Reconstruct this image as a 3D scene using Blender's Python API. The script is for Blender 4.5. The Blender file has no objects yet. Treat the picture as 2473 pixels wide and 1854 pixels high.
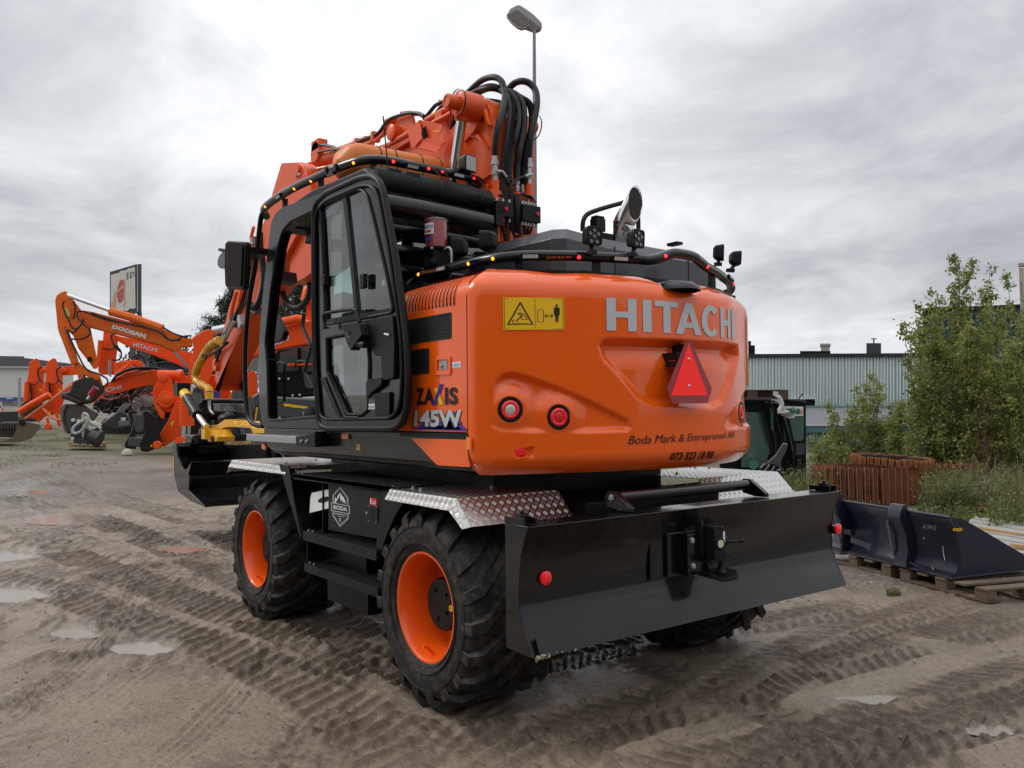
import bpy, bmesh, math, random
import numpy as np
from mathutils import Vector, Matrix, noise
random.seed(7)
RND=np.random.default_rng(7)
SC=bpy.context.scene
COL=SC.collection
# ---------------------------------------------------------------- camera
CX,CY,CZ,YAW,PITCH,ROLL,FPX=-5.322444,3.645416,1.619373,-0.646012,0.033119,-0.010135,2025.159
IW,IH=2473.0,1854.0
_cy,_sy,_cp,_sp,_cr,_sr=math.cos(YAW),math.sin(YAW),math.cos(PITCH),math.sin(PITCH),math.cos(ROLL),math.sin(ROLL)
FW=Vector((_cy*_cp,_sy*_cp,_sp)); _r0=Vector((_sy,-_cy,0)); _u0=_r0.cross(FW)
RT=_r0*_cr+_u0*_sr; UP=_u0*_cr-_r0*_sr
CAMP=Vector((CX,CY,CZ))
cam=bpy.data.cameras.new('camera'); camo=bpy.data.objects.new('camera',cam); COL.objects.link(camo)
cam.sensor_fit='HORIZONTAL'; cam.sensor_width=36.0; cam.lens=36.0*FPX/IW; cam.clip_start=.05; cam.clip_end=3000
camo.matrix_world=Matrix(((RT.x,UP.x,-FW.x,CX),(RT.y,UP.y,-FW.y,CY),(RT.z,UP.z,-FW.z,CZ),(0,0,0,1)))
SC.camera=camo
# ---------------------------------------------------------------- view transform
SC.view_settings.view_transform='Standard'; SC.view_settings.look='None'
SC.view_settings.gamma=1.0; SC.view_settings.exposure=0.46
# ---------------------------------------------------------------- world: overcast sky, Nishita behind a procedural cloud deck
SUN_EL=math.radians(38); SUN_AZ=YAW+math.radians(72)      # direction (from the ground) in the xy plane
W=bpy.data.worlds.new('World'); SC.world=W; W.use_nodes=True
def build_world():
    nt=W.node_tree; N=nt.nodes; L=nt.links; N.clear()
    out=N.new('ShaderNodeOutputWorld'); bg=N.new('ShaderNodeBackground'); L.new(bg.outputs[0],out.inputs[0])
    tc=N.new('ShaderNodeTexCoord'); sep=N.new('ShaderNodeSeparateXYZ'); L.new(tc.outputs['Generated'],sep.inputs[0])
    sky=N.new('ShaderNodeTexSky'); sky.sky_type='NISHITA'; sky.sun_disc=False
    sky.sun_elevation=SUN_EL; sky.sun_rotation=math.pi/2-SUN_AZ; sky.air_density=1.2; sky.dust_density=2.5
    def M(op,a,b=None,c=None,clamp=False):
        n=N.new('ShaderNodeMath'); n.operation=op; n.use_clamp=clamp
        for i,v in enumerate((a,b,c)):
            if v is None: continue
            if isinstance(v,(int,float)): n.inputs[i].default_value=v
            else: L.new(v,n.inputs[i])
        return n.outputs[0]
    z=sep.outputs[2]
    zc=M('MAXIMUM',z,0.0); den=M('ADD',zc,.22)
    u=M('DIVIDE',sep.outputs[0],den); v=M('DIVIDE',sep.outputs[1],den)
    cb=N.new('ShaderNodeCombineXYZ'); L.new(u,cb.inputs[0]); L.new(v,cb.inputs[1]); cb.inputs[2].default_value=SKYSEED
    n1=N.new('ShaderNodeTexNoise'); n1.inputs['Scale'].default_value=.42; n1.inputs['Detail'].default_value=4; n1.inputs['Roughness'].default_value=.5; n1.inputs['Distortion'].default_value=.35
    va=N.new('ShaderNodeVectorMath'); va.operation='ADD'; L.new(cb.outputs[0],va.inputs[0]); va.inputs[1].default_value=(SKYSEED*1.7,SKYSEED*.6,0); L.new(va.outputs[0],n1.inputs['Vector'])
    n2=N.new('ShaderNodeTexNoise'); n2.inputs['Scale'].default_value=2.1; n2.inputs['Detail'].default_value=8; n2.inputs['Roughness'].default_value=.6; n2.inputs['Distortion'].default_value=.4
    L.new(cb.outputs[0],n2.inputs['Vector'])
    # brighter break in the cloud towards one direction of the sky
    d=N.new('ShaderNodeVectorMath'); d.operation='DOT_PRODUCT'; L.new(tc.outputs['Generated'],d.inputs[0])
    b=(FW+RT*-.16+UP*.40).normalized(); d.inputs[1].default_value=b
    glow=M('POWER',M('MAXIMUM',d.outputs['Value'],0.0),26.0)
    f=M('ADD',M('MULTIPLY',n1.outputs[0],.62),M('MULTIPLY',n2.outputs[0],.38))
    f=M('ADD',f,M('MULTIPLY',glow,.105))
    ramp=N.new('ShaderNodeValToRGB'); L.new(f,ramp.inputs[0]); e=ramp.color_ramp.elements
    e[0].position=.37; e[0].color=(.29,.30,.33,1); e[1].position=.67; e[1].color=(.86,.865,.875,1)
    a=e.new(.455); a.color=(.40,.41,.435,1); a=e.new(.54); a.color=(.56,.57,.59,1)
    # overhead the deck is brighter, as every overcast sky is
    g=M('ADD',1.0,M('MULTIPLY',M('POWER',M('MAXIMUM',M('SUBTRACT',z,.38),0.0),1.0),SKYTOP))
    mul=N.new('ShaderNodeVectorMath'); mul.operation='SCALE'; L.new(ramp.outputs[0],mul.inputs[0]); L.new(g,mul.inputs['Scale'])
    # near the horizon: flatter, slightly blue distance haze
    hz=N.new('ShaderNodeMapRange'); L.new(z,hz.inputs[0]); hz.inputs[1].default_value=0.0; hz.inputs[2].default_value=.10; hz.inputs[3].default_value=.75; hz.inputs[4].default_value=0.0
    mx=N.new('ShaderNodeMix'); mx.data_type='RGBA'; L.new(hz.outputs[0],mx.inputs[0]); L.new(mul.outputs[0],mx.inputs[6]); mx.inputs[7].default_value=(.53,.59,.67,1)
    ss=N.new('ShaderNodeVectorMath'); ss.operation='SCALE'; L.new(sky.outputs[0],ss.inputs[0]); ss.inputs['Scale'].default_value=.10
    m2=N.new('ShaderNodeMix'); m2.data_type='RGBA'; m2.inputs[0].default_value=.06; L.new(mx.outputs[2],m2.inputs[6]); L.new(ss.outputs[0],m2.inputs[7])
    L.new(m2.outputs[2],bg.inputs[0]); bg.inputs[1].default_value=1.0
SKYSEED=5.1; SKYTOP=2.2
build_world()
sl=bpy.data.lights.new('sun','SUN'); sl.energy=.9; sl.angle=math.radians(18); sl.color=(1,.96,.9)
so=bpy.data.objects.new('sun',sl); COL.objects.link(so)
SD=Vector((math.cos(SUN_AZ)*math.cos(SUN_EL),math.sin(SUN_AZ)*math.cos(SUN_EL),math.sin(SUN_EL)))
so.rotation_euler=SD.to_track_quat('Z','Y').to_euler()
# ---------------------------------------------------------------- measuring: photo point + a known plane -> point in the place
CR={'S':(0,0,1),'D':(0,0,1/1.118),'F1':(1000,160,3.768),'F2':(640,220,4.424),'F3':(380,540,2.96),'F4':(400,800,3.768),
'G1':(920,1100,4.424),'G2':(1400,1080,4.254),'G3':(540,1020,4.809),'A':(1180,1200,7.373),'B':(1180,1400,7.373),'E':(1850,1130,5.18),
'C2':(500,150,2.602),'C3':(550,380,2.21),'C4':(950,420,2.181),'L':(0,600,3.159),'P':(680,1100,4.7375),'Q':(400,1050,2.369),
'Q2':(1150,1050,2.328),'R':(1750,600,1.884),'H1':(900,380,4.3625),'H2':(1380,430,5.027),'H3':(1600,1230,8.291),'T':(1180,0,8.2875)}
def ray(c,p):
    ox,oy,s=CR[c]; a=ox+p[0]/s; b=oy+p[1]/s
    return FW+RT*((a-IW/2)/FPX)-UP*((b-IH/2)/FPX)
def K1(c,p,x=None,y=None,z=None,d=None):
    r=ray(c,p)
    if x is not None: t=(x-CX)/r.x
    elif y is not None: t=(y-CY)/r.y
    elif z is not None: t=(z-CZ)/r.z
    else: t=d
    return CAMP+r*t
def K(c,pts,**k): return [K1(c,p,**k) for p in pts]
# ---------------------------------------------------------------- materials
MATS={}
def mat(name,col,rough=.5,metal=0.,coat=0.,bump=0.,bs=40.,var=0.,vs=3.,rvar=0.,dirt=0.,dcol=(.16,.13,.10),spec=.5,emit=0.,trans=0.,alpha=1.,ior=1.45,coords='Object'):
    if name in MATS: return MATS[name]
    m=bpy.data.materials.new(name); m.use_nodes=True; nt=m.node_tree; N=nt.nodes; L=nt.links
    p=N['Principled BSDF']; p.inputs['Base Color'].default_value=(*col,1); p.inputs['Roughness'].default_value=rough
    p.inputs['Metallic'].default_value=metal; p.inputs['Coat Weight'].default_value=coat; p.inputs['Coat Roughness'].default_value=.05
    p.inputs['Specular IOR Level'].default_value=spec; p.inputs['IOR'].default_value=ior
    p.inputs['Transmission Weight'].default_value=trans; p.inputs['Alpha'].default_value=alpha
    if emit: p.inputs['Emission Color'].default_value=(*col,1); p.inputs['Emission Strength'].default_value=emit
    tc=N.new('ShaderNodeTexCoord'); co=tc.outputs[coords]
    last=None
    def nz(scale,det=5,r=.55):
        n=N.new('ShaderNodeTexNoise'); n.inputs['Scale'].default_value=scale; n.inputs['Detail'].default_value=det; n.inputs['Roughness'].default_value=r
        L.new(co,n.inputs['Vector']); return n.outputs[0]
    if var or dirt:
        mx=N.new('ShaderNodeMix'); mx.data_type='RGBA'; mx.inputs[6].default_value=(*[c*(1-var) for c in col],1); mx.inputs[7].default_value=(*[min(1,c*(1+var)) for c in col],1)
        L.new(nz(vs),mx.inputs[0]); last=mx.outputs[2]
        if dirt:
            r=N.new('ShaderNodeMapRange'); L.new(nz(vs*2.7,7,.65),r.inputs[0]); r.inputs[1].default_value=.62-dirt*.3; r.inputs[2].default_value=.78-dirt*.1; r.inputs[4].default_value=min(1,dirt*1.4)
            m2=N.new('ShaderNodeMix'); m2.data_type='RGBA'; L.new(r.outputs[0],m2.inputs[0]); L.new(last,m2.inputs[6]); m2.inputs[7].default_value=(*dcol,1); last=m2.outputs[2]
        L.new(last,p.inputs['Base Color'])
    if rvar:
        r=N.new('ShaderNodeMapRange'); L.new(nz(vs*1.7,6),r.inputs[0]); r.inputs[1].default_value=.3; r.inputs[2].default_value=.7; r.inputs[3].default_value=max(0,rough-rvar); r.inputs[4].default_value=min(1,rough+rvar)
        L.new(r.outputs[0],p.inputs['Roughness'])
    if bump:
        b=N.new('ShaderNodeBump'); b.inputs['Strength'].default_value=1.; b.inputs['Distance'].default_value=bump; L.new(nz(bs,6),b.inputs['Height']); L.new(b.outputs[0],p.inputs['Normal'])
    MATS[name]=m; return m
OR=mat('orange_paint',(.89,.116,.004),.28,coat=.75,spec=.25,var=.03,rvar=.05,bump=.0005,bs=6,dirt=.03,dcol=(.55,.13,.03))
OB=mat('orange_boom_paint',(.77,.096,.012),.38,coat=.2,spec=.35,var=.06,vs=2,rvar=.06,dirt=.05,dcol=(.35,.10,.04))
OW=mat('orange_wheel_paint',(.90,.105,.004),.35,coat=.35,spec=.35,var=.05,dirt=.16,dcol=(.30,.12,.05))
OF=mat('far_red_orange_paint',(.82,.082,.008),.5,coat=.08,spec=.25,var=.08,vs=1.5,dirt=.12,dcol=(.30,.07,.03))
OD=mat('worn_orange_paint',(.74,.135,.012),.55,coat=.05,spec=.25,var=.12,vs=1.5,dirt=.35,dcol=(.22,.09,.04))
BK=mat('black_gloss_paint',(.0035,.0035,.004),.27,coat=.55,spec=.25,rvar=.09,bump=.0005,bs=7,dirt=.04,dcol=(.020,.019,.018),vs=5)
BM=mat('black_satin_paint',(.006,.006,.007),.42,spec=.28,var=.2,rvar=.08,bump=.0006,bs=60)
BT=mat('black_textured_plastic',(.008,.0085,.010),.42,spec=.25,bump=.0008,bs=220)
RB=mat('tyre_rubber',(.013,.0135,.014),.6,spec=.35,var=.3,vs=7,dirt=.55,dcol=(.09,.074,.057),bump=.003,bs=45)
RH=mat('hose_rubber',(.010,.010,.011),.45,spec=.4,var=.2)
ST=mat('bright_steel',(.55,.56,.56),.22,metal=1,var=.08)
CH=mat('chrome',(.75,.75,.74),.06,metal=1)
ZN=mat('galvanised_steel',(.42,.44,.45),.45,metal=.8,var=.15,vs=12,rvar=.1)
WH=mat('white_decal',(.72,.73,.73),.45)
SV=mat('silver_decal',(.52,.54,.57),.4)
DK=mat('dark_void',(.004,.004,.004),.8)
KD=mat('black_decal',(.012,.010,.010),.45)
YL=mat('yellow_decal',(.86,.50,.005),.4)
YP=mat('yellow_paint',(.80,.40,.01),.38,coat=.3,var=.06,dirt=.1)
BL=mat('blue_decal',(.03,.02,.30),.4)
RD=mat('red_decal',(.70,.012,.02),.4)
RR=mat('red_reflector',(.90,.012,.02),.25,coat=.5,emit=.05)  # faint glow added, on plain reflectors as well as lamp rings
AM=mat('amber_reflector',(.95,.22,.01),.25,coat=.5)
GL=mat('tinted_glass',(.55,.72,.68),.02,spec=.6)
def glassify(m,dens=.5,tint=(.55,.75,.70)):
    nt=m.node_tree; N=nt.nodes; L=nt.links; N.clear(); o=N.new('ShaderNodeOutputMaterial')
    t=N.new('ShaderNodeBsdfTransparent'); t.inputs[0].default_value=(*tint,1); g=N.new('ShaderNodeBsdfGlossy'); g.inputs['Roughness'].default_value=.02
    f=N.new('ShaderNodeLayerWeight'); f.inputs['Blend'].default_value=.5; pw=N.new('ShaderNodeMath'); pw.operation='POWER'; L.new(f.outputs['Facing'],pw.inputs[0]); pw.inputs[1].default_value=4.; mu=N.new('ShaderNodeMath'); mu.operation='MULTIPLY_ADD'; L.new(pw.outputs[0],mu.inputs[0]); mu.inputs[1].default_value=.8; mu.inputs[2].default_value=.07*dens; mu.use_clamp=True
    mx=N.new('ShaderNodeMixShader'); L.new(mu.outputs[0],mx.inputs[0]); L.new(t.outputs[0],mx.inputs[1]); L.new(g.outputs[0],mx.inputs[2]); L.new(mx.outputs[0],o.inputs[0])
glassify(GL,2.7,(.46,.62,.59))
# ---------------------------------------------------------------- mesh builder
class MB:
    def __init__(s): s.v=[]; s.f=[]; s.sub=None
    def add(s,vs,fs):
        o=len(s.v); s.v+= [tuple(v) for v in vs]; s.f+= [tuple(i+o for i in f) for f in fs]; return s
    def box(s,a,b):
        x0,y0,z0=[min(p,q) for p,q in zip(a,b)]; x1,y1,z1=[max(p,q) for p,q in zip(a,b)]
        return s.add([(x0,y0,z0),(x1,y0,z0),(x1,y1,z0),(x0,y1,z0),(x0,y0,z1),(x1,y0,z1),(x1,y1,z1),(x0,y1,z1)],[(0,3,2,1),(4,5,6,7),(0,1,5,4),(1,2,6,5),(2,3,7,6),(3,0,4,7)])
    def ob(s,c,size,rot=(0,0,0)):
        from mathutils import Euler
        R=rot if isinstance(rot,Matrix) else Euler(rot).to_matrix(); c=Vector(c)
        vs=[c+R@Vector((sx*size[0]/2,sy*size[1]/2,sz*size[2]/2)) for sz in(-1,1) for sx,sy in((-1,-1),(1,-1),(1,1),(-1,1))]
        return s.add(vs,[(0,3,2,1),(4,5,6,7),(0,1,5,4),(1,2,6,5),(2,3,7,6),(3,0,4,7)])
    def prism(s,poly,d):
        poly=[Vector(p) for p in poly]; d=Vector(d); n=len(poly)
        nn=Vector((0,0,0))
        for i in range(n): nn+=poly[i].cross(poly[(i+1)%n])
        if nn.dot(d)>0: poly=poly[::-1]
        vs=poly+[p+d for p in poly]
        return s.add(vs,[tuple(range(n)),tuple(range(2*n-1,n-1,-1))]+[(i,n+i,n+(i+1)%n,(i+1)%n)[::1] for i in range(n)])
    def tube(s,pts,r,seg=10,closed=False,sm=0,caps=True,corr=0,cn=0):
        pts=[Vector(p) for p in pts]
        if sm: pts=spline(pts,sm,closed)
        if corr:
            pts=resample(pts,cn)
        n=len(pts); rs=r if isinstance(r,(list,tuple)) else [r]*n
        if len(rs)!=n: rs=[rs[0]+(rs[-1]-rs[0])*i/(n-1) for i in range(n)]
        if corr: rs=[q*(1+corr*(1 if i%2 else -1)) for i,q in enumerate(rs)]
        T=[]
        for i in range(n):
            a=pts[i-1] if (i or closed) else pts[0]; b=pts[(i+1)%n] if (i<n-1 or closed) else pts[-1]
            t=(b-a); T.append(t.normalized() if t.length>1e-9 else Vector((0,0,1)))
        up=Vector((0,0,1)) if abs(T[0].z)<.9 else Vector((1,0,0))
        U=(up-T[0]*up.dot(T[0])).normalized(); vs=[]
        for i in range(n):
            if i: U=(U-T[i]*U.dot(T[i])).normalized()
            V=T[i].cross(U)
            # keep the width on bends
            for k in range(seg):
                a=2*math.pi*k/seg; vs.append(pts[i]+(U*math.cos(a)+V*math.sin(a))*rs[i])
        fs=[]
        for i in range(n if closed else n-1):
            j=(i+1)%n
            for k in range(seg):
                l=(k+1)%seg; fs.append((i*seg+k,i*seg+l,j*seg+l,j*seg+k))
        if caps and not closed: fs+=[tuple(range(seg-1,-1,-1)),tuple((n-1)*seg+k for k in range(seg))]
        return s.add(vs,fs)
    def lathe(s,c,ax,prof,seg=32,close=False,a0=0,a1=2*math.pi):
        c=Vector(c); ax=Vector(ax).normalized(); up=Vector((0,0,1)) if abs(ax.z)<.9 else Vector((1,0,0))
        U=(up-ax*up.dot(ax)).normalized(); V=ax.cross(U); full=abs(a1-a0-2*math.pi)<1e-6; m=seg if full else seg+1; vs=[]
        for t,r in prof:
            for k in range(m):
                a=a0+(a1-a0)*k/seg; vs.append(c+ax*t+(U*math.cos(a)+V*math.sin(a))*max(r,1e-5))
        fs=[]
        P=len(prof)
        for i in range(P if close else P-1):
            j=(i+1)%P
            for k in range(seg):
                l=(k+1)%m; fs.append((i*m+k,i*m+l,j*m+l,j*m+k))
        return s.add(vs,fs)
    def cyl(s,a,b,r,r2=None,seg=16):
        a=Vector(a); b=Vector(b); d=b-a; r2=r if r2 is None else r2
        return s.lathe(a,d,[(0,0),(0,r),(d.length,r2),(d.length,0)],seg)
    def grid(s,nu,nv,fn,cu=False,thick=0):
        vs=[fn(i/(nu if cu else nu-1 if nu>1 else 1),j/(nv-1)) for i in range(nu) for j in range(nv)]
        fs=[(i*nv+j,((i+1)%nu)*nv+j,((i+1)%nu)*nv+j+1,i*nv+j+1) for i in range(nu if cu else nu-1) for j in range(nv-1)]
        return s.add(vs,fs)
    def build(s,name,m,parent=None,smooth=None,bev=0,bseg=2,uv=False,label=None,solid=0,flip=False):
        me=bpy.data.meshes.new(name); o=Vector((0,0,0)); p=parent
        while p is not None: o=o+Vector(p.location); p=p.parent
        me.from_pydata([tuple(Vector(v)-o) for v in s.v],[],s.f); me.update()
        if flip: me.flip_normals()
        me.materials.append(m)
        if smooth is not None:
            me.polygons.foreach_set('use_smooth',[True]*len(me.polygons)); me.set_sharp_from_angle(angle=math.radians(smooth))
        if uv:
            ul=me.uv_layers.new(name='uv')
            for f in me.polygons:
                n=f.normal; a=Vector((0,1,0)) if abs(n.y)<.8 else Vector((1,0,0)); a=(a-n*a.dot(n)).normalized(); b=n.cross(a)
                for li in f.loop_indices:
                    c=me.vertices[me.loops[li].vertex_index].co; ul.data[li].uv=(c.dot(a),c.dot(b))
        ob=bpy.data.objects.new(name,me); COL.objects.link(ob); ob.parent=parent
        if solid:
            md=ob.modifiers.new('solid','SOLIDIFY'); md.thickness=solid; md.offset=0
        if bev:
            md=ob.modifiers.new('bevel','BEVEL'); md.width=bev; md.segments=bseg; md.limit_method='ANGLE'; md.angle_limit=math.radians(35); md.use_clamp_overlap=True
            if smooth is None:
                me.polygons.foreach_set('use_smooth',[True]*len(me.polygons)); me.set_sharp_from_angle(angle=math.radians(80)); md.harden_normals=True
        if label: ob['label']=label
        return ob
def spline(p,n,closed=False):
    out=[]; m=len(p)
    for i in range(m if closed else m-1):
        p0=p[i-1] if (i>0 or closed) else p[0]*2-p[1]; p1=p[i]; p2=p[(i+1)%m]; p3=p[(i+2)%m] if (i+2<m or closed) else p[-1]*2-p[-2]
        for k in range(n):
            t=k/n; out.append(.5*((2*p1)+(p2-p0)*t+(2*p0-5*p1+4*p2-p3)*t*t+(3*p1-p0-3*p2+p3)*t**3))
    if not closed: out.append(p[-1])
    return out
def resample(p,n):
    L=[0]
    for a,b in zip(p,p[1:]): L.append(L[-1]+(b-a).length)
    out=[];j=0
    for i in range(n):
        t=L[-1]*i/(n-1)
        while j<len(L)-2 and L[j+1]<t: j+=1
        f=(t-L[j])/max(1e-9,L[j+1]-L[j]); out.append(p[j].lerp(p[j+1],min(1,f)))
    return out
def thing(name,label,cat,loc=(0,0,0),group=None,rz=0):
    o=bpy.data.objects.new(name,None); COL.objects.link(o); o.location=loc; o.empty_display_size=.2
    o['label']=label; o['category']=cat
    if rz: o.rotation_euler.z=rz
    if group: o['group']=group
    return o
def tag(o,label=None,cat=None,group=None,kind=None):
    if label: o['label']=label
    if cat: o['category']=cat
    if group: o['group']=group
    if kind: o['kind']=kind
    return o
def copy_tree(o,parent=None):
    c=o.copy(); COL.objects.link(c); c.parent=parent
    for ch in list(o.children): copy_tree(ch,c)
    return c
# ---------------------------------------------------------------- flat artwork mapped onto a surface
_TC={}
def text2(s,bold=0.,res=3):
    k=(s,bold,res)
    if k not in _TC:
        c=bpy.data.curves.new('t','FONT'); c.body=s; c.size=1; c.resolution_u=res; c.offset=bold; c.fill_mode='FRONT'
        o=bpy.data.objects.new('t',c); me=bpy.data.meshes.new_from_object(o); 
        vs=[tuple(v.co[:2]) for v in me.vertices]; fs=[tuple(f.vertices) for f in me.polygons]
        bpy.data.objects.remove(o); bpy.data.curves.remove(c); bpy.data.meshes.remove(me)
        xs=[v[0] for v in vs]; ys=[v[1] for v in vs]
        _TC[k]=(vs,fs,min(xs),max(xs),min(ys),max(ys))
    return _TC[k]
class Flat:
    def __init__(s): s.v=[];s.f=[]
    def poly(s,p):
        o=len(s.v); s.v+=list(p); s.f.append(tuple(range(o,o+len(p)))); return s
    def rect(s,a,b,c,d): return s.poly([(a,b),(c,b),(c,d),(a,d)])
    def line(s,pts,w,closed=False):
        m=len(pts)
        for i in range(m if closed else m-1):
            a=Vector(pts[i]);b=Vector(pts[(i+1)%m]);t=(b-a)
            if t.length<1e-9: continue
            t.normalize();n=Vector((-t.y,t.x))*w/2;e=t*w/2
            s.poly([tuple(a-e-n),tuple(b+e-n),tuple(b+e+n),tuple(a-e+n)])
        return s
    def disc(s,c,r,r2=0,n=24,ry=None):
        ry=ry or r
        if not r2: return s.poly([(c[0]+r*math.cos(2*math.pi*i/n),c[1]+ry*math.sin(2*math.pi*i/n)) for i in range(n)])
        for i in range(n):
            a,b=2*math.pi*i/n,2*math.pi*(i+1)/n
            s.poly([(c[0]+q*math.cos(t),c[1]+q*math.sin(t)) for q,t in((r2,a),(r,a),(r,b),(r2,b))])
        return s
    def text(s,t,box,bold=.0,shear=0.,res=3):
        # box: x0,y0,x1,y1 the letters fill
        vs,fs,a,b,c,d=text2(t,bold,res); x0,y0,x1,y1=box; o=len(s.v)
        for x,y in vs:
            v=(y-c)/(d-c); s.v.append((x0+(x-a)/(b-a)*(x1-x0)+shear*(v)*(y1-y0),y0+v*(y1-y0)))
        s.f+=[tuple(i+o for i in f) for f in fs]; return s
    def build(s,name,m,parent,fn,label=None):
        b=MB(); b.add([fn(u,v) for u,v in s.v],s.f); return b.build(name,m,parent,label=label)
def quadmap(p00,p10,p11,p01,off=(0,0,0)):
    a,b,c,d=[Vector(p)+Vector(off) for p in(p00,p10,p11,p01)]
    return lambda u,v:(a*(1-u)+b*u)*(1-v)+(d*(1-u)+c*u)*v
# ================================================================ ground
CR.update({'M':(0,680,4.144),'N':(220,760,4.737),'PB':(1780,900,5.923),'NB':(1980,1060,4.481),'GQ':(0,1000,1.941)})
def GB(x,y):
    """broad lie of the land: level round the machine, rising gently beyond it"""
    t=x-2.5; s=np.logaddexp(0,t*1.2)/1.2
    w=np.clip((-y-.25*x-17.5)/8,0,1); return .0245*s-3.6*w*w*(3-2*w)
def KG(c,p):
    r=ray(c,p); t=5.0
    lo,hi=1.0,400.0
    f=lambda t:(CZ+r.z*t)-float(GB(CX+r.x*t,CY+r.y*t))
    while f(lo)>0 and lo<400: lo*=1.04
    hi=lo; lo=hi/1.04
    for _ in range(40):
        m=(lo+hi)/2
        if f(m)>0: lo=m
        else: hi=m
    P=CAMP+r*lo; return P
_lat=RND.random((64,256,256))
def vnoise(x,y,k=0):
    xi=np.floor(x).astype(int); yi=np.floor(y).astype(int); fx=x-xi; fy=y-yi; fx=fx*fx*(3-2*fx); fy=fy*fy*(3-2*fy); L=_lat[k%64]
    a=L[xi&255,yi&255];b=L[(xi+1)&255,yi&255];c=L[xi&255,(yi+1)&255];d=L[(xi+1)&255,(yi+1)&255]
    return (a*(1-fx)+b*fx)*(1-fy)+(c*(1-fx)+d*fx)*fy
def fbm(x,y,o=4,k=0,g=.5):
    s=0;a=1;t=0
    for i in range(o): s=s+a*vnoise(x*2**i+13.7*i,y*2**i+7.3*i,k+i); t+=a; a*=g
    return s/t
def spaced(lo,hi,step,far,g=1.17):
    a=list(np.arange(lo,hi,step)); s=step; x=a[0]
    L=[]
    while x>-far: s*=g; x-=s; L.append(x)
    R=[];s=step;x=a[-1]
    while x<far: s*=g; x+=s; R.append(x)
    return np.array(L[::-1]+a+R)
gx=spaced(-3.7,8.0,.0165,1500,1.055); gy=spaced(-6.6,3.6,.0165,1500,1.055)
GX,GY=np.meshgrid(gx,gy,indexing='ij'); X_=GX.ravel(); Y_=GY.ravel()
near=((X_>-4.6)&(X_<22)&(Y_>-12)&(Y_<5.2))
H=GB(X_,Y_).copy(); CH_=np.zeros(len(X_))
xn=X_[near]; yn=Y_[near]
wx=xn+.5*fbm(xn*.8,yn*.8,3,5); wy=yn+.5*fbm(xn*.8,yn*.8,3,9)
h=.045*(fbm(xn*.35,yn*.35,3,1)-.5)+.030*(fbm(wx*1.3,wy*1.3,4,4)-.5)
# churned mud: ridged noise stretched along the driving direction
dirn=math.radians(-28); u=xn*math.cos(dirn)+yn*math.sin(dirn); v=-xn*math.sin(dirn)+yn*math.cos(dirn)
def trackline(pts,w,kind,depth,per,amp,seed):
    """press a wheel track into the ground: pts on the ground, half width w"""
    global h,CHn
    P=[np.array([q.x,q.y]) for q in resample(spline([Vector((p.x,p.y,0)) for p in pts],8),26)]
    L=0; bx0=min(q[0] for q in P)-.5; bx1=max(q[0] for q in P)+.5; by0=min(q[1] for q in P)-.5; by1=max(q[1] for q in P)+.5
    ms=np.nonzero((xa>bx0)&(xa<bx1)&(ya>by0)&(ya<by1))[0]
    if not len(ms): return
    xn=xa[ms]; yn=ya[ms]; hh=np.zeros(len(ms)); best=np.full(len(xn),9.); U=np.zeros(len(xn)); V=np.zeros(len(xn))
    for a,c in zip(P,P[1:]):
        e=c-a; l=np.hypot(*e)+1e-9; e=e/l; dx=xn-a[0]; dy=yn-a[1]; t=np.clip(dx*e[0]+dy*e[1],0,l); q=-dx*e[1]+dy*e[0]
        d=np.hypot(dx-t*e[0],dy-t*e[1]); m=d<best; best=np.where(m,d,best); U=np.where(m,L+t,U); V=np.where(m,q,V); L+=l
    fade=np.clip(U/.5,0,1)*np.clip((L-U)/.5,0,1)
    edge=1-sm_(w*.82,w*1.08,best); brk=sm_(.24,.46,fbm(xn*1.4,yn*1.4,3,seed))*fade
    jit=.05*(fbm(xn*4,yn*4,3,seed+3)-.5)
    if kind=='chev':
        ph=(U+jit+np.abs(V)*.75)/per; r=np.abs((ph%1)-.5)*2; lug=sm_(.48,.66,r); lug=lug*(np.abs(V)>.03)
        hh+=edge*brk*(-depth+amp*lug); churn=edge*brk*(.35+.65*lug)
    elif kind=='bars':
        ph=(U+jit*1.6+V*.55)/per; r=np.abs((ph%1)-.5)*2; lug=sm_(.42,.66,r)
        hh+=edge*brk*(-depth+amp*lug*(.4+1.2*fbm(xn*3,yn*3,3,seed+7))); churn=edge*brk*lug
    else:
        r=np.abs(((V/per+jit*.8)%1)-.5)*2; rib=sm_(.45,.85,r)*(.6+.4*sm_(-.2,.2,np.sin(U*2*math.pi/.05)))
        hh+=edge*brk*(-depth+amp*rib); churn=edge*brk*rib*.3
    hh+=np.exp(-((best-w*1.1)/.035)**2)*brk*amp*.8*sm_(.4,.6,fbm(xn*7,yn*7,3,seed+1))
    h[ms]+=hh; CHn[ms]=np.maximum(CHn[ms],churn)
def sm_(a,b,x): t=np.clip((x-a)/(b-a),0,1); return t*t*(3-2*t)
CHn=np.zeros(len(xn)); xa=xn; ya=yn
def KGs(c,pts): return [KG(c,p) for p in pts]
trackline(KGs('GQ',[(-40,1500),(200,1300),(330,1225),(470,1080),(575,930),(640,760)]),.13,'rib',.014,.052,0.0160,2)
trackline(KGs('GQ',[(1380,1690),(1470,1500),(1600,1270),(1680,1100)]),.14,'rib',.014,.060,0.0176,3)
trackline(KGs('D',[(-60,1650),(120,1590),(330,1440),(600,1330)]),.14,'rib',.006,.06,0.0096,13)
trackline(KGs('D',[(-40,1060),(200,1120),(430,1210),(620,1300),(820,1400),(1050,1520),(1300,1680)]),.28,'bars',.022,0.133,0.0263,4)
trackline(KGs('D',[(-40,990),(160,1050),(400,1120),(560,1190)]),.32,'bars',.018,0.156,0.0253,6)
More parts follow.
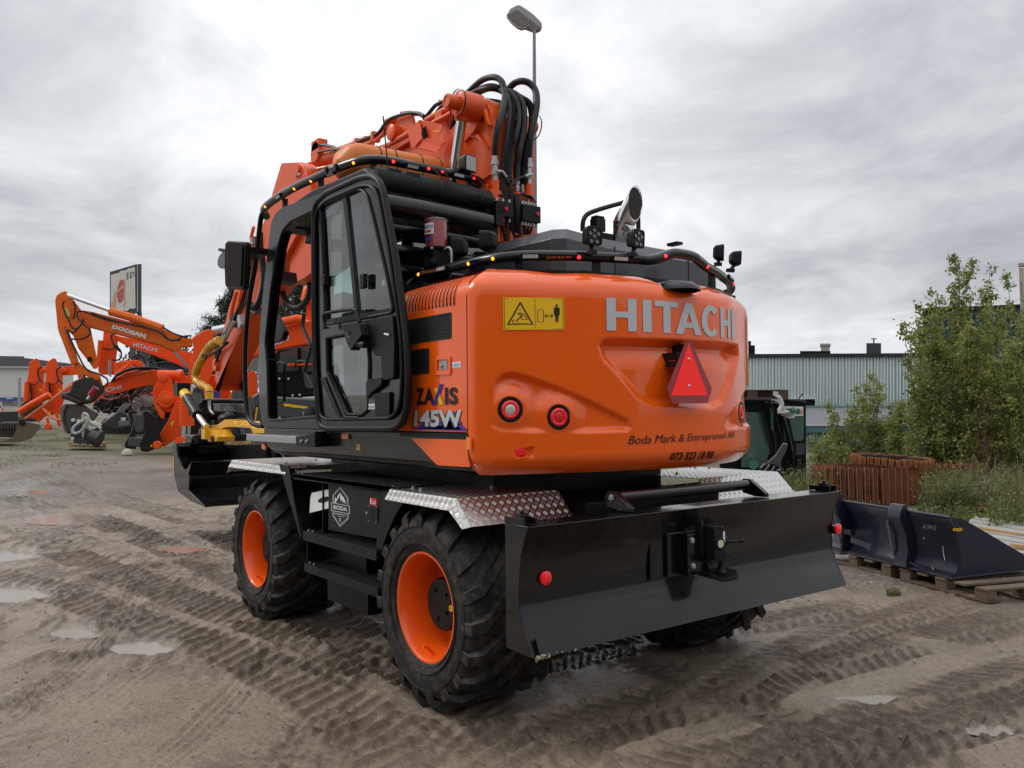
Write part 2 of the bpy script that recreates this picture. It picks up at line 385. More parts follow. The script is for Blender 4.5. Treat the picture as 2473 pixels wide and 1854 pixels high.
trackline(KGs('D',[(100,1180),(420,1300),(700,1390),(900,1480)]),.26,'bars',.018,0.125,0.0221,8)
trackline(KGs('D',[(1080,1680),(1300,1560),(1640,1470),(1900,1400),(2300,1310)]),.28,'chev',.030,0.117,0.0274,11)
trackline(KGs('D',[(1480,1760),(1750,1640),(2050,1560),(2350,1480)]),.28,'chev',.030,0.117,0.0265,14)
trackline(KGs('D',[(1350,1400),(1650,1520),(1950,1640),(2150,1760)]),.26,'chev',.020,0.125,0.0221,17)
trackline(KGs('D',[(880,1500),(1150,1430),(1500,1370),(1900,1300)]),.27,'chev',.020,0.125,0.0199,19)
trackline(KGs('D',[(640,1380),(900,1290),(1060,1240)]),.26,'chev',.018,0.125,0.0199,21)
trackline(KGs('D',[(-40,1330),(200,1260),(420,1200)]),.22,'bars',.012,0.117,0.0158,23)
trackline(KGs('D',[(600,1400),(760,1440),(1000,1560),(1180,1700)]),.25,'bars',.014,0.133,0.0211,25)
trackline(KGs('D',[(-60,1230),(150,1290),(420,1380),(640,1470),(820,1600),(900,1720)]),.24,'bars',.012,0.148,0.0190,31)
trackline(KGs('D',[(-60,1480),(160,1400),(380,1290),(520,1200)]),.13,'rib',.012,.055,0.0160,33)
trackline(KGs('D',[(250,1720),(420,1590),(560,1450),(640,1380)]),.12,'rib',.010,.055,0.0144,35)
trackline(KGs('D',[(1500,1560),(1700,1430),(1900,1340),(2300,1250)]),.26,'chev',.020,0.117,0.0199,37)
trackline(KGs('D',[(1250,1700),(1560,1650),(1900,1560),(2300,1420)]),.26,'chev',.022,0.117,0.0213,39)
rg=1-np.abs(fbm(u*1.6,v*5.5,4,20)*2-1); msk=sm_(.46,.66,fbm(xn*.45+3,yn*.45,3,30))
lum=sm_(.70,.93,rg)*msk; h=h+.016*lum*(.5+fbm(xn*5,yn*5,3,33)); CHn=np.maximum(CHn,lum*.9)
cm=.75*sm_(.50,.66,fbm(xn*.6,yn*.6,3,45)); near_tr=sm_(.0,.5,CHn)
for sc,am,th,sd_ in((5.2,.013,.64,40),(11.,.009,.62,47),(21.,.006,.60,55)):
    q_=fbm(xn*sc+wx*2,yn*sc,3,sd_); cl=sm_(th,th+.05,q_)*np.clip(cm+near_tr*.7,0,1); h=h+am*cl*(.6+.8*fbm(xn*30,yn*30,2,sd_+2)); CHn=np.maximum(CHn,cl*.95)
h=h+.007*(fbm(xn*11,yn*11,4,50)-.5)
# puddles: hollows in the ground, water sheets at a fixed level in them
PUD=[]
for c,(x0,y0,x1,y1) in (('D',(50,1102,215,1130)),('D',(330,1172,450,1192)),('D',(-60,1182,85,1212)),('D',(-60,1262,115,1302)),('D',(235,1378,380,1412)),('D',(-30,1050,110,1070)),('D',(1790,1492,1950,1515)),('D',(2090,1560,2200,1580)),('D',(100,1350,210,1375))):
    a=KG(c,((x0+x1)/2,y0)); b_=KG(c,((x0+x1)/2,y1)); l=KG(c,(x0,(y0+y1)/2)); r=KG(c,(x1,(y0+y1)/2))
    cx,cy=(l.x+r.x)/2,(l.y+r.y)/2; U_=np.array([(r.x-l.x)/2,(r.y-l.y)/2]); V_=np.array([(a.x-b_.x)/2,(a.y-b_.y)/2]); PUD.append((cx,cy,U_*.82,V_*.85))
pudw=np.zeros(len(xn)); 
WL=[]
for cx,cy,U_,V_ in PUD:
    Mx=np.linalg.inv(np.array([U_,V_]).T); dx=xn-cx; dy=yn-cy; a=Mx[0,0]*dx+Mx[0,1]*dy; b_=Mx[1,0]*dx+Mx[1,1]*dy; d=np.hypot(a,b_)+.55*(fbm(xn*2.6,yn*2.6,4,60)-.5)
    s=1-sm_(.80,1.45,d); lvl=float(GB(cx,cy))-.018; WL.append(lvl)
    tgt=lvl-.012+.03*(fbm(xn*4,yn*4,3,66)-.42)
    h=h*(1-s)+(tgt-GB(xn,yn))*s; pudw=np.maximum(pudw,1-sm_(.8,2.3,d)); CHn=CHn*(1-.8*s)
# firm under the wheels
for wx_ in(-1.3,1.3):
    for wy_ in(.95,-.95):
        d=np.hypot((xn-wx_)/.34,(yn-wy_)/.42); s=1-sm_(.7,1.3,d); h=h*(1-s)-.004*s; h=h+.03*np.exp(-((d-1.25)/.22)**2)*fbm(xn*7,yn*7,3,70)
gravel=sm_(.1,1.4,(-(yn)-2.9)+.9*(fbm(xn*.8,yn*.8,3,80)-.5)); h=h*(1-.55*gravel); CHn=CHn*(1-gravel)
fade=np.clip((14-np.abs(xn-0))/5,0,1)*.999+.001
rim=np.clip((xn+4.5)/.5,0,1)*np.clip((21-xn)/6,0,1)*np.clip((yn+11.5)/3.,0,1)*np.clip((5.1-yn)/.6,0,1)
H[near]+=h*rim; CH_[near]=CHn*rim; PW=np.zeros(len(X_)); PW[near]=pudw
GV=np.zeros(len(X_)); GV[near]=gravel; farm=~near; GV[farm]=1; GV=np.maximum(GV,sm_(7.5,12,X_)*.9)
# grass creeping in: towards the parked machines on the left and the rough strip on the right
GRM=sm_(15,26,X_)*sm_(.46,.60,fbm(X_*.22,Y_*.35,3,90))*.6; GRM=np.maximum(GRM,sm_(9.0,10.6,-Y_+.4*(X_-1))*(X_<40)*.9)
nx,ny=len(gx),len(gy)
me=bpy.data.meshes.new('ground'); me.vertices.add(nx*ny); me.vertices.foreach_set('co',np.stack([X_,Y_,H],1).ravel())
ii,jj=np.meshgrid(np.arange(nx-1),np.arange(ny-1),indexing='ij'); a=(ii*ny+jj).ravel(); q=np.stack([a,a+ny,a+ny+1,a+1],1).ravel()
nf=len(a); me.loops.add(nf*4); me.loops.foreach_set('vertex_index',q); me.polygons.add(nf); me.polygons.foreach_set('loop_start',np.arange(nf)*4); me.polygons.foreach_set('loop_total',np.full(nf,4)); me.update(); me.validate()
me.polygons.foreach_set('use_smooth',np.ones(nf,bool))
for n_,arr in(('churn',CH_),('wet',PW),('gravel',GV),('grass',GRM)):
    at=me.attributes.new(n_,'FLOAT','POINT'); at.data.foreach_set('value',arr.astype(np.float32))
go=bpy.data.objects.new('ground',me); COL.objects.link(go); go['kind']='structure'; go['label']='wet brown mud yard with tyre tracks'
def ground_mat():
    m=bpy.data.materials.new('wet_mud'); m.use_nodes=True; nt=m.node_tree; N=nt.nodes; L=nt.links; p=N['Principled BSDF']
    tc=N.new('ShaderNodeTexCoord'); co=tc.outputs['Object']
    def nz(s,d=6,r=.6,dist=0):
        n=N.new('ShaderNodeTexNoise'); n.inputs['Scale'].default_value=s; n.inputs['Detail'].default_value=d; n.inputs['Roughness'].default_value=r; n.inputs['Distortion'].default_value=dist; L.new(co,n.inputs['Vector']); return n.outputs[0]
    def mr(v,a,b,c=0.,d=1.):
        n=N.new('ShaderNodeMapRange'); L.new(v,n.inputs[0]); n.inputs[1].default_value=a; n.inputs[2].default_value=b; n.inputs[3].default_value=c; n.inputs[4].default_value=d; return n.outputs[0]
    def mix(f,a,b):
        n=N.new('ShaderNodeMix'); n.data_type='RGBA'
        if isinstance(f,float): n.inputs[0].default_value=f
        else: L.new(f,n.inputs[0])
        for i,v in((6,a),(7,b)):
            if isinstance(v,tuple): n.inputs[i].default_value=(*v,1)
            else: L.new(v,n.inputs[i])
        return n.outputs[2]
    def ma(op,a,b,cl=False):
        n=N.new('ShaderNodeMath'); n.operation=op; n.use_clamp=cl
        for i,v in enumerate((a,b)):
            if isinstance(v,(int,float)): n.inputs[i].default_value=v
            else: L.new(v,n.inputs[i])
        return n.outputs[0]
    def att(s): n=N.new('ShaderNodeAttribute'); n.attribute_name=s; return n.outputs['Fac']
    c=mix(mr(nz(.7,5),.35,.65),(.205,.158,.108),(.40,.312,.222)); c=mix(mr(nz(5,6,.65),.40,.62),c,(.32,.25,.178))
    c=mix(mr(nz(38,5,.7),.50,.66),c,(.15,.112,.078)); c=mix(mr(nz(110,3,.6),.60,.70),c,(.10,.075,.055))
    churn=ma('MULTIPLY',att('churn'),mr(nz(9,6,.65),.22,.50)); c=mix(ma('MULTIPLY',churn,.92,True),c,(.092,.064,.043))
    c=mix(ma('MULTIPLY',att('wet'),.35),c,(.15,.125,.10))
    # gravel: small stones of several greys
    vo=N.new('ShaderNodeTexVoronoi'); vo.inputs['Scale'].default_value=38; L.new(co,vo.inputs['Vector']); vb=N.new('ShaderNodeSeparateColor'); L.new(vo.outputs['Color'],vb.inputs[0])
    gc=mix(vb.outputs[0],(.085,.074,.062),(.235,.210,.180)); gc=mix(mr(vb.outputs[1],.90,.95),gc,(.50,.48,.45)); gc=mix(mr(nz(1.1,5),.4,.65),gc,(.13,.11,.09)); gc=mix(mr(nz(.28,6,.65),.42,.58),gc,(.075,.062,.050))
    gv=att('gravel'); c=mix(ma('MULTIPLY',gv,.8),c,gc)
    gr=ma('MULTIPLY',att('grass'),mr(nz(3.2,6,.7),.38,.58)); c=mix(gr,c,mix(nz(20,4),(.045,.070,.018),(.13,.13,.045)))
    L.new(c,p.inputs['Base Color'])
    wet=mr(nz(1.3,5,.6),.38,.58,.16,.48); r=ma('ADD',wet,ma('MULTIPLY',gv,.25)); r=ma('ADD',r,ma('MULTIPLY',churn,.12)); r=ma('ADD',r,ma('MULTIPLY',att('grass'),.3)); r=ma('SUBTRACT',r,ma('MULTIPLY',att('wet'),.30),True); L.new(r,p.inputs['Roughness'])
    p.inputs['Specular IOR Level'].default_value=.5
    hh=ma('ADD',ma('MULTIPLY',nz(14,8,.68),.024),ma('MULTIPLY',nz(75,5,.75),.011)); hh=ma('ADD',hh,ma('MULTIPLY',ma('MULTIPLY',ma('SUBTRACT',.5,vo.outputs['Distance']),gv),.012))
    hh=ma('MULTIPLY',hh,ma('SUBTRACT',1.0,ma('MULTIPLY',att('wet'),.6)))
    b=N.new('ShaderNodeBump'); b.inputs['Distance'].default_value=1.0; b.inputs['Strength'].default_value=.95; L.new(hh,b.inputs['Height']); L.new(b.outputs[0],p.inputs['Normal'])
    return m
me.materials.append(ground_mat())
WM=mat('puddle_water',(.27,.225,.17),.13,spec=.6,bump=.0012,bs=7); 
for (cx,cy,U_,V_),lvl in zip(PUD,WL):
    b=MB(); b.add([(cx+1.45*(U_[0]*math.cos(t)+V_[0]*math.sin(t)),cy+1.45*(U_[1]*math.cos(t)+V_[1]*math.sin(t)),lvl) for t in [2*math.pi*k/40 for k in range(40)]],[tuple(range(40))])
    w=b.build('puddle',WM); 
    if w.data.polygons[0].normal.z<0: w.data.flip_normals()
    w['kind']='structure'
# stones scattered on the surface
def hgt(x,y):
    i=int(np.clip(np.searchsorted(gx,x)-1,0,nx-2)); j=int(np.clip(np.searchsorted(gy,y)-1,0,ny-2)); return float(H[i*ny+j])
def scatter_stones(n,fn,name,lab):
    b=MB(); rr=random.Random(11)
    for _ in range(n):
        x,y,s=fn(rr); z=hgt(x,y); k=5; a0=rr.random()*6
        vs=[(x+s*math.cos(a0+t*2*math.pi/k)*(.7+.5*rr.random()),y+s*math.sin(a0+t*2*math.pi/k)*(.7+.5*rr.random()),z-.3*s) for t in range(k)]
        vs+=[(x+s*.6*math.cos(a0+t*2*math.pi/k),y+s*.6*math.sin(a0+t*2*math.pi/k),z+s*.45*(.7+.6*rr.random())) for t in range(k)]
        b.add(vs,[(i,(i+1)%k,k+(i+1)%k,k+i) for i in range(k)]+[tuple(range(k,2*k))])
    o=b.build(name,mat('loose_stone',(.20,.18,.155),.7,var=.5,vs=9)); o['kind']='stuff'; o['label']=lab; o['category']='stones'
def f_right(rr):
    while 1:
        x=-3+rr.random()*7; y=-2.0-rr.random()**.7*7
        if True: return x,y,.006+.018*rr.random()**3
scatter_stones(5200,f_right,'gravel_stones','small grey gravel stones scattered over the ground at the right')
def f_all(rr): return -3.6+rr.random()*12,-3+rr.random()*6.5,.004+.013*rr.random()**3
scatter_stones(2600,f_all,'mud_pebbles','tiny stones and mud crumbs scattered on the wet mud')
# ================================================================ the wheeled excavator
EX=thing('wheeled_excavator','large clean orange wheeled excavator seen from behind, with black dozer blade and open cab door','excavator',(0,0,0))
def diamond_mat():
    m=bpy.data.materials.new('aluminium_tread_plate'); m.use_nodes=True; nt=m.node_tree; N=nt.nodes; L=nt.links
    p=N['Principled BSDF']; p.inputs['Metallic'].default_value=1; p.inputs['Base Color'].default_value=(.62,.61,.58,1); p.inputs['Roughness'].default_value=.2
    def M(op,a,b=None,c=None):
        n=N.new('ShaderNodeMath'); n.operation=op
        for i,v in enumerate((a,b,c)):
            if v is None: continue
            if isinstance(v,(int,float)): n.inputs[i].default_value=v
            else: L.new(v,n.inputs[i])
        return n.outputs[0]
    tc=N.new('ShaderNodeTexCoord'); mp=N.new('ShaderNodeMapping'); mp.inputs['Rotation'].default_value=(0,0,math.radians(45)); k=1/.034; mp.inputs['Scale'].default_value=(k,k,k)
    L.new(tc.outputs['UV'],mp.inputs[0]); s=N.new('ShaderNodeSeparateXYZ'); L.new(mp.outputs[0],s.inputs[0]); u,v=s.outputs[0],s.outputs[1]
    par=M('MODULO',M('ADD',M('FLOOR',u),M('FLOOR',v)),2.0); par=M('ABSOLUTE',par)
    fu=M('FRACT',u); fv=M('FRACT',v)
    def win(x,lo,hi): return M('MULTIPLY',M('GREATER_THAN',x,lo),M('LESS_THAN',x,hi))
    inside=M('MULTIPLY',win(fu,.12,.88),win(fv,.12,.88))
    wu=M('SINE',M('MULTIPLY',fu,2*math.pi*4.6)); wv=M('SINE',M('MULTIPLY',fv,2*math.pi*4.6))
    w=M('ADD',M('MULTIPLY',wu,par),M('MULTIPLY',wv,M('SUBTRACT',1.0,par)))
    h=M('MULTIPLY',M('ADD',M('MULTIPLY',w,.5),.75),inside)
    b=N.new('ShaderNodeBump'); b.inputs['Strength'].default_value=1; b.inputs['Distance'].default_value=.0022; L.new(h,b.inputs['Height']); L.new(b.outputs[0],p.inputs['Normal'])
    L.new(M('ADD',M('MULTIPLY',inside,.14),.16),p.inputs['Roughness'])
    return m
DP=diamond_mat()
def grate_mat():
    m=bpy.data.materials.new('black_grip_tread'); m.use_nodes=True; nt=m.node_tree; N=nt.nodes; L=nt.links
    p=N['Principled BSDF']; p.inputs['Base Color'].default_value=(.010,.010,.011,1); p.inputs['Roughness'].default_value=.35
    tc=N.new('ShaderNodeTexCoord'); vo=N.new('ShaderNodeTexVoronoi'); vo.feature='F1'; vo.inputs['Scale'].default_value=34; vo.inputs['Randomness'].default_value=0.0
    L.new(tc.outputs['Object'],vo.inputs['Vector']); b=N.new('ShaderNodeBump'); b.invert=True; b.inputs['Distance'].default_value=.010; L.new(vo.outputs['Distance'],b.inputs['Height']); L.new(b.outputs[0],p.inputs['Normal'])
    return m
GT=grate_mat()
# chassis, axles, slewing ring
b=MB(); b.box((-1.75,-.36,.62),(1.5,.36,1.02)); b.box((-.8,-.7,.85),(.8,.7,1.08)); b.box((-1.9,-.55,.95),(-1.3,.55,1.12))
b.prism([(-2.1,.52,1.02),(-2.1,.52,.62),(-1.7,.52,.62),(-1.2,.52,.9),(-1.2,.52,1.1)],(0,-.06,0)); b.prism([(-2.1,-.46,1.02),(-2.1,-.46,.62),(-1.7,-.46,.62),(-1.2,-.46,.9),(-1.2,-.46,1.1)],(0,-.06,0))
b.build('chassis',BM,EX,bev=.012)
for x in(-1.3,1.3):
    b=MB(); b.cyl((x,-.75,.547),(x,.75,.547),.13,seg=20); b.ob((x,0,.56),(.42,.4,.36)); b.lathe((x,.5,.547),(0,1,0),[(0,.2),(.25,.2),(.25,.1)],20); b.lathe((x,-.5,.547),(0,-1,0),[(0,.2),(.25,.2),(.25,.1)],20)
    b.build('axle',BM,EX,smooth=40)
b=MB(); b.cyl((0,0,1.06),(0,0,1.36),.62,seg=40); b.cyl((0,0,1.12),(0,0,1.16),.70,seg=40); b.box((-1.25,.72,1.06),(1.0,-.72,1.27)); b.build('slewing_ring',BM,EX,smooth=40)
# wheels -------------------------------------------------------
def tyre_mb(c,side):
    c=Vector(c); b=MB(); ax=(0,side,0)
    # profile: (offset along the axle from the outer side wall plane, radius); 0 = outer side wall
    prof=[(-.03,.298),(.018,.302),(.034,.335),(.045,.385),(.046,.43),(.036,.465),(.012,.495),(-.02,.512),(-.12,.518),(-.27,.520),(-.42,.518),(-.52,.512),(-.552,.495),(-.576,.465),(-.586,.43),(-.585,.385),(-.574,.335),(-.558,.302),(-.51,.298)]
    b.lathe(c,ax,prof,96)
    for q in(.318,.352,.44):    # moulded rings on the side wall
        t=.040 if q>.35 else .022
        b.lathe(c,ax,[(t,q-.004),(t+.009,q),(t,q+.004)],72)
    n=19
    A=Vector((0,0,1)); Bv=Vector((1,0,0))
    def P(t,r,a): return c+Vector((0,side*t,0))+(A*math.cos(a)+Bv*math.sin(a))*r
    for half in(0,1):
        for i in range(n):
            a0=2*math.pi*(i+half*.5)/n
            S=9; rows=[]
            for k in range(S):
                s=k/(S-1)
                # from the shoulder down the side wall (s=0) over the tread to just past the middle (s=1)
                if s<.14: q=s/.14; t=.046-.010*q; r=.440+.052*q; h=.003+.024*q; wd=.072
                else:
                    q=(s-.14)/.86; t=.030-q*.325; r=.515+.004*math.sin(q*2.2); h=.034-.004*q; wd=.076-.024*q
                ang=a0-LUGSIGN*(.02+.62*max(0,(s-.10))**1.25)
                if half: t=-.54-t
                h2=h
                wd2=wd/.5
                if s<.14:
                    d=Vector((0,side*(1 if not half else -1),0)); base=P(t,r,ang-wd2/2),P(t,r,ang+wd2/2)
                    top=[x+d*h*.35+(x-P(t,0,0)).normalized()*h*.75 for x in(P(t,r,ang-wd2*.40),P(t,r,ang+wd2*.40))]
                else:
                    base=P(t,r-.006,ang-wd2/2),P(t,r-.006,ang+wd2/2); top=P(t,r+h,ang-wd2*.38),P(t,r+h,ang+wd2*.38)
                rows.append([base[0],top[0],top[1],base[1]])
            vs=[p for row in rows for p in row]
            fs=[(k*4+j,k*4+j+1,(k+1)*4+j+1,(k+1)*4+j) for k in range(S-1) for j in range(3)]+[(0,1,2,3),((S-1)*4+3,(S-1)*4+2,(S-1)*4+1,(S-1)*4)]
            b.add(vs,fs)
    # squash where it stands on the ground
    def sq(v):
        dz=v[2]
        if dz<.03: return (v[0],v[1]+(v[1]-c.y+side*.27)*.12*(.03-dz)/.03,.0+.3*(dz-.03)*0+max(-.012,dz*.35))
        return v
    b.v=[sq(v) for v in b.v]
    return b
LUGSIGN=-1
def wheel(x,side):
    yo=side*1.215
    w=thing('wheel','',''); del w['label']; del w['category']; w.parent=EX; w.location=(x,yo,.547)
    tyre_mb((x,yo,.547),side).build('tyre',RB,w,smooth=38)
    b=MB(); b.lathe((x,yo,.547),(0,side,0),[(.012,.286),(.020,.292),(.020,.303),(.008,.306),(-.01,.300),(-.03,.283),(-.10,.270),(-.19,.262),(-.235,.245),(-.255,.215),(-.262,.16),(-.262,.05)],64)
    b.lathe((x,yo,.547),(0,side,0),[(.012,.286),(-.01,.276),(-.10,.258),(-.19,.250),(-.225,.235),(-.243,.21),(-.248,.16)],64)
    b.tube([(x+.03,yo-side*.05,.547-.27),(x+.03,yo-side*.02,.547-.235),(x+.03,yo+side*.01,.547-.225)],.008,8)
    b.build('rim',OW,w,smooth=35)
    b=MB(); b.lathe((x,yo,.547),(0,side,0),[(-.26,.19),(-.235,.19),(-.23,.155),(-.10,.148),(-.088,.140),(-.085,.0)],40)
    for k in range(10):
        a=2*math.pi*k/10; b.lathe((x+.172*math.cos(a),yo-side*.235,.547+.172*math.sin(a)),(0,side,0),[(0,.014),(.03,.014),(.034,.009),(.034,0)],8)
    for k,(a,r) in enumerate(((.9,.09),(2.3,.085),(-1.2,.09),(3.7,.07))):
        b.lathe((x+r*math.cos(a),yo-side*.085,.547+r*math.sin(a)),(0,side,0),[(0,.012),(.008,.011),(.008,0)],8)
    b.build('hub',BM,w,smooth=35)
    b=MB(); a=math.pi-.3 if side>0 else .2
    b.lathe((x-.118,yo-side*.083,.547+.0),(0,side,0),[(0,.017),(.006,.017),(.006,.008),(0.002,.008)],16); b.build('oil_plug_ring',YL,w)
    return w
for x in(-1.3,1.3):
    for s in(1,-1): wheel(x,s)
# fenders ------------------------------------------------------
def fender(x0,x1,y0,y1,z,slx,slz,side):
    # flat top from x0 (towards the middle) to x1, slanting end plate (x1+slx, z-slz), folded outer strip
    b=MB(); o=side
    T=[(x0,y0,z),(x0,y1,z),(x1,y1,z),(x1,y0,z)]
    E=(x1+slx,y1,z-slz),(x1+slx,y0,z-slz)
    S0=(x0,y1+o*.035,z-.055); S1=(x1-slx*.15,y1+o*.035,z-.06); S2=(x1+slx*.72,y1+o*.03,z-slz-.012)
    b.add(T,[(0,1,2,3)]); b.add([T[3],T[2],E[0],E[1]],[(0,1,2,3)]); b.add([T[1],S0,S1,T[2]],[(0,1,2,3)]); b.add([T[2],S1,S2,E[0]],[(0,1,2,3)])
    f=b.build('fender',DP,EX,uv=True,solid=.004)
    m=MB()
    for px,py in((x0+(.05 if x1<x0 else -.05)*-1*-1,y1-o*.05),(x0+(x1-x0)*.25,y1-o*.1),(x0+(x1-x0)*.5,y0+o*.2),(x0+(x1-x0)*.08,y1-o*.12)):
        m.lathe((px,py,z),(0,0,1),[(0,.014),(.004,.014),(.004,.008),(.016,.008),(.016,0)],8)
    m.build('bolt',ZN,f)
fender(-1.02,-1.72,.62,1.29,1.178,-.13,.130,1); fender(-1.02,-1.72,-.55,-1.40,1.178,-.13,.130,-1)
fender(.60,1.86,.55,1.235,1.232,.06,.10,1); fender(.60,1.86,-.55,-1.25,1.232,.06,.10,-1)
# access box, steps --------------------------------------------
y=1.25
SB=MB()
SB.prism(K('P',[(118,205),(1330,360),(1330,425),(125,268)],y=1.25),(0,-.012,0))
SB.prism(K('P',[(1150,400),(1345,420),(1350,440),(1420,500),(1300,680),(1225,850),(1165,1010),(1115,1205),(1088,1195),(1070,1085),(1090,950)],y=1.235),(0,-.015,0))
SB.prism(K('P',[(535,320),(1230,425),(1130,930),(1085,950),(535,850)],y=1.215),(0,-.02,0))
SB.prism(K('P',[(-30,100),(80,120),(150,560),(225,935),(212,940),(100,560)],y=1.262),(0,-.012,0))
SB.prism([(.62,1.25,1.17),(.62,.75,1.17),(.5,.75,.75),(.29,1.25,.75)],(.012,0,0))
SB.prism([(.10,1.2,1.17),(.10,.75,1.17),(.10,.75,.75),(.10,1.2,.75)],(.012,0,0))
SB.box((-.9,.74,.72),(.6,.76,1.17)); SB.box((-.78,.76,.73),(.29,1.22,.745)); SB.box((-.80,1.16,.74),(-.79,.76,1.16))
SB.box((-.35,1.10,.575),(.275,1.09,.74)); SB.box((.27,1.24,.58),(.28,.95,.79)); SB.box((-.35,.95,.30),(.27,1.09,.74))
SB.build('access_box',BM,EX,bev=.002,bseg=1)
def step(x0,x1,yo,z,w,lip,name='step'):
    b=MB(); b.box((x0,yo,z-lip),(x1,yo-.004,z+.002)); b.box((x0,yo-w,z-lip),(x1,yo-w+.004,z)); b.box((x0,yo-w,z-lip),(x0+.004,yo,z)); b.box((x1-.004,yo-w,z-lip),(x1,yo,z))
    s=b.build(name,BM,EX,bev=.0015,bseg=1)
    g=MB(); g.box((x0+.005,yo-.005,z-.014),(x1-.005,yo-w+.005,z-.006))
    nx=int((x1-x0)/.026); ny=int(w/.024)
    for i in range(nx):
        for j in range(ny):
            cx=x0+.016+(i+.5*(j%2))*.026; cy=yo-.014-j*.024
            if cx>x1-.012: continue
            g.add([(cx-.008,cy-.007,z-.007),(cx+.008,cy-.007,z-.007),(cx+.008,cy+.007,z-.007),(cx-.008,cy+.007,z-.007),(cx-.003,cy-.003,z+.003),(cx+.003,cy-.003,z+.003),(cx+.003,cy+.003,z+.003),(cx-.003,cy+.003,z+.003)],[(0,1,5,4),(1,2,6,5),(2,3,7,6),(3,0,4,7),(4,5,6,7)])
    g.build('grating',BT,s)
    bb=MB()
    for px in(x1-.10,x1-.03): bb.lathe((px,yo-.03,z),(0,0,1),[(0,.012),(.004,.012),(.004,.008),(.014,.008),(.014,0)],8)
    bb.build('bolt',ZN,s)
step(-1.02,.50,1.25,1.189,.30,.03,'catwalk')
step(-.80,.29,1.264,.797,.20,.062); step(-.80,.29,1.256,.571,.20,.055)
# emblem on the access box: hexagonal outline, mountains, name band
em=quadmap(*K('P',[(565,815),(775,815+38),(775,358+38),(565,358)],y=1.2155))
q=lambda x,y_:((x-565)/210,1-(y_-358-(x-565)*38/210)/457)
fl=Flat()
def fx(pts): return [q(*p) for p in pts]
w=.012
def ln(pts,w=4.,cl=False):
    # width in photo pixels, drawn as thin quads
    for i in range(len(pts) if cl else len(pts)-1):
        a=Vector(pts[i]);b_=Vector(pts[(i+1)%len(pts)]);t=(b_-a).normalized();n=Vector((-t.y,t.x))*w/2;e=t*w/2
        fl.poly(fx([a-e-n,b_+e-n,b_+e+n,a-e+n]))
hexo=[(672,360),(760,470),(760,740),(672,810),(580,660),(588,450)]
ln([(590,535),(588,455),(672,362),(760,485),(760,560)],5); ln([(598,530),(598,460),(672,376),(750,490),(750,556)],2.5)
ln([(588,640),(588,685),(670,810),(762,720),(762,672)],5); ln([(598,650),(598,682),(670,796),(752,714),(752,676)],2.5)
ln([(570,538),(775,578),(775,668),(572,628)],6,True)
fl.poly(fx([(606,538),(616,470),(628,500),(650,450),(668,420),(660,480),(640,500),(622,540)]))
fl.poly(fx([(670,420),(688,450),(712,480),(730,520),(732,556),(712,520),(708,545),(690,500),(676,530)]))
ln([(640,690),(722,706)],3)
def tx(t,x0,y0,x1,y1,bold=.02):
    vs,fs,a,b_,c,d=text2(t,bold); o=len(fl.v)
    for X,Y in vs: fl.v.append(q(x0+(X-a)/(b_-a)*(x1-x0),y1+(Y-c)/(d-c)*(y0-y1)+((X-a)/(b_-a))*(x1-x0)*.19))
    fl.f+= [tuple(i+o for i in f) for f in fs]
tx('BODA',594,563,752,610,.03); tx('ENTREPRENAD',606,652,738,668,.01)
ln([(658,712),(680,760)],4); ln([(682,715),(660,755)],4)
fl.build('emblem_sticker',WH,EX,em)
b=Flat().rect(0,0,1,1); rs=b.build('small_red_sticker',RD,EX,quadmap(*K('P',[(1012,560),(1086,580),(1086,492),(1012,480)],y=1.2165)))
b=Flat().rect(.35,.22,.9,.32).rect(.35,.5,.9,.6).rect(.02,.1,.2,.9); b.build('print',WH,rs,quadmap(*K('P',[(1012,560),(1086,580),(1086,492),(1012,480)],y=1.2175)))
b=MB(); b.prism(K('P',[(990,745),(1098,770),(1098,590),(992,570)],y=1.222),(0,-.006,0)); sw=b.build('battery_switch',BM,EX,bev=.002)
b=MB(); b.prism(K('P',[(1012,735),(1052,744),(1052,606),(1012,598)],y=1.2235),(0,-.001,0)); b.build('recess',DK,sw)
b=MB()
for p in((975,656),(1000,575),(1090,585),(998,748),(1084,765)): 
    c=K1('P',p,y=1.223); b.lathe(c,(0,1,0),[(0,.010 if p[0]==975 else .004),(.004,.009 if p[0]==975 else .004),(.005,0)],10)
b.build('bolt',ZN,sw)
# bracket in the open compartment, its metal sheen put in as pale plain colour
b=MB(); b.prism(K('P',[(345,425),(540,385),(545,600),(320,655),(330,480)],y=1.19),(0,-.01,0)); g=b.build('alloy_bracket',mat('pale_alloy_colour',(.85,.85,.83),.4),EX)
b=Flat(); b.disc((.72,.5),.34,ry=.24,n=20); b.build('slot',DK,g,quadmap(*K('P',[(330,600),(545,555),(545,425),(345,470)],y=1.193)))
b=MB(); b.tube(K('P',[(440,520),(545,498)],y=1.15),.010,8); b.build('rod',mat('pale_alloy_colour',(.6,.6,.6),.3),g)
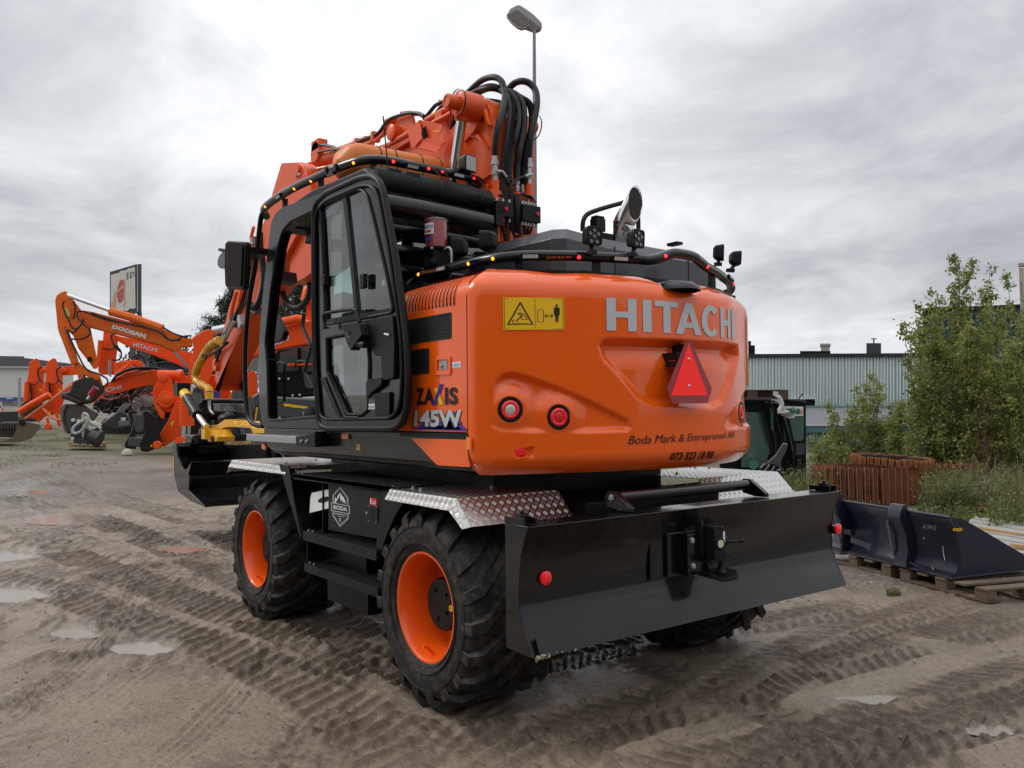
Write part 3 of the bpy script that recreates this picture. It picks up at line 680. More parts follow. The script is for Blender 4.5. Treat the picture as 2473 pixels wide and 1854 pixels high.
# dozer blade --------------------------------------------------
Wb=1.275
prof=[(-2.286,1.091),(-2.255,1.02),(-2.232,.95),(-2.218,.88),(-2.212,.80),(-2.213,.735),(-2.2147,.705),(-2.245,.63),(-2.272,.575),(-2.304,.5024)]
b=MB(); th=.02
n=len(prof)
poly=[(x,0,z) for x,z in prof]+[(-2.275,0,.498),(-2.19,0,.70),(-2.19,0,.80),(-2.20,0,.90),(-2.23,0,1.0),(-2.235,0,1.07),(-2.11,0,1.07),(-2.11,0,1.091)]
b.prism([(x,Wb-.012,z) for x,_,z in poly],(0,-2*Wb+.024,0))
BLD=b.build('dozer_blade',BK,EX,smooth=30,bev=.003,bseg=1)
b=MB()
for s in(1,-1):
    y0=Wb if s>0 else -Wb+.014
    side=[(-2.111,y0,1.093),(-2.290,y0,1.093)]+[(x-.002,y0,z) for x,z in prof[1:]]+[(-2.20,y0,.505),(-2.111,y0,.510)]
    b.prism(side,(0,-.014,0))
b.build('end_plate',BK,BLD,bev=.002)
b=MB(); b.prism([(-2.279,1.24,.571),(-2.309,1.24,.498),(-2.326,1.24,.502),(-2.292,1.24,.585)],(0,-2.48,0)); b.build('cutting_edge',BK,BLD,bev=.001)
b=MB()
for yy in(1.27,-1.20): b.box((-2.10,yy,1.093),(-2.25,yy-.012,1.125)); b.box((-2.10,yy-.07,1.093),(-2.25,yy-.082,1.125)); b.box((-2.16,yy-.015,1.093),(-2.21,yy-.065,1.14)); b.cyl((-2.185,yy-.04,1.10),(-2.185,yy-.04,1.155),.012)
b.box((-2.12,1.1,1.0),(-2.10,-1.1,1.06)); b.prism([(-2.21,.5,.6),(-2.0,.5,.6),(-1.9,.5,1.05),(-2.21,.5,1.05)],(0,-.03,0)); b.prism([(-2.21,-.47,.6),(-2.0,-.47,.6),(-1.9,-.47,1.05),(-2.21,-.47,1.05)],(0,-.03,0))
b.build('blade_bracket',BK,BLD,bev=.002)
b=MB()
for yy in(.55,-.62):
    b.prism([(-2.215,yy,1.094),(-2.135,yy,1.094),(-2.05,yy,1.11),(-2.02,yy,1.16),(-2.05,yy,1.195),(-2.10,yy,1.195),(-2.215,yy,1.115)],(0,-.035 if yy>0 else .035,0))
b.build('lift_lug',BK,BLD,bev=.003)
b=MB(); b.cyl((-2.085,.52,1.160),(-2.085,-.59,1.160),.030,seg=20); b.build('lift_bar',BK,BLD,smooth=30)
b=MB(); b.lathe((-2.085,.548,1.160),(0,1,0),[(0,.020),(.012,.020),(.016,.012),(.016,0)],6); b.build('bolt_head',ZN,BLD)
for q_,yy in(((997,1445),1.125),(None,-1.30)):
    b=MB(); x0=-2.222 if yy>0 else -2.235; zz=.833 if yy>0 else .843
    b.lathe((x0,yy,zz),(-1,0,0),[(0,.033),(.012,.033),(.015,.029),(.016,0)],28); b.build('round_reflector',RR,BLD,smooth=40)
b=MB(); b.box((-2.215,-1.26,.815),(-2.235,-1.31,.865)); b.build('reflector_bracket',BK,BLD)
# tow hitch
rr=random.Random(8); b=MB()
for k in range(24):
    y_=1.25-rr.random()**2.0*.24 if k<22 else 1.2-rr.random()*.9; s=.004+.008*rr.random(); b.ob((-2.318+.004*rr.random(),y_,.497+.012*rr.random()**2),(s*1.5,s*2.5,s),(rr.random(),rr.random(),rr.random()*3))
b.build('dried_mud',mat('dried_mud',(.30,.25,.18),.9),BLD)['kind']='stuff'
HT=MB(); X=-2.215
def hy(px,py,x=-2.35): return K1('H3',(px,py),x=x)
HT.prism([(X-.015,.42,.955),(X-.015,.40,.975),(X-.015,.04,.975),(X-.015,.04,.73),(X-.015,.42,.73)],(.02,0,0))
HT.box((X-.02,.31,.965),(X-.035,.02,.735))
HT.ob((-2.275,.135,.85),(.07,.17,.22)); HT.build('hitch_mount',BK,BLD,bev=.004)
h=MB(); h.ob((-2.34,.045,.905),(.085,.085,.17)); h.lathe((-2.34,.045,.985),(0,0,1),[(0,.05),(.012,.05),(.012,0)],16)
h.lathe((-2.385,.055,.905),(-1,.1,0),[(0,.034),(.010,.034),(.010,.025),(.004,.022),(.004,0)],18)
h.lathe((-2.34,0,.91),(0,-1,0),[(0,.035),(.04,.032),(.05,.02),(.05,0)],16); h.tube([(-2.34,-.04,.90),(-2.345,-.12,.895),(-2.345,-.17,.893)],.010,8); h.lathe((-2.345,-.165,.893),(0,-1,0),[(0,.012),(.02,.016),(.032,.012),(.032,0)],12)
h.ob((-2.30,.115,.93),(.05,.02,.19))
h.build('tow_coupling',BT,BLD,bev=.004,smooth=35)
h=MB()
cx,cy,r=-2.365,.02,.09
for z0,z1,fl_ in((.812,.802,1),(.748,.728,-1)):
    P=[(-2.26,.10),(-2.30,.115),(-2.38,.115),(-2.425,.08),(-2.435,.02),(-2.425,-.05),(-2.38,-.09),(-2.30,-.09),(-2.26,-.07)]
    top=[Vector((px,py,z0+(fl_*.02 if px<-2.40 else 0))) for px,py in P]; h.prism(top,(0,0,z1-z0))
h.box((-2.255,.10,.74),(-2.30,.07,.81)); h.cyl((-2.365,.02,.74),(-2.365,.02,.82),.012); h.lathe((-2.365,.02,.745),(0,0,1),[(0,.028),(.02,.02),(.035,.014)],14)
h.build('hitch_jaw',BT,BLD,bev=.003)
h=MB()
for yy,zz in((.19,.925),(.185,.79)): h.lathe((-2.31,yy,zz),(-1,0,0),[(0,.016),(.012,.016),(.014,.012),(.014,0)],6)
h.build('bolt_head',ZN,BLD)
h=MB(); h.lathe((-2.396,.056,.905),(-1,.1,0),[(0,.021),(.002,.021),(.002,0)],16); h.build('indicator',mat('pale_green',(.5,.62,.35),.3),BLD)
h=Flat().rect(0,0,1,1); st_=h.build('hitch_sticker',WH,BLD,quadmap((-2.3835,.020,.905),(-2.3835,.004,.905),(-2.3835,.004,.965),(-2.3835,.020,.965)))
# ================================================================ upper structure
def rnd(poly,r,n=4):
    P=[Vector(p) for p in poly]; m=len(P); out=[]
    for i in range(m):
        a,b,c=P[i-1],P[i],P[(i+1)%m]; rr=r[i] if isinstance(r,(list,tuple)) else r
        d1=(a-b);d2=(c-b);q=min(rr,d1.length*.45,d2.length*.45)
        if q<1e-4: out.append(b); continue
        p=b+d1.normalized()*q; s=b+d2.normalized()*q
        for k in range(n+1):
            t=k/n; out.append(p*(1-t)**2+b*2*t*(1-t)+s*t*t)
    return out
def cutplate(loops,fn,t,bm=None):
    """flat plate of thickness t with holes; loops of 2D points, first the outline; fn(u,v,w) places it"""
    c=bpy.data.curves.new('c','CURVE'); c.dimensions='2D'; c.fill_mode='BOTH'; c.extrude=t/2
    for lp in loops:
        s=c.splines.new('POLY'); s.points.add(len(lp)-1); s.use_cyclic_u=True
        for i,p in enumerate(lp): s.points[i].co=(p[0],p[1],0,1)
    o=bpy.data.objects.new('c',c); me=bpy.data.meshes.new_from_object(o)
    b=bm or MB(); b.add([fn(v.co.x,v.co.y,v.co.z) for v in me.vertices],[tuple(f.vertices) for f in me.polygons])
    bpy.data.objects.remove(o); bpy.data.curves.remove(c); bpy.data.meshes.remove(me); return b
def xz(pts): return [(p.x,p.z) for p in pts]
# base deck
b=MB()
dk=[(1.24,1.50),(1.20,1.37),(1.10,1.32),(.95,1.305),(-1.70,1.305),(-1.70,1.50)]
b.prism([(1.2-.0,1.3,0)]*0+[(x,1.165,z) for x,z in dk],(0,-2.25,0)); b.build('base_deck',BM,EX,bev=.02,bseg=3)
b=MB(); b.prism([(x,1.198,z) for x,z in [(1.23,1.513),(1.19,1.39),(1.10,1.35),(.95,1.34),(-1.10,1.34),(-1.70,1.34),(-1.70,1.513)]],(0,-.04,0)); SK=b.build('side_skirt',BK,EX,bev=.012,bseg=3)
b=MB(); b.prism(rnd(K('C4',[(92,1392),(388,1400),(395,1500),(405,1545),(230,1535),(205,1510),(150,1450)],y=1.206),.02),(0,-.03,0)); b.build('lower_panel',OR,EX,bev=.004)
b=MB(); b.prism([(-.98,1.203,1.508),(-1.705,1.203,1.508),(-1.705,1.203,1.482),(-.98,1.203,1.482)],(0,-.01,0)); b.build('trim_strip',BT,EX)
b=MB(); b.prism(K('G3',[(1388,135),(1462,135),(1462,192),(1388,188)],y=1.2),(0,.012,0)); b.build('side_reflector',AM,EX)
b=MB(); b.prism(K('C4',[(392,1385),(412,1388),(412,1450),(392,1452)],y=1.212),(0,.010,0)); b.build('side_reflector',AM,EX)
b=MB(); b.prism(K('G3',[(460,250),(500,285),(495,320),(458,300)],y=1.16),(0,.012,0)); b.build('side_reflector',AM,EX)
fl=Flat().rect(0,0,1,1); s_=fl.build('yellow_sticker',YL,EX,quadmap(*K('G3',[(1545,318),(1588,320),(1582,256),(1545,250)],y=1.2))); fl=Flat().rect(.2,.5,.5,.85).rect(.5,.15,.75,.5); fl.build('print',KD,s_,quadmap(*K('G3',[(1545,318),(1588,320),(1582,256),(1545,250)],y=1.201)))
# galvanised foot step
b=MB(); b.box((1.33,1.30,1.41),(.33,1.285,1.455)); b.box((1.33,1.30,1.455),(.33,1.22,1.462)); ft=b.build('foot_step',ZN,EX,bev=.003)
b=MB(); b.prism([(.325,1.30,1.46),(.325,1.30,1.41),(.30,1.30,1.395),(-.0,1.30,1.395),(-.0,1.30,1.50),(.12,1.30,1.475)],(0,-.09,0)); b.build('bracket',BM,ft,bev=.003)
b=MB()
for x in(.22,.13): b.lathe((x,1.30,1.43),(0,1,0),[(0,.014),(.005,.014),(.005,.009),(.014,.009),(.014,0)],10)
b.build('bolt',ZN,ft)
# engine side panel: flat side, rounded shoulder
prf=[(1.2,1.515),(1.2,1.56),(1.2,1.8),(1.2,2.0),(1.2,2.15),(1.2,2.23),(1.195,2.262),(1.18,2.298),(1.155,2.328),(1.12,2.350),(1.05,2.372),(.9,2.385),(.3,2.40)]
b=MB(); xs=[-.80,-.83,-.87,-.95]+[-1.0-.0345*i for i in range(20)]+[-1.695]
def px_(x,i):
    y,z=prf[i]
    if x>-.96:                       # the front corner rounds down to the cab
        t=(x+.96)/.16; z2=1.515+(z-1.515)*(1-.22*t*t); y=y-.05*t*t; return (x,y,z2)
    return (x,y,z)
b.add([px_(x,i) for x in xs for i in range(len(prf))],[(i*len(prf)+j,(i+1)*len(prf)+j,(i+1)*len(prf)+j+1,i*len(prf)+j+1) for i in range(len(xs)-1) for j in range(len(prf)-1)])
SP=b.build('engine_side_panel',OR,EX,smooth=30,flip=False)
b=MB(); b.box((-.86,1.10,1.515),(-1.69,.2,2.30)); b.build('engine_bay',BM,EX)
# curved cooling slots
b=MB()
for k in range(15):
    x=-1.062-k*.0366; path=[(1.2,2.205+.0*k),(1.2,2.236),(1.192,2.270),(1.175,2.303),(1.150,2.332),(1.125,2.349)]
    if k: path[0]=(1.2,2.205-.001*k)
    nn=[(1,0),(1,.1),(.93,.3),(.8,.6),(.55,.83),(.4,.9)]
    vs=[];fs=[]
    for (y,z),(a,c) in zip(path,nn):
        for s in(-1,1): vs.append((x+s*.0075,y+a*.0022,z+c*.0022))
    fs=[(2*i,2*i+1,2*i+3,2*i+2) for i in range(len(path)-1)]
    b.add(vs,fs)
b.build('cooling_slots',DK,SP)
b=MB()
for k in range(15):        # lit lip of each slot
    x=-1.062-k*.0366-.0085; path=[(1.2,2.208),(1.2,2.236),(1.192,2.270),(1.175,2.303),(1.150,2.332),(1.125,2.349)]
    b.tube([(x,y+.001,z+.001) for y,z in path],.0022,5)
b.build('slot_lips',OR,SP)
# honeycomb grilles
def hexgrille(x0,x1,z0,z1,skew=0):
    b=MB(); b.prism(rnd([(x0,1.2015,z1),(x1,1.2015,z1),(x1,1.2015,z0),(x0,1.2015,z0)],.02),(0,-.004,0)); g=b.build('grille',DK,SP)
    h=Flat(); r=.0125; dx=r*1.732; dz=r*1.5; nz=int((z1-z0)/dz); nx=int((x0-x1)/dx)
    for j in range(nz+1):
        for i in range(nx+1):
            cx=x1+.012+(i+.5*(j%2))*dx; cz=z0+.012+j*dz
            if cx>x0-.012 or cz>z1-.010: continue
            h.line([(cx+r*math.sin(a),cz+r*math.cos(a)) for a in [k*math.pi/3 for k in range(4)]],.0042)
    h.line([(x1+.006,z0+.006),(x0-.006,z0+.006),(x0-.006,z1-.006),(x1+.006,z1-.006)],.006,True)
    h.build('honeycomb_mesh',mat('grille_black',(.035,.036,.038),.4),g,lambda u,v:(u,1.2035,v))
hexgrille(-1.02,-1.548,2.016,2.158); hexgrille(-1.02,-1.316,1.838,1.980)
# latch
b=MB(); lp=rnd([(-1.385,1.826),(-1.385,1.926),(-1.541,1.923),(-1.541,1.823)],.01); li=rnd([(-1.405,1.846),(-1.405,1.908),(-1.520,1.906),(-1.520,1.844)],.012)
cutplate([[tuple(p)[:2] for p in [Vector((q.x,q.y,0)) for q in lp]],[(q.x,q.y) for q in li]],lambda u,v,w:(u,1.204+w,v),.008,b); lt=b.build('latch',OR,SP,bev=.002)
b=MB(); b.box((-1.425,1.2005,1.852),(-1.505,1.203,1.9)); b.lathe((-1.45,1.203,1.873),(0,1,0),[(0,.011),(.01,.010),(.012,0)],14); b.build('lock',ZN,lt)
fl=Flat().rect(0,0,1,1); s_=fl.build('small_white_sticker',WH,SP,quadmap((-1.551,1.202,1.856),(-1.635,1.202,1.856),(-1.635,1.202,1.887),(-1.551,1.202,1.887)))
fl=Flat().rect(.08,.2,.8,.34).rect(.08,.5,.9,.64); fl.build('print',mat('grey_blue_print',(.2,.3,.5),.5),s_,quadmap((-1.551,1.203,1.856),(-1.635,1.203,1.856),(-1.635,1.203,1.887),(-1.551,1.203,1.887)))
# model lettering
qm=lambda c,pts,y:quadmap(*K(c,pts,y=y))
Z=qm('C4',[(120,1215),(340,1215),(338,1120),(120,1126)],1.2035)
fl=Flat(); fl.text('Z',(0,.0,.20,.97),.045); fl.text('A',(.19,.0,.46,.97),.045); fl.text('I',(.70,.0,.775,.97),.045); fl.text('S',(.80,-.01,1.0,.98),.045); LT=fl.build('model_lettering',KD,SP,Z)
fl=Flat(); fl.poly([(.45,.95),(.54,.95),(.665,.0),(.575,.0)]); fl.build('yellow_stroke',YL,LT,qm('C4',[(120,1215),(340,1215),(338,1120),(120,1126)],1.2045))
fl=Flat(); fl.poly([(.41,.0),(.49,.0),(.665,1.18),(.585,1.18)]); fl.build('blue_stroke',BL,LT,qm('C4',[(120,1215),(340,1215),(338,1120),(120,1126)],1.2055))
fl=Flat(); fl.poly([(0,0),(1,0),(.88,.34),(.16,.12)]).poly([(.60,.22),(.70,.9),(.80,.9),(.92,.3)]); fl.poly([(.1,.05),(.9,.05),(.75,.45),(.25,.42)])
L2=fl.build('number_backdrop',BL,SP,qm('C4',[(90,1345),(394,1353),(380,1240),(100,1245)],1.2035))
fl=Flat().text('145W',(.04,.14,.93,1.0),.05); fl.build('number_shadow',KD,L2,qm('C4',[(84,1349),(388,1356),(375,1243),(96,1248)],1.2043))
fl=Flat().text('145W',(.05,.16,.93,1.0),.04); fl.build('number',mat('number_silver',(.50,.53,.56),.35),L2,qm('C4',[(90,1345),(394,1353),(380,1240),(100,1245)],1.2052))
# ---------------------------------------------------------------- counterweight
PL=[(-1.695,1.203),(-1.735,1.199),(-1.778,1.178),(-1.818,1.128),(-1.858,1.04),(-1.905,.925),(-1.955,.77),(-2.01,.65),(-2.055,.52),(-2.09,.35),(-2.11,.18),(-2.118,0),(-2.11,-.18),(-2.09,-.35),(-2.05,-.52),(-1.99,-.67),(-1.93,-.80),(-1.85,-.93),(-1.75,-1.04),(-1.62,-1.11),(-1.4,-1.13),(-1.1,-1.13)]
PLs=resample(spline([Vector((x,y,0)) for x,y in PL],6),300)
PLn=[]
for i in range(300):
    a=PLs[max(0,i-1)]; c=PLs[min(299,i+1)]; t=(c-a).normalized(); n=Vector((t.y,-t.x,0)); 
    if n.x>0 and i<250: n=-n
    PLn.append(n)
PLy=[p.y for p in PLs]
def plan_at(y):
    # first index where the plan reaches y (the rear face, y falls from left to right)
    lo,hi=0,299
    while hi-lo>1:
        m=(lo+hi)//2
        if PLy[m]>y: lo=m
        else: hi=m
    f=(y-PLy[lo])/(PLy[hi]-PLy[lo]-1e-9); f=max(0,min(1,f)); return PLs[lo].lerp(PLs[hi],f), PLn[lo].lerp(PLn[hi],f).normalized()
def vprof(z):   # how far the skin draws in near the top and the bottom edge
    t=0
    if z>2.20: t+=.16*max(0,(z-2.20)/.185)**3.2
    if z<1.40: t+=.075*max(0,(1.40-z)/.11)**2.2
    return t
def KC(c,p):
    r=ray(c,p); x=-2.0
    for _ in range(12):
        t=(x-CX)/r.x; P=CAMP+r*t; q,_n=plan_at(P.y); x=.5*x+.5*(q.x+vprof(P.z)*abs(_n.x))
    return P
def yz(c,pts): return np.array([[KC(c,p).y,KC(c,p).z] for p in pts])
def sdf(P,X):   # signed distance to a polygon, inside negative
    d=np.full(len(X),1e9); ins=np.zeros(len(X),bool); n=len(P)
    for i in range(n):
        a=P[i];b=P[(i+1)%n]; e=b-a; w=X-a; t=np.clip((w@e)/(e@e),0,1); q=w-t[:,None]*e; d=np.minimum(d,(q**2).sum(1))
        c1=X[:,1]>=a[1]; c2=X[:,1]<b[1]; cr=e[0]*w[:,1]-e[1]*w[:,0]; ins^=((c1&c2&(cr>0))|(~c1&~c2&(cr<0)))
    return np.where(ins,-1,1)*np.sqrt(d)
def sm(a,b,x): t=np.clip((x-a)/(b-a),0,1); return t*t*(3-2*t)
P1=yz('C4',[(1078,900),(1092,872),(1130,858),(1500,868),(1815,895),(1822,960),(1790,1100),(1740,1215),(1690,1245),(1360,1228),(1290,1195),(1190,1080),(1100,980)])
P2=yz('C4',[(505,1330),(505,1180),(528,1090),(570,1045),(640,1038),(760,1072),(900,1125),(1040,1185),(1150,1240),(1248,1290),(1262,1335),(1240,1362),(900,1372),(560,1362)])
P2m=P2.copy(); P2m[:,0]*=-1
P3=yz('C4',[(640,1452),(745,1433),(740,1495),(650,1490)])
NU,NZ=300,170
zs=np.concatenate([np.linspace(1.290,1.42,18),np.linspace(1.426,2.25,124),np.linspace(2.255,2.385,28)])
X=np.array([[PLs[i].y,z] for i in range(NU) for z in zs])
d1=sdf(P1,X); d2=sdf(P2,X); d2m=sdf(P2m,X); d3=sdf(P3,X)
zz=X[:,1]; yy=X[:,0]
dep=np.zeros(len(X))
top1=P1[:,1].max(); bot1=P1[:,1].min()
g1=np.clip((zz-bot1)/(top1-bot1),0,1)
dep+=sm(.0,.05,-d1)*(.030+.050*sm(.55,1.,g1))
def swoop(d,P,sgn):
    t=P[:,1].max();b_=P[:,1].min()
    g=np.clip((zz-b_)/(t-b_),0,1)
    return sm(0,.035,-d)*(.022+.022*g)
dep+=swoop(d2,P2,1)+swoop(d2m,P2m,-1)
dep+=sm(.0,.008,-d3)*.018
# notch for the camera in the upper edge
N1=np.array([[.235,2.50],[.225,2.388],[.06,2.292],[-.14,2.285],[-.235,2.335],[-.245,2.50]])
dn=sdf(N1,X)
# raised lamp sockets
LP=[('C4',(615,1240),.058),('C4',(870,1280),.058),('C4',(1828,1255),.058)]
LPP=[]
for c,p,r in LP:
    q=KC(c,p); LPP.append(q)
    dd=np.hypot(yy-q.y,(zz-q.z)); dep=np.where(dd<.16,dep*sm(.072,.16,dd)-.004*(1-sm(.07,.09,dd)),dep)
vs=[]
dep=dep.reshape(NU,NZ); dnn=dn.reshape(NU,NZ)
for i in range(NU):
    for j,z in enumerate(zs):
        p=PLs[i]-PLn[i]*(vprof(z)+dep[i,j]); z2=z
        # notch: press the top edge down where it lies inside the notch outline
        if dnn[i,j]<0:
            y_=PLs[i].y; lim=np.interp(-y_,-N1[1:5,0],N1[1:5,1]); z2=min(z,lim); p=PLs[i]-PLn[i]*(vprof(z2)+dep[i,j]+(z-z2)*.9)
        vs.append((p.x,p.y,z2))
fs=[(i*NZ+j,(i+1)*NZ+j,(i+1)*NZ+j+1,i*NZ+j+1) for i in range(NU-1) for j in range(NZ-1)]
b=MB(); b.add(vs,fs)
# top and bottom covers
tp=[vs[i*NZ+NZ-1] for i in range(0,NU,4)]; tp2=[(-1.1,y,z) for x,y,z in tp]
b.add(tp+tp2,[(i,i+1,len(tp)+i+1,len(tp)+i) for i in range(len(tp)-1)])
bt=[vs[i*NZ] for i in range(0,NU,4)]; bt2=[(max(x+.3,-1.2),y*.9,z) for x,y,z in bt]
b.add(bt+bt2,[(i+1,i,len(bt)+i,len(bt)+i+1) for i in range(len(bt)-1)])
CW=b.build('counterweight',OR,EX,smooth=45)
b=MB(); b.box((-1.15,1.05,1.30),(-1.72,-1.05,1.36)); b.build('belly_plate',BM,EX)
b=MB(); b.tube([(-1.697,1.2035,z) for z in(1.515,1.7,2.0,2.225)]+[(-1.697,1.185,2.30),(-1.697,1.13,2.352)],.0022,5); b.tube([(-1.697,1.2035,1.505),(-1.70,1.2035,1.42),(-1.716,1.2035,1.37),(-1.745,1.195,1.335)],.003,5); b.build('panel_gap',DK,CW)
def onc(y,z,off=.004):
    q,n=plan_at(y)
    return q-n*(vprof(z)-off)+Vector((0,0,0))+Vector((0,0,0)) if off>=0 else q
def surf(y0,z0,y1,z1,z0r=None,z1r=None,off=.004):
    z0r=z0 if z0r is None else z0r; z1r=z1 if z1r is None else z1r
    def fn(u,v):
        y=y0+(y1-y0)*u; zb=z0+(z0r-z0)*u; zt=z1+(z1r-z1)*u; z=zb+(zt-zb)*v; q=onc(y,z,off); return Vector((q.x,q.y,z))
    return fn
# company lettering, silver, built from strokes
fl=Flat(); s=.30
def LB(x,w,kind):
    if kind=='H': fl.rect(x,0,x+.3*w,1).rect(x+.7*w,0,x+w,1).rect(x+.3*w,.41,x+.7*w,.59)
    if kind=='I': fl.rect(x,0,x+w,1)
    if kind=='T': fl.rect(x,.83,x+w,1).rect(x+.35*w,0,x+.65*w,.83)
    if kind=='A': fl.poly([(x,0),(x+.26*w,0),(x+.62*w,1),(x+.36*w,1)]).poly([(x+.74*w,0),(x+w,0),(x+.64*w,1),(x+.5*w,.72)]).poly([(x+.25*w,.21),(x+.76*w,.21),(x+.70*w,.38),(x+.32*w,.38)])
    if kind=='C':
        n=22
        for i in range(n):
            a=math.radians(42)+i*math.radians(276)/n; c=math.radians(42)+(i+1)*math.radians(276)/n
            P=lambda r,t:(x+w*(.52+(.50 if r else .20)*math.cos(t)),.5+(.515 if r else .335)*math.sin(t)); fl.poly([P(0,a),P(1,a),P(1,c),P(0,c)])
LB(0,.172,'H'); LB(.212,.055,'I'); LB(.290,.165,'T'); LB(.435,.205,'A'); LB(.640,.172,'C'); LB(.838,.0,'N')
LB(.828,.118,'H') ; LB(.962,.038,'I')
# subdivide tall letters so that they follow the bend
fl.build('maker_lettering',SV,CW,surf(.540,2.050,-.535,2.052,2.044,2.231,off=.0045) if False else surf(.540,2.050,-.535,2.226,2.050,2.232))
ya=KC('C4',(1232,1440)); yb=KC('C4',(1795,1400)); yc=KC('C4',(1232,1378)); yd=KC('C4',(1795,1350))
fl=Flat(); fl.text('Boda Mark & Entreprenad AB',(0,0,.985,1),.0,shear=.02)
fl.build('owner_lettering',KD,CW,surf(ya.y,ya.z,yb.y,yc.z,yb.z+.004,yd.z-.006))
ya=KC('C4',(1448,1510)); yb=KC('C4',(1675,1500)); yc=KC('C4',(1448,1468)); yd=KC('C4',(1675,1458))
fl=Flat(); fl.text('073 323 18 90',(0,0,.99,1),.028); fl.build('phone_lettering',KD,CW,surf(ya.y,ya.z,yb.y,yc.z,yb.z,yd.z))
# yellow warning sign
ya=KC('C4',(580,822)); yb=KC('C4',(902,820)); yc=KC('C4',(573,650)); yd=KC('C4',(895,652))
W1=lambda off:surf((ya.y+yc.y)/2,ya.z,(yb.y+yd.y)/2,yc.z,yb.z,yd.z,off)
fl=Flat()
for i in range(12): fl.rect(i/12,0,(i+1)/12,1)
ws=fl.build('yellow_warning_sign',YL,CW,W1(.004))
fl=Flat(); fl.line([(.02,.03),(.98,.03),(.98,.97),(.02,.97)],.008,True); fl.line([(.505,.04),(.505,.96)],.006)
fl.line([(.075,.17),(.46,.17),(.27,.84)],.026,True); fl.line([(.15,.22),(.15,.30),(.22,.30),(.22,.24)],.012); fl.line([(.22,.30),(.30,.45),(.27,.52),(.22,.50)],.018); fl.line([(.25,.5),(.32,.5),(.38,.32),(.30,.32)],.012,True); fl.line([(.24,.62),(.28,.62)],.01); fl.line([(.40,.2),(.15,.2)],.01)
fl.line([(.55,.24),(.55,.62),(.645,.62),(.645,.24)],.010,True); fl.line([(.68,.43),(.80,.43)],.020); fl.poly([(.665,.43),(.70,.50),(.70,.36)]).poly([(.815,.43),(.78,.50),(.78,.36)])
fl.disc((.875,.755),.022,ry=.04); fl.poly([(.835,.70),(.915,.70),(.925,.66),(.925,.45),(.905,.45),(.905,.62),(.90,.24),(.879,.24),(.876,.45),(.872,.24),(.85,.24),(.845,.62),(.845,.45),(.825,.45),(.825,.66)])
fl.build('pictogram',KD,ws,W1(.0052))
# lamps
def lampdir(y): return plan_at(y)[1]
for k,q in enumerate(LPP):
    n=lampdir(q.y); base=Vector((onc(q.y,q.z,0).x,onc(q.y,q.z,0).y,q.z))
    if k==2: n=(n+Vector((0,0,0))).normalized()
    b=MB(); b.lathe(base-n*.02,n,[(0,.072),(.020,.070),(.027,.066),(.027,.048),(.0,.048)],36); t=b.build('tail_lamp',BM,CW,smooth=30)
    b=MB(); b.lathe(base-n*.02,n,[(.004,.050),(.026,.048),(.032,.040),(.030,.030),(.026,.029)],36); b.build('red_ring_lens',RR,t,smooth=30)
    b=MB(); b.lathe(base-n*.02,n,[(.025,.030),(.031,.022),(.033,.012),(.033,0)],24); b.build('centre_lens',mat('clear_lens',(.55,.50,.45),.15,coat=1) if k==0 else RD,t,smooth=30)
q=KC('C4',(668,1466)); n=lampdir(q.y); b=MB(); b.ob(Vector((onc(q.y,q.z,0).x,onc(q.y,q.z,0).y,q.z))-n*.006,(.012,.058,.034),(0,0,math.atan2(-n.y,-n.x))); b.build('small_red_lamp',RR,CW,bev=.003)
# slow vehicle triangle
X0=-2.175
def tri(pts,x): return K('C4',pts,x=x)
b=MB(); b.prism(tri([(1540,884),(1570,884),(1678,1130),(1655,1207),(1468,1207),(1441,1130)],X0),(.004,0,0)); TR=b.build('slow_vehicle_triangle',mat('dark_red_reflective',(.30,.005,.012),.3,coat=.4),EX)
fl=Flat().poly([(0,0),(1,0),(.5,1)]); 
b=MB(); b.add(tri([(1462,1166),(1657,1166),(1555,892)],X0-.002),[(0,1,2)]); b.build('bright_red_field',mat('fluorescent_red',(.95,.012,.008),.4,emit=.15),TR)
b=MB()
for p in((1556,974),(1558,1115)): b.lathe(K1('C4',p,x=X0-.003),(-1,0,0),[(0,.009),(.004,.007),(.005,0)],12)
b.build('screw',ST,TR)
b=MB(); b.box((X0+.006,.12,1.90),(-2.02,.09,1.94)); b.box((X0+.006,.14,1.86),(-2.10,.10,1.89)); b.box((X0+.006,.03,1.70),(-2.03,-.02,1.99)); b.build('bracket',BM,TR)
# camera dome in the notch
b=MB(); b.lathe((-2.04,.0,2.30),(0,0,1),[(0,.17),(.02,.165),(.05,.12),(.062,.05),(.064,0)],28); b.v=[(p[0]+.0,(p[1])*.82-.0,p[2]) for p in b.v]; b.build('rear_camera_cover',BK,EX,smooth=50)
b=MB(); b.box((-1.86,.22,2.27),(-1.78,-.26,2.37)); b.build('notch_floor',BM,EX)
# dark engine deck between the counterweight and the hood
b=MB(); b.box((-.95,1.02,2.36),(-1.70,-1.0,2.395)); b.prism([(-1.70,.95,2.37),(-1.84,.75,2.37),(-1.93,.45,2.37),(-1.95,.2,2.37),(-1.95,-.2,2.37),(-1.88,-.6,2.37),(-1.75,-.9,2.37)],(0,0,.018)); b.build('deck',BM,EX)
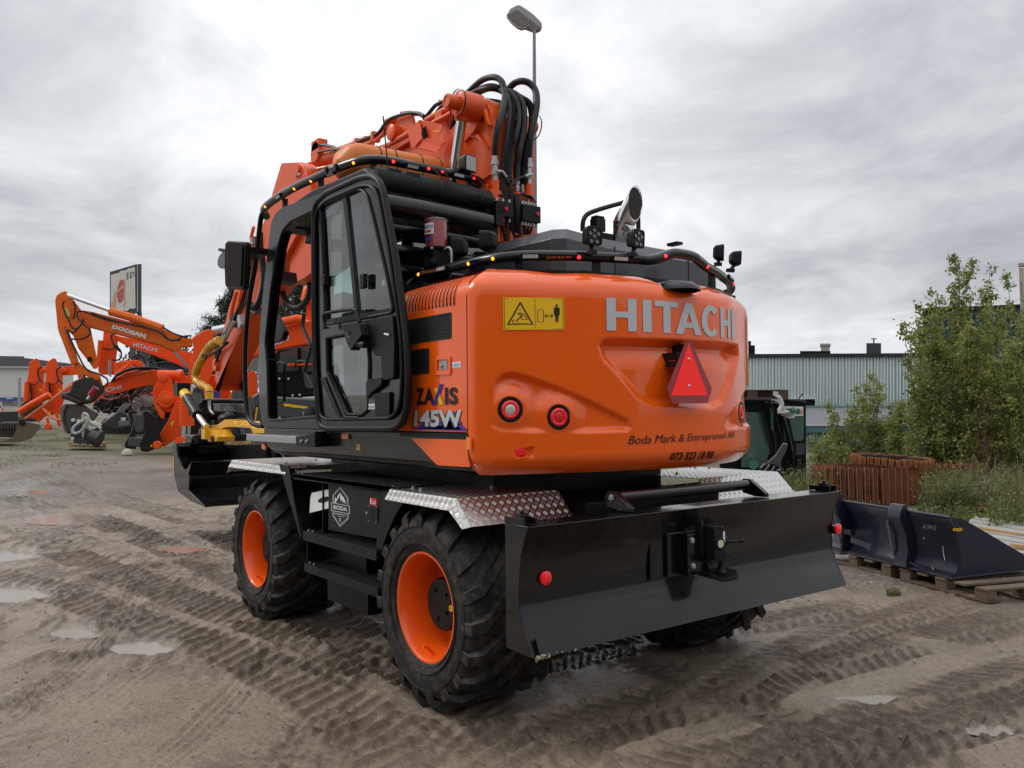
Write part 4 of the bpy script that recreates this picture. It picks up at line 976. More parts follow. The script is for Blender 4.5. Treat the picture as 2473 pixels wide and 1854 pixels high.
# hood
rd=[(-.60,.27,2.775),(-1.22,.215,2.785),(-1.285,.15,2.785),(-1.30,-.15,2.755),(-1.30,-.50,2.750),(-1.30,-1.08,2.742),(-.6,-1.08,2.742)]
def off(p,d,dz):
    c=Vector((-.9,-.45,0)); v=Vector((p[0],p[1],0))-c; s=Vector((1 if v.x>0 else -1,1 if v.y>0 else -1,0)); 
    return Vector((p[0]+(-d if p[0]<-1.1 else 0),p[1]+(d if p[1]>.1 else (-d if p[1]<-1 else 0)),p[2]-dz))
b=MB(); r0=[Vector(p) for p in rd]; r1=[off(p,.055,.075) for p in rd]; r2=[Vector((p.x,p.y,2.385)) for p in r1]; n=len(rd)
mid=[Vector((max(p.x,-1.18),min(max(p.y,-1.0),.10),p.z+.008)) for p in r0]
b.add(mid+r0+r1+r2,[tuple(range(n))]+[(k*n+i,k*n+(i+1)%n,(k+1)*n+(i+1)%n,(k+1)*n+i) for k in range(3) for i in range(n)])
HD=b.build('hood',mat('dark_grey_hood_paint',(.045,.047,.052),.35,coat=.3),EX,flip=False,bev=.004)
b=MB()
for y0 in(-.20,-.92): b.box((-1.3575,y0,2.39),(-1.352,y0-.006,2.70))
b.box((-1.36,.1,2.50),(-1.355,-.03,2.515)); b.build('panel_gap',DK,HD)
b=MB(); b.cyl((-1.25,-1.0,2.385),(-1.25,-1.0,2.6),.02); b.build('post',BM,EX)
# exhaust
E0=Vector((-1.193,-.45,2.66)); E1=Vector((-1.193,-.45,2.915)); T1=Vector((-1.305,-.452,3.035))
b=MB(); rr=.073; d=(T1-E1).normalized(); seg=40
def ringcut(c,dr,pn,pc,r):
    up=Vector((0,1,0)); U=(up-dr*up.dot(dr)).normalized(); V=dr.cross(U); o=[]
    for k in range(seg):
        a=2*math.pi*k/seg; p=c+(U*math.cos(a)+V*math.sin(a))*r; t=(pc-p).dot(pn)/dr.dot(pn); o.append(p+dr*t)
    return o
mit=(d+Vector((0,0,1))).normalized()
R0=ringcut(E0,Vector((0,0,1)),Vector((0,0,1)),E0,rr); R1=ringcut(E1,Vector((0,0,1)),mit,E1,rr)
# matching order on the tilted piece
def proj2(R,dr,pn,pc): return [p+dr*((pc-p).dot(pn)/dr.dot(pn)) for p in R]
pn=Vector((-1,-.05,-.08)).normalized(); R2=proj2(R1,d,pn,T1)
b.add(R0+R1+R2,[(i,(i+1)%seg,seg+(i+1)%seg,seg+i) for i in range(seg)]+[(seg+i,seg+(i+1)%seg,2*seg+(i+1)%seg,2*seg+i) for i in range(seg)])
EP=b.build('exhaust_pipe',CH,EX,smooth=30,solid=.003)
b=MB(); cc=T1-d*.012; R3=[p-d*.012 for p in R2]; b.add([cc]+R3,[(0,i+1,(i+1)%seg+1) for i in range(seg)]); b.build('pipe_mouth_disc',mat('dark_pipe_inside',(.045,.042,.035),.9),EP)  # dark disc closing the pipe just inside its mouth
b=MB(); b.tube(K('H2',[(138,640),(138,560),(155,490),(215,425),(400,360),(600,305),(740,270),(800,400),(812,560),(812,640)],x=-.98),.017,10,sm=4); b.build('handrail',BM,EX,smooth=50)
b=MB(); b.box((-1.05,-.62,2.75),(-1.0,-.30,2.87)); b.box((-1.0,-.7,2.79),(-.97,-.78,2.86)); b.box((-1.20,-.52,2.75),(-1.12,-.58,2.84)); b.build('exhaust_bracket',BM,EX,bev=.004)
b=MB(); c=K1('H2',(320,575),x=-1.0); b.ob(c,(.07,.085,.09)); b.ob((-1.0,-.4,2.78),(.03,.03,.10)); 
for k in range(7): b.ob(c+Vector((0,-.036+.012*k,.055)),(.06,.003,.02))
b.build('hood_work_lamp',BT,EX,bev=.004)
b=MB(); b.ob(K1('H2',(1255,800),x=-1.2),(.1,.06,.02)); b.build('hood_bracket',BM,EX)
# ---------------------------------------------------------------- rear light bar
LBP=[(-.60,.90,2.45),(-.78,.922,2.485),(-1.25,.905,2.488),(-1.47,.88,2.488),(-1.60,.83,2.488),(-1.70,.74,2.488),(-1.83,.50,2.488),(-1.93,.20,2.488),(-1.95,.11,2.488),(-1.965,.03,2.505),(-1.975,-.06,2.538),(-1.975,-.13,2.547),(-1.965,-.26,2.546),(-1.94,-.35,2.53),(-1.91,-.45,2.508),(-1.85,-.62,2.497),(-1.76,-.80,2.490),(-1.69,-.95,2.480),(-1.63,-1.04,2.45),(-1.55,-1.08,2.43)]
b=MB(); b.tube(LBP,.030,14,sm=4); RB_=b.build('rear_light_bar',BK,EX,smooth=50)
b=MB(); b.prism([(-.42,.93,2.50),(-.42,.93,2.30),(-.86,.93,2.36),(-.80,.93,2.47),(-.62,.93,2.48)],(0,-.01,0)); b.box((-1.86,.44,2.38),(-1.83,.40,2.49)); b.box((-1.62,.80,2.38),(-1.59,.77,2.49)); b.box((-1.86,-.56,2.38),(-1.83,-.60,2.5)); b.build('bar_bracket',BM,RB_)
def on_bar(path,c,p,r=.030):
    """point where the photo's ray passes closest to the bar, pushed to the bar's near surface"""
    R=ray(c,p).normalized(); best=None
    P=spline([Vector(q) for q in path],8)
    for a,e in zip(P,P[1:]):
        for k in range(4):
            q=a.lerp(e,k/4); w=q-CAMP; t=w.dot(R); dd=(w-R*t).length
            if best is None or dd<best[0]: best=(dd,q,(e-a).normalized(),CAMP+R*t)
    dd,q,t,h=best; v=(CAMP-q); v=(v-t*v.dot(t)).normalized(); o=(h-q); o=o-v*o.dot(v); 
    if o.length>r*.8: o=o.normalized()*r*.8
    nn=(o+v*math.sqrt(max(1e-6,r*r-o.length**2))).normalized()
    return q+nn*r,nn,t
def led(path,c,p,col,parent,r=.030):
    q,n,t=on_bar(path,c,p,r); b=MB(); b.lathe(q-n*.003,n,[(0,.0105),(.005,.010),(.0075,.005),(.008,0)],14)
    b.build({'A':'amber_marker_light','R':'red_marker_light'}[col],AL if col=='A' else RL,parent,smooth=50)
def glow(name,c,e):
    m=mat(name,c,.3,emit=e); return m
AL=glow('amber_light',(1,.26,.012),2.6); RL=glow('red_light',(1,.015,.02),3.2)
def strobe(path,c,p,parent,r=.030,L=.115):
    q,n,t=on_bar(path,c,p,r); w=n.cross(t).normalized(); R=Matrix((t,w,n)).transposed(); b=MB(); b.ob(q+n*.004,(L,.034,.014),R); s=b.build('strobe_module',BM,parent,bev=.003)
    b=MB(); 
    for k in range(6): b.ob(q+n*.012+t*(k-2.5)*L*.125,(L*.10,.020,.004),R)
    b.build('clear_diodes',mat('clear_diode',(.62,.60,.55),.25,coat=.6),s)
for c,p,col in(('C4',(150,522),'A'),('C4',(415,468),'A'),('C4',(540,443),'A'),('C4',(970,438),'R'),('C4',(1418,438),'R'),('C4',(1641,475),'R'),('C4',(1828,547),'R')): led(LBP,c,p,col,RB_)
for c,p in(('C4',(278,494)),('C4',(723,432)),('C4',(1183,444)),('C4',(1778,523))): strobe(LBP,c,p,RB_)
for c,quad in(('C4',[(800,446),(930,442),(930,426),(800,430)]),('C4',[(170,522),(245,506),(245,492),(170,508)])):
    P=[on_bar(LBP,c,p)[0] for p in quad]; Q=[on_bar(LBP,c,p)[1] for p in quad]
    fl=Flat().text('Entrax.se',(.02,.05,.98,.95),.02,shear=.03); fl.build('orange_lettering',mat('orange_print',(.65,.13,.02),.5),RB_,quadmap(*[a+n*.004 for a,n in zip(P,Q)]))
# square work lamps
def worklamp(pos,face,size=.105,name='work_lamp',lens=True,foot=None,parent=None):
    face=Vector(face).normalized(); s=Vector((0,0,1)).cross(face).normalized(); u=face.cross(s); R=Matrix((face,s,u)).transposed(); pos=Vector(pos); h=size/2
    sq=rnd([Vector((0,-h,-h)),Vector((0,h,-h)),Vector((0,h,h)),Vector((0,-h,h))],size*.2)
    b=MB()
    rings=[(-.06*size/.105,.55),(-.045*size/.105,.86),(.0,1.0),(.010,1.0),(.012,.88),(.008,.86)]
    m=len(sq); vs=[]
    for t,k in rings:
        for q in sq: vs.append(pos+R@Vector((t,q.y*k,q.z*k)))
    b.add(vs,[(i*m+j,i*m+(j+1)%m,(i+1)*m+(j+1)%m,(i+1)*m+j) for i in range(len(rings)-1) for j in range(m)]+[tuple(range(m))[::-1],tuple((len(rings)-1)*m+j for j in range(m))])
    ft=Vector(foot) if foot is not None else pos-u*(h+.05)
    b.tube([pos-face*.02-u*h*.9,ft+(pos-face*.02-u*h*.9-ft)*.3,ft],.013,8); b.ob(ft,(.05,.035,.02),R)
    o=b.build(name,BT,parent or EX,smooth=32)
    if lens:
        b=MB()
        for dy,dz in((0,.3),(-.26,.12),(.26,.12),(0,-.02),(-.18,-.3),(.18,-.3)): b.lathe(pos+R@Vector((.009,dy*size,dz*size)),face,[(0,size*.11),(.003,size*.09),(.001,size*.03),(.0015,0)],14)
        b.build('diodes',mat('dim_diode',(.16,.15,.13),.2,coat=.8),o,smooth=40)
    return o
w1=K1('H2',(270,700),x=-1.92); worklamp(w1,(-1,.10,-.05),foot=K1('H2',(250,900),x=-1.90))
w1=K1('H2',(805,735),x=-1.96); worklamp(w1,(-1,-.12,-.05),foot=K1('H2',(735,925),x=-1.955))
w1=K1('H2',(1830,905),x=-1.83); worklamp(w1,(-.8,-.62,-.05),.10,foot=K1('H2',(1780,1045),x=-1.83))
w1=K1('H2',(2020,975),x=-1.75); worklamp(w1,(-.55,-.85,-.08),.095,foot=K1('H2',(1930,1120),x=-1.76))
w1=K1('H1',(1185,880),y=.62); worklamp(w1,(.9,.45,0),.125,name='deck_lamp',lens=False,foot=K1('H1',(1290,1010),y=.62))
w1=K1('H1',(880,950),y=.66); worklamp(w1,(.9,.5,0),.125,name='deck_lamp',lens=False,foot=K1('H1',(940,1080),y=.66))
# grease pump
gc=K1('H1',(672,955),y=.78); gt=K1('H1',(665,650),y=.78); r=.074; hgt=gt.z-gc.z
G0=Vector((gc.x,gc.y,gc.z))
b=MB(); b.ob(G0+Vector((0,0,-.12)),(.12,.12,.24)); b.lathe(G0+Vector((0,0,-.03)),(0,0,1),[(0,.06),(.012,.085),(.03,.088),(.034,.07),(.034,0)],28); b.lathe(G0+Vector((-.05,.05,-.10)),(-.7,.7,0),[(0,.026),(.018,.024),(.02,0)],16)
b.box((G0.x-.06,G0.y-.08,2.36),(G0.x+.06,G0.y+.06,G0.z-.12)); GP=b.build('grease_pump',BM,EX,bev=.004)
b=MB(); b.lathe(G0,(0,0,1),[(.006,0),(.006,r-.006),(hgt*.90,r-.006),(hgt*.915,0)],32); b.build('red_grease',mat('red_grease',(.34,.008,.016),.35,var=.15,vs=18,coat=.4),GP,smooth=40)
PG=mat('pump_glass',(1,1,1),.02); glassify(PG,.5,(.96,.96,.95))
b=MB(); b.lathe(G0,(0,0,1),[(.0,r+.004),(.012,r),(hgt-.012,r),(hgt,r-.01),(hgt+.004,0)],36); b.build('clear_reservoir',PG,GP,smooth=40)
b=MB(); b.lathe(G0,(0,0,1),[(hgt*.92,r-.012),(hgt*.94,r+.001),(hgt*.955,r+.002),(hgt*.97,r-.006)],32); b.build('reservoir_rim',mat('milky',(.5,.42,.42),.3),GP,smooth=40)
vd=(CAMP-G0); va=math.atan2(vd.y,vd.x)
def cylmap(a0,a1,z0,z1,rad): return lambda u,v:(G0.x+rad*math.cos(a0+(a1-a0)*u),G0.y+rad*math.sin(a0+(a1-a0)*u),z0+(z1-z0)*v)
fl=Flat()
for i in range(10): fl.rect(i/10,0,(i+1)/10,1)
lb=fl.build('white_label',WH,GP,cylmap(va-1.35,va-.22,G0.z+hgt*.42,G0.z+hgt*.80,r+.002))
fl=Flat().text('LINCOLN',(.05,.5,.93,.82),.02,shear=.04); fl.build('blue_print',BL,lb,cylmap(va-1.35,va-.22,G0.z+hgt*.42,G0.z+hgt*.80,r+.003))
fl=Flat()
for i in range(6): fl.rect(.2+i*.1,.14,.3+i*.1,.36)
fl.build('red_print',RD,lb,cylmap(va-1.35,va-.22,G0.z+hgt*.42,G0.z+hgt*.80,r+.003))
fl=Flat()
for i in range(8): fl.rect(i/8,0,(i+1)/8,1)
fl.build('blue_label',mat('blue_label',(.03,.05,.35),.4),GP,cylmap(va-1.2,va-.45,G0.z+hgt*.20,G0.z+hgt*.31,r+.002))
b=MB(); b.tube([G0+Vector((-.07,-.01,-.02)),G0+Vector((-.10,-.03,-.01)),G0+Vector((-.115,-.04,-.04)),G0+Vector((-.115,-.04,-.12))],.009,10,sm=3); b.lathe(G0+Vector((-.115,-.04,-.12)),(0,0,-1),[(0,.013),(.03,.013),(.03,0)],8); b.lathe(G0+Vector((-.055,.065,-.015)),(-.6,.8,0),[(0,.010),(.012,.010),(.012,0)],8); b.build('hose_fitting',ZN,GP,smooth=40)
# ================================================================ cab
def c3(pts,y): return [(p.x,p.z) for p in K('C3',pts,y=y)]
YC=1.20
FO=[(188,1442),(170,1330),(162,1100),(180,800),(205,560),(232,340),(262,288),(300,262),(462,205)]
cabo=c3(FO,YC)+[(-.42,3.13),(-.52,3.02),(-.56,2.2),(-.56,1.515)]
door=rnd([Vector((x,z)) for x,z in c3([(222,1405),(214,1100),(203,990),(232,720),(270,480),(296,390),(340,338),(450,285)],YC)]+[Vector((.16,3.06)),Vector((.14,1.60))],.05)
rwin=rnd([Vector(p) for p in [(.06,2.98),(-.33,2.98),(-.44,2.15),(.06,2.15)]],.06)
b=MB(); co_=[(v.x,v.y) for v in rnd([Vector(p) for p in cabo],.05)]
cutplate([co_,[(v.x,v.y) for v in door],[(v.x,v.y) for v in rwin],[(v.x,v.y) for v in rnd([Vector(p) for p in [(.06,2.08),(-.43,2.08),(-.43,1.60),(.06,1.60)]],.05)]],lambda u,v,w:(u,YC-.035+w,v),.07,b)
CB=b.build('cab_frame',BK,EX,bev=.008)
# rubber seal round the doorway
b=MB(); b.tube([(v.x,YC+.002,v.y) for v in door],.012,8,closed=True); b.build('door_seal',BT,CB,smooth=50)
# far side wall with its window opening
b=MB(); cutplate([[(1.25,1.515),(1.33,1.8),(1.26,2.5),(1.03,3.13),(-.42,3.13),(-.50,3.0),(-.50,1.515)],[(1.18,1.98),(1.17,2.5),(.95,3.04),(.62,3.04),(.62,1.98)],[(.55,2.0),(.55,3.04),(-.38,3.04),(-.42,2.0)]],lambda u,v,w:(u,.23+w,v),.05,b); b.build('far_side_frame',BM,CB,bev=.005)
# roof
b=MB(); rf=rnd([Vector((.86,3.125)),Vector((.78,3.205)),Vector((.3,3.235)),Vector((-.50,3.20)),Vector((-.60,3.13)),Vector((-.58,3.06)),Vector((.86,3.06))],.03)
b.prism([(v.x,1.18,v.y) for v in rf],(0,-.97,0)); b.build('roof',BT,CB,bev=.02,bseg=3)
b=MB(); b.box((.55,1.02,3.22),(-.35,.35,3.245)); b.build('roof_hatch',BM,CB,bev=.01)
# rear: header, corner plate, guard bars
def bar(z0,z1,x,y0,y1,r):  # a flattened horizontal bar
    b=MB(); h=(z1-z0)/2; zc=(z0+z1)/2
    sec=[Vector((x-r*math.cos(a),zc+h*math.sin(a))) for a in [math.radians(-90+18*i) for i in range(11)]]
    vs=[];n=len(sec); ys=[y0,y0-.06,y0-.14]+[y0+(y1-y0)*t for t in(.35,.5,.65,.8,1.)]
    for y in ys:
        k=1.0; xo=(.07*((y-y0)/(y1-y0))**2)
        for s in sec: vs.append((s.x+xo,y,s.y))
    return b.add(vs,[(i*n+j,(i+1)*n+j,(i+1)*n+j+1,i*n+j+1) for i in range(len(ys)-1) for j in range(n-1)]+[tuple(range(n)),tuple((len(ys)-1)*n+j for j in range(n))[::-1]])
bar(3.045,3.19,-.58,1.15,.20,.05).build('rear_header',BT,CB,smooth=35)
bar(2.875,3.02,-.62,1.17,.24,.07).build('guard_bar',BK,CB,smooth=35)
bar(2.775,2.845,-.60,1.17,.24,.035).build('guard_bar',BK,CB,smooth=35)
bar(2.635,2.705,-.60,1.17,.24,.035).build('guard_bar',BK,CB,smooth=35)
bar(2.50,2.575,-.60,1.17,.24,.035).build('guard_bar',BK,CB,smooth=35)
b=MB(); b.prism([(-.50,.235,3.16),(-.46,.20,2.5),(-.40,.20,2.5),(-.40,.20,3.16)],(0,-.03,0)); b.prism([(-.545,.26,3.13),(-.545,.15,3.10),(-.545,.15,2.5),(-.545,.22,2.5)],(.05,0,0)); b.build('rear_corner_plate',BT,CB,bev=.006)
b=MB(); b.box((-.56,.21,3.08),(-.60,.14,2.93)); cp=b.build('corner_bracket',BM,CB,bev=.004)
b=MB(); b.box((-.54,1.15,1.515),(-.57,.22,2.44)); b.box((-.50,1.19,2.44),(-.585,1.10,3.08)); b.build('rear_wall',BM,CB,bev=.006)
b=MB(); b.add([(-.53,1.13,2.44),(-.53,.24,2.44),(-.50,.24,3.05),(-.50,1.13,3.05)],[(0,1,2,3)]); b.build('rear_window',GL,CB)
b=MB(); b.add([(-.42,.235,2.0),(.55,.235,2.0),(.55,.235,3.04),(-.38,.235,3.04)],[(0,1,2,3)]); b.build('far_window',GL,CB)
b=MB(); b.add([(x,1.175,z) for x,z in [(.06,2.15),(.06,2.98),(-.33,2.98),(-.44,2.15)]],[(0,1,2,3)]); b.build('side_window',GL,CB)
b=MB(); b.add([(x,1.175,z) for x,z in [(.06,1.60),(.06,2.08),(-.43,2.08),(-.43,1.60)]],[(0,1,2,3)]); b.build('side_window',GL,CB)
# front: pillars, dash, windscreen frame
b=MB(); b.tube([(1.19,.25,1.60),(1.27,.25,1.95),(1.21,.25,2.5),(.98,.25,3.08)],.03,8,sm=3); b.box((1.28,.25,1.515),(1.22,1.17,1.60)); b.box((.80,1.16,3.05),(1.02,.25,3.13)); b.build('windscreen_frame',BM,CB,bev=.004)
b=MB(); b.box((1.22,1.17,1.515),(-.52,.22,1.55)); b.build('cab_floor',BM,CB)
b=MB(); b.prism([(.55,.95,2.98),(1.0,.95,2.98),(.95,.95,3.06),(.5,.95,3.06)],(0,-.6,0)); b.build('roof_lining',BT,CB,bev=.01)
# interior: steering column and wheel, seat, consoles, monitor, grab loop, wiper arm
b=MB(); b.tube([(1.05,.70,1.56),(.88,.70,2.0),(.82,.70,2.17)],.045,10,sm=3); b.build('steering_column',BT,CB,smooth=50)
b=MB(); A=Vector((-.35,0,.94)).normalized(); U=Vector((0,1,0)); V=A.cross(U); c=Vector((.80,.72,2.20)); b.tube([c+U*.18*math.cos(t)+V*.18*math.sin(t) for t in [2*math.pi*k/28 for k in range(28)]],.014,8,closed=True)
for t in(.5,2.6,4.7): b.tube([c,c+U*.17*math.cos(t)+V*.17*math.sin(t)],.012,6)
b.lathe(c,A,[(-.02,.05),(.02,.05),(.03,.03),(.03,0)],16); b.build('steering_wheel',BT,CB,smooth=50)
b=MB(); b.ob((-.02,.68,1.95),(.50,.50,.13)); b.ob((-.28,.68,2.36),(.13,.48,.74),(0,-.14,0)); b.ob((-.36,.68,2.82),(.09,.28,.18),(0,-.14,0)); b.ob((0,.68,1.72),(.36,.34,.34)); b.build('seat',BT,CB,bev=.04,bseg=3)
b=MB(); b.ob((.10,.98,2.08),(.46,.13,.10)); b.ob((.10,.38,2.08),(.46,.13,.10)); b.ob((0,.98,1.8),(.3,.1,.5)); b.ob((0,.38,1.8),(.3,.1,.5)); b.tube([(.30,.98,2.12),(.32,.98,2.26)],.022,8); b.tube([(.30,.38,2.12),(.32,.38,2.26)],.022,8); b.lathe((.32,.98,2.26),(0,0,1),[(0,.02),(.04,.032),(.10,.026),(.12,0)],12); b.build('consoles',BT,CB,bev=.01)
q=K('C3',[(232,845),(250,842),(300,930),(285,975),(235,990),(215,990)],y=.95); b=MB(); b.prism(rnd(q,.02),(0,-.05,0)); b.build('monitor',BT,CB,bev=.006)
q=K1('F3',(915,390),y=.45); b=MB(); b.ob(q,(.12,.20,.10),(0,.2,.3)); b.tube([q,q+Vector((.1,0,.3)),q+Vector((.05,0,.6))],.012,6); b.build('far_mirror_camera',BT,CB,bev=.015)
b=MB(); b.tube(K('F3',[(800,1130),(840,1020),(875,990),(905,1000),(910,1040),(908,1240),(890,1270),(805,1305)],y=1.02),.012,8,sm=3); b.tube(K('F3',[(985,1030),(1000,985),(1060,985),(1060,1020)],y=.6),.010,8,sm=3); b.build('grab_loop',BT,CB,smooth=50)
b=MB(); b.tube(K('F3',[(890,160),(880,330),(858,600),(830,660)],y=.40),.014,6); b.tube(K('F3',[(1100,880),(1050,1060),(1110,1180)],y=.6),.014,6); b.build('wiper_arm',BM,CB,smooth=50)
for pts,y in (([(1050,120),(1060,250),(1085,380),(1090,480),(1060,560),(1010,600),(960,590),(920,545),(895,490)],-.0),):
    pass
# front guard rail that runs down from the roof bar
b=MB(); b.tube(K('C3',[(212,262),(185,300),(172,360),(150,560),(115,760),(95,980),(93,1180),(103,1350),(120,1405),(150,1428),(190,1432)],y=1.15),.021,10,sm=4); b.tube([(1.33,1.13,2.95),(1.18,1.10,2.92)],.02,8); GRL=b.build('front_guard_rail',BM,EX,smooth=50)
# mirror
mp=rnd(K('F3',[(492,120),(624,128),(628,150),(612,472),(492,468),(486,300)],y=1.42),.035,4)
b=MB(); b.prism(mp,(0,-.05,0)); MR=b.build('mirror_housing',BT,EX,bev=.012,bseg=3)
MM=mat('dark_mirror_glass',(.014,.008,.006),.4,spec=.03)  # dark reflection put into a matt near-black colour
cpt=sum(mp,Vector((0,0,0)))/len(mp); b=MB(); ins=[cpt+(p-cpt)*.90+Vector((0,.014,0)) for p in mp]; b.add(ins,[tuple(range(len(ins)))]); b.build('dark_mirror_glass',MM,MR)
b=MB(); b.prism(rnd(K('F3',[(505,190),(470,190),(435,240),(425,290),(445,320),(505,322)],y=1.36),.03),(0,-.02,0)); b.build('round_mirror',mat('grey_plastic',(.10,.105,.115),.5),MR,bev=.004)
b=MB(); b.box(K1('F3',(620,205),y=1.36),K1('F3',(700,222),y=1.16)); b.tube(K('F3',[(445,185),(500,195)],y=1.36),.014,6); b.build('mirror_arm',BM,MR)
# roof light bar
RBP=[Vector(v) for v in [(1.42,1.10,3.26),(1.30,1.16,3.30),(.9,1.18,3.315),(.55,1.185,3.312),(.30,1.175,3.308),(0,1.16,3.305),(-.25,1.12,3.303),(-.38,1.05,3.30),(-.42,.94,3.298),(-.42,.75,3.296),(-.42,.52,3.294),(-.41,.30,3.292),(-.38,.20,3.29),(-.30,.165,3.285),(-.18,.18,3.28),(-.05,.2,3.26)]]
b=MB(); b.tube(RBP,.031,14,sm=4); RF=b.build('roof_light_bar',BK,EX,smooth=50)
for c,p,col in(('C2',(380,895),'A'),('C2',(568,785),'A'),('C2',(671,740),'A'),('C2',(940,628),'A'),('C2',(1160,622),'R'),('C2',(1379,666),'R'),('C2',(1467,683),'R'),('C2',(1663,722),'R')): led(RBP,c,p,col,RF,.031)
for p in((1275,650),(1565,706),(797,690),(470,830)): strobe(RBP,'C2',p,RF,.031,.11)
b=MB()
for x,y in((.95,1.15),(.28,1.15),(-.35,1.06),(-.35,.30)): b.box((x,y,3.19),(x-.04,y-.03,3.30))
for p in((830,655),(770,675)): b.ob(on_bar(RBP,'C2',p,.031)[0],(.03,.02,.05))
b.build('bar_bracket',BM,RF)
b=MB(); b.ob((-.60,1.02,3.165),(.03,.10,.05)); b.ob((-.60,.88,3.165),(.03,.10,.045)); ab=b.build('aerial_foot',BM,CB,bev=.004)
b=MB(); b.tube([K1('F2',p,x=-.60) for p in((1325,905),(1300,680),(1262,265))],.0045,6); b.build('aerial',BT,CB)
b=MB(); b.tube([(-.46,.68,3.30),(-.52,.68,3.27),(-.63,.66,3.17),(-.64,.65,3.09)],.004,5,sm=3); b.tube([(-.46,.60,3.30),(-.55,.60,3.25),(-.64,.58,3.12)],.004,5,sm=3); b.tube([(-.44,.30,3.30),(-.52,.28,3.24),(-.60,.32,3.16),(-.62,.34,3.08)],.004,5,sm=3); b.build('cable',BT,RF)
# roof work lamp at the end of the bar, pointing back
c=K1('C2',(1650,638),x=-.47); worklamp(c,(-1,-.25,-.02),.12,name='roof_work_lamp',lens=False,foot=(-.42,.40,3.33))
b=MB(); f_=Vector((-1,-.25,-.02)).normalized(); s=Vector((0,0,1)).cross(f_).normalized(); u=f_.cross(s); R=Matrix((f_,s,u)).transposed(); b.ob(c+f_*.014,(.006,.095,.10),R)
for k in range(9): b.ob(c+f_*.018+u*(k-4)*.011,(.004,.09,.003),R)
b.build('ribbed_lens',mat('ribbed_lens',(.50,.50,.48),.2,coat=1,bump=.002,bs=160),EX)
# yellow pod with straps on the roof
b=MB(); P0=Vector((.20,1.04,3.385)); P1_=Vector((.18,.14,3.385)); 
def pod(u,v):
    a=2*math.pi*u; t=v; e=1-max(0,(abs(t-.5)*2-.72)/.28)**2.2; e=max(e,0)**.5
    return P0.lerp(P1_,t)+Vector((math.copysign(abs(math.cos(a))**.6,math.cos(a))*.20*e,0,math.copysign(abs(math.sin(a))**.7,math.sin(a))*.12*e+.06))
b.grid(28,30,pod,cu=True); PD=b.build('roof_pod',mat('orange_yellow_plastic',(.74,.20,.035),.5,coat=.1,var=.06),EX,smooth=60)
b=MB()
for t in(.28,.42,.66,.84): b.tube([pod(u/28,t)+Vector((0,0,.0)) for u in range(28)],.006,5,closed=True)
b.build('strap',mat('dark_strap',(.05,.045,.045),.6),PD)
# ---------------------------------------------------------------- open cab door
YD=1.30
do=[(482,1425),(462,1150),(455,900),(453,300),(468,240),(520,190),(700,108),(762,98),(800,125),(822,175),(880,480),(920,760),(950,1000),(957,1200),(946,1350),(925,1415),(880,1447),(520,1447)]
uw=[(492,262),(560,228),(690,168),(722,176),(745,205),(770,300),(850,640),(882,812),(872,828),(700,862),(520,890),(510,600),(495,300)]
lw=[(528,962),(640,938),(744,930),(756,1100),(750,1345),(718,1372),(640,1372),(532,1150)]
O=rnd([Vector(p) for p in c3(do,YD)],.05); Uw=rnd([Vector(p) for p in c3(uw,YD)],.03); Lw=rnd([Vector(p) for p in c3(lw,YD)],.02)
b=MB(); cutplate([[tuple(v) for v in O],[tuple(v) for v in Uw],[tuple(v) for v in Lw]],lambda u,v,w:(u,YD-.02+w,v),.03,b)
DR=b.build('cab_door',BK,EX,bev=.004)
cd=sum(O,Vector((0,0)))/len(O)
b=MB(); b.tube([(v.x,YD-.01,v.y) for v in O],.022,8,closed=True); b.build('outer_seal',BT,DR,smooth=50)
ring=[cd+(v-cd)*.925 for v in O]
b=MB(); b.tube([(v.x,YD+.006,v.y) for v in ring],.011,8,closed=True); b.build('inner_seal',BT,DR,smooth=50)
b=MB(); b.tube([(v.x,YD-.002,v.y) for v in Uw],.010,8,closed=True); b.tube([(v.x,YD-.002,v.y) for v in Lw],.012,8,closed=True); b.build('window_seal',BT,DR,smooth=50)
b=MB(); b.add([(v.x,YD-.018,v.y) for v in Uw],[tuple(range(len(Uw)))]); b.build('upper_glass',GL,DR)
b=MB(); b.add([(v.x,YD-.018,v.y) for v in Lw],[tuple(range(len(Lw)))]); b.build('lower_glass',GL,DR)
b=MB(); b.prism(K('C3',[(612,215),(632,210),(660,480),(698,862),(680,866),(645,500)],y=YD-.004),(0,-.012,0)); b.prism(K('C3',[(505,868),(885,800),(885,820),(505,886)],y=YD-.002),(0,-.012,0)); b.build('sliding_window_frame',BM,DR)
b=MB(); b.tube(K('C3',[(520,912),(512,850),(530,830),(668,810),(690,830),(705,880)],y=YD+.05),.012,8,sm=3); b.tube(K('C3',[(520,912),(520,905)],y=YD),.02,8); b.build('grab_handle',BT,DR,smooth=50)
b=MB(); b.prism(rnd(K('C3',[(625,895),(800,860),(895,842),(905,1000),(900,1180),(842,1190),(830,1050),(800,1060),(780,1010),(700,1010),(660,1015),(640,960)],y=YD),.015),(0,.02,0))
b.prism(rnd(K('C3',[(768,1185),(842,1172),(838,1215),(790,1250),(760,1290),(756,1200)],y=YD),.01),(0,.025,0)); b.prism(rnd(K('C3',[(790,1260),(872,1250),(872,1372),(795,1378)],y=YD),.01),(0,.012,0))
b.ob(K1('C3',(700,960),y=YD+.05),(.17,.06,.08),(0,.5,0)); b.tube(K('C3',[(640,940),(670,985),(735,1000)],y=YD+.055),.022,8,sm=3)
b.build('lock_panel',BT,DR,bev=.006)
b=MB(); b.prism(K('C3',[(535,1165),(545,1160),(640,1380),(710,1382),(712,1400),(632,1398)],y=YD),(0,.018,0)); b.prism(K('C3',[(500,1180),(520,1170),(615,1392),(600,1405)],y=YD),(0,.012,0)); b.build('door_rib',BT,DR,bev=.004)
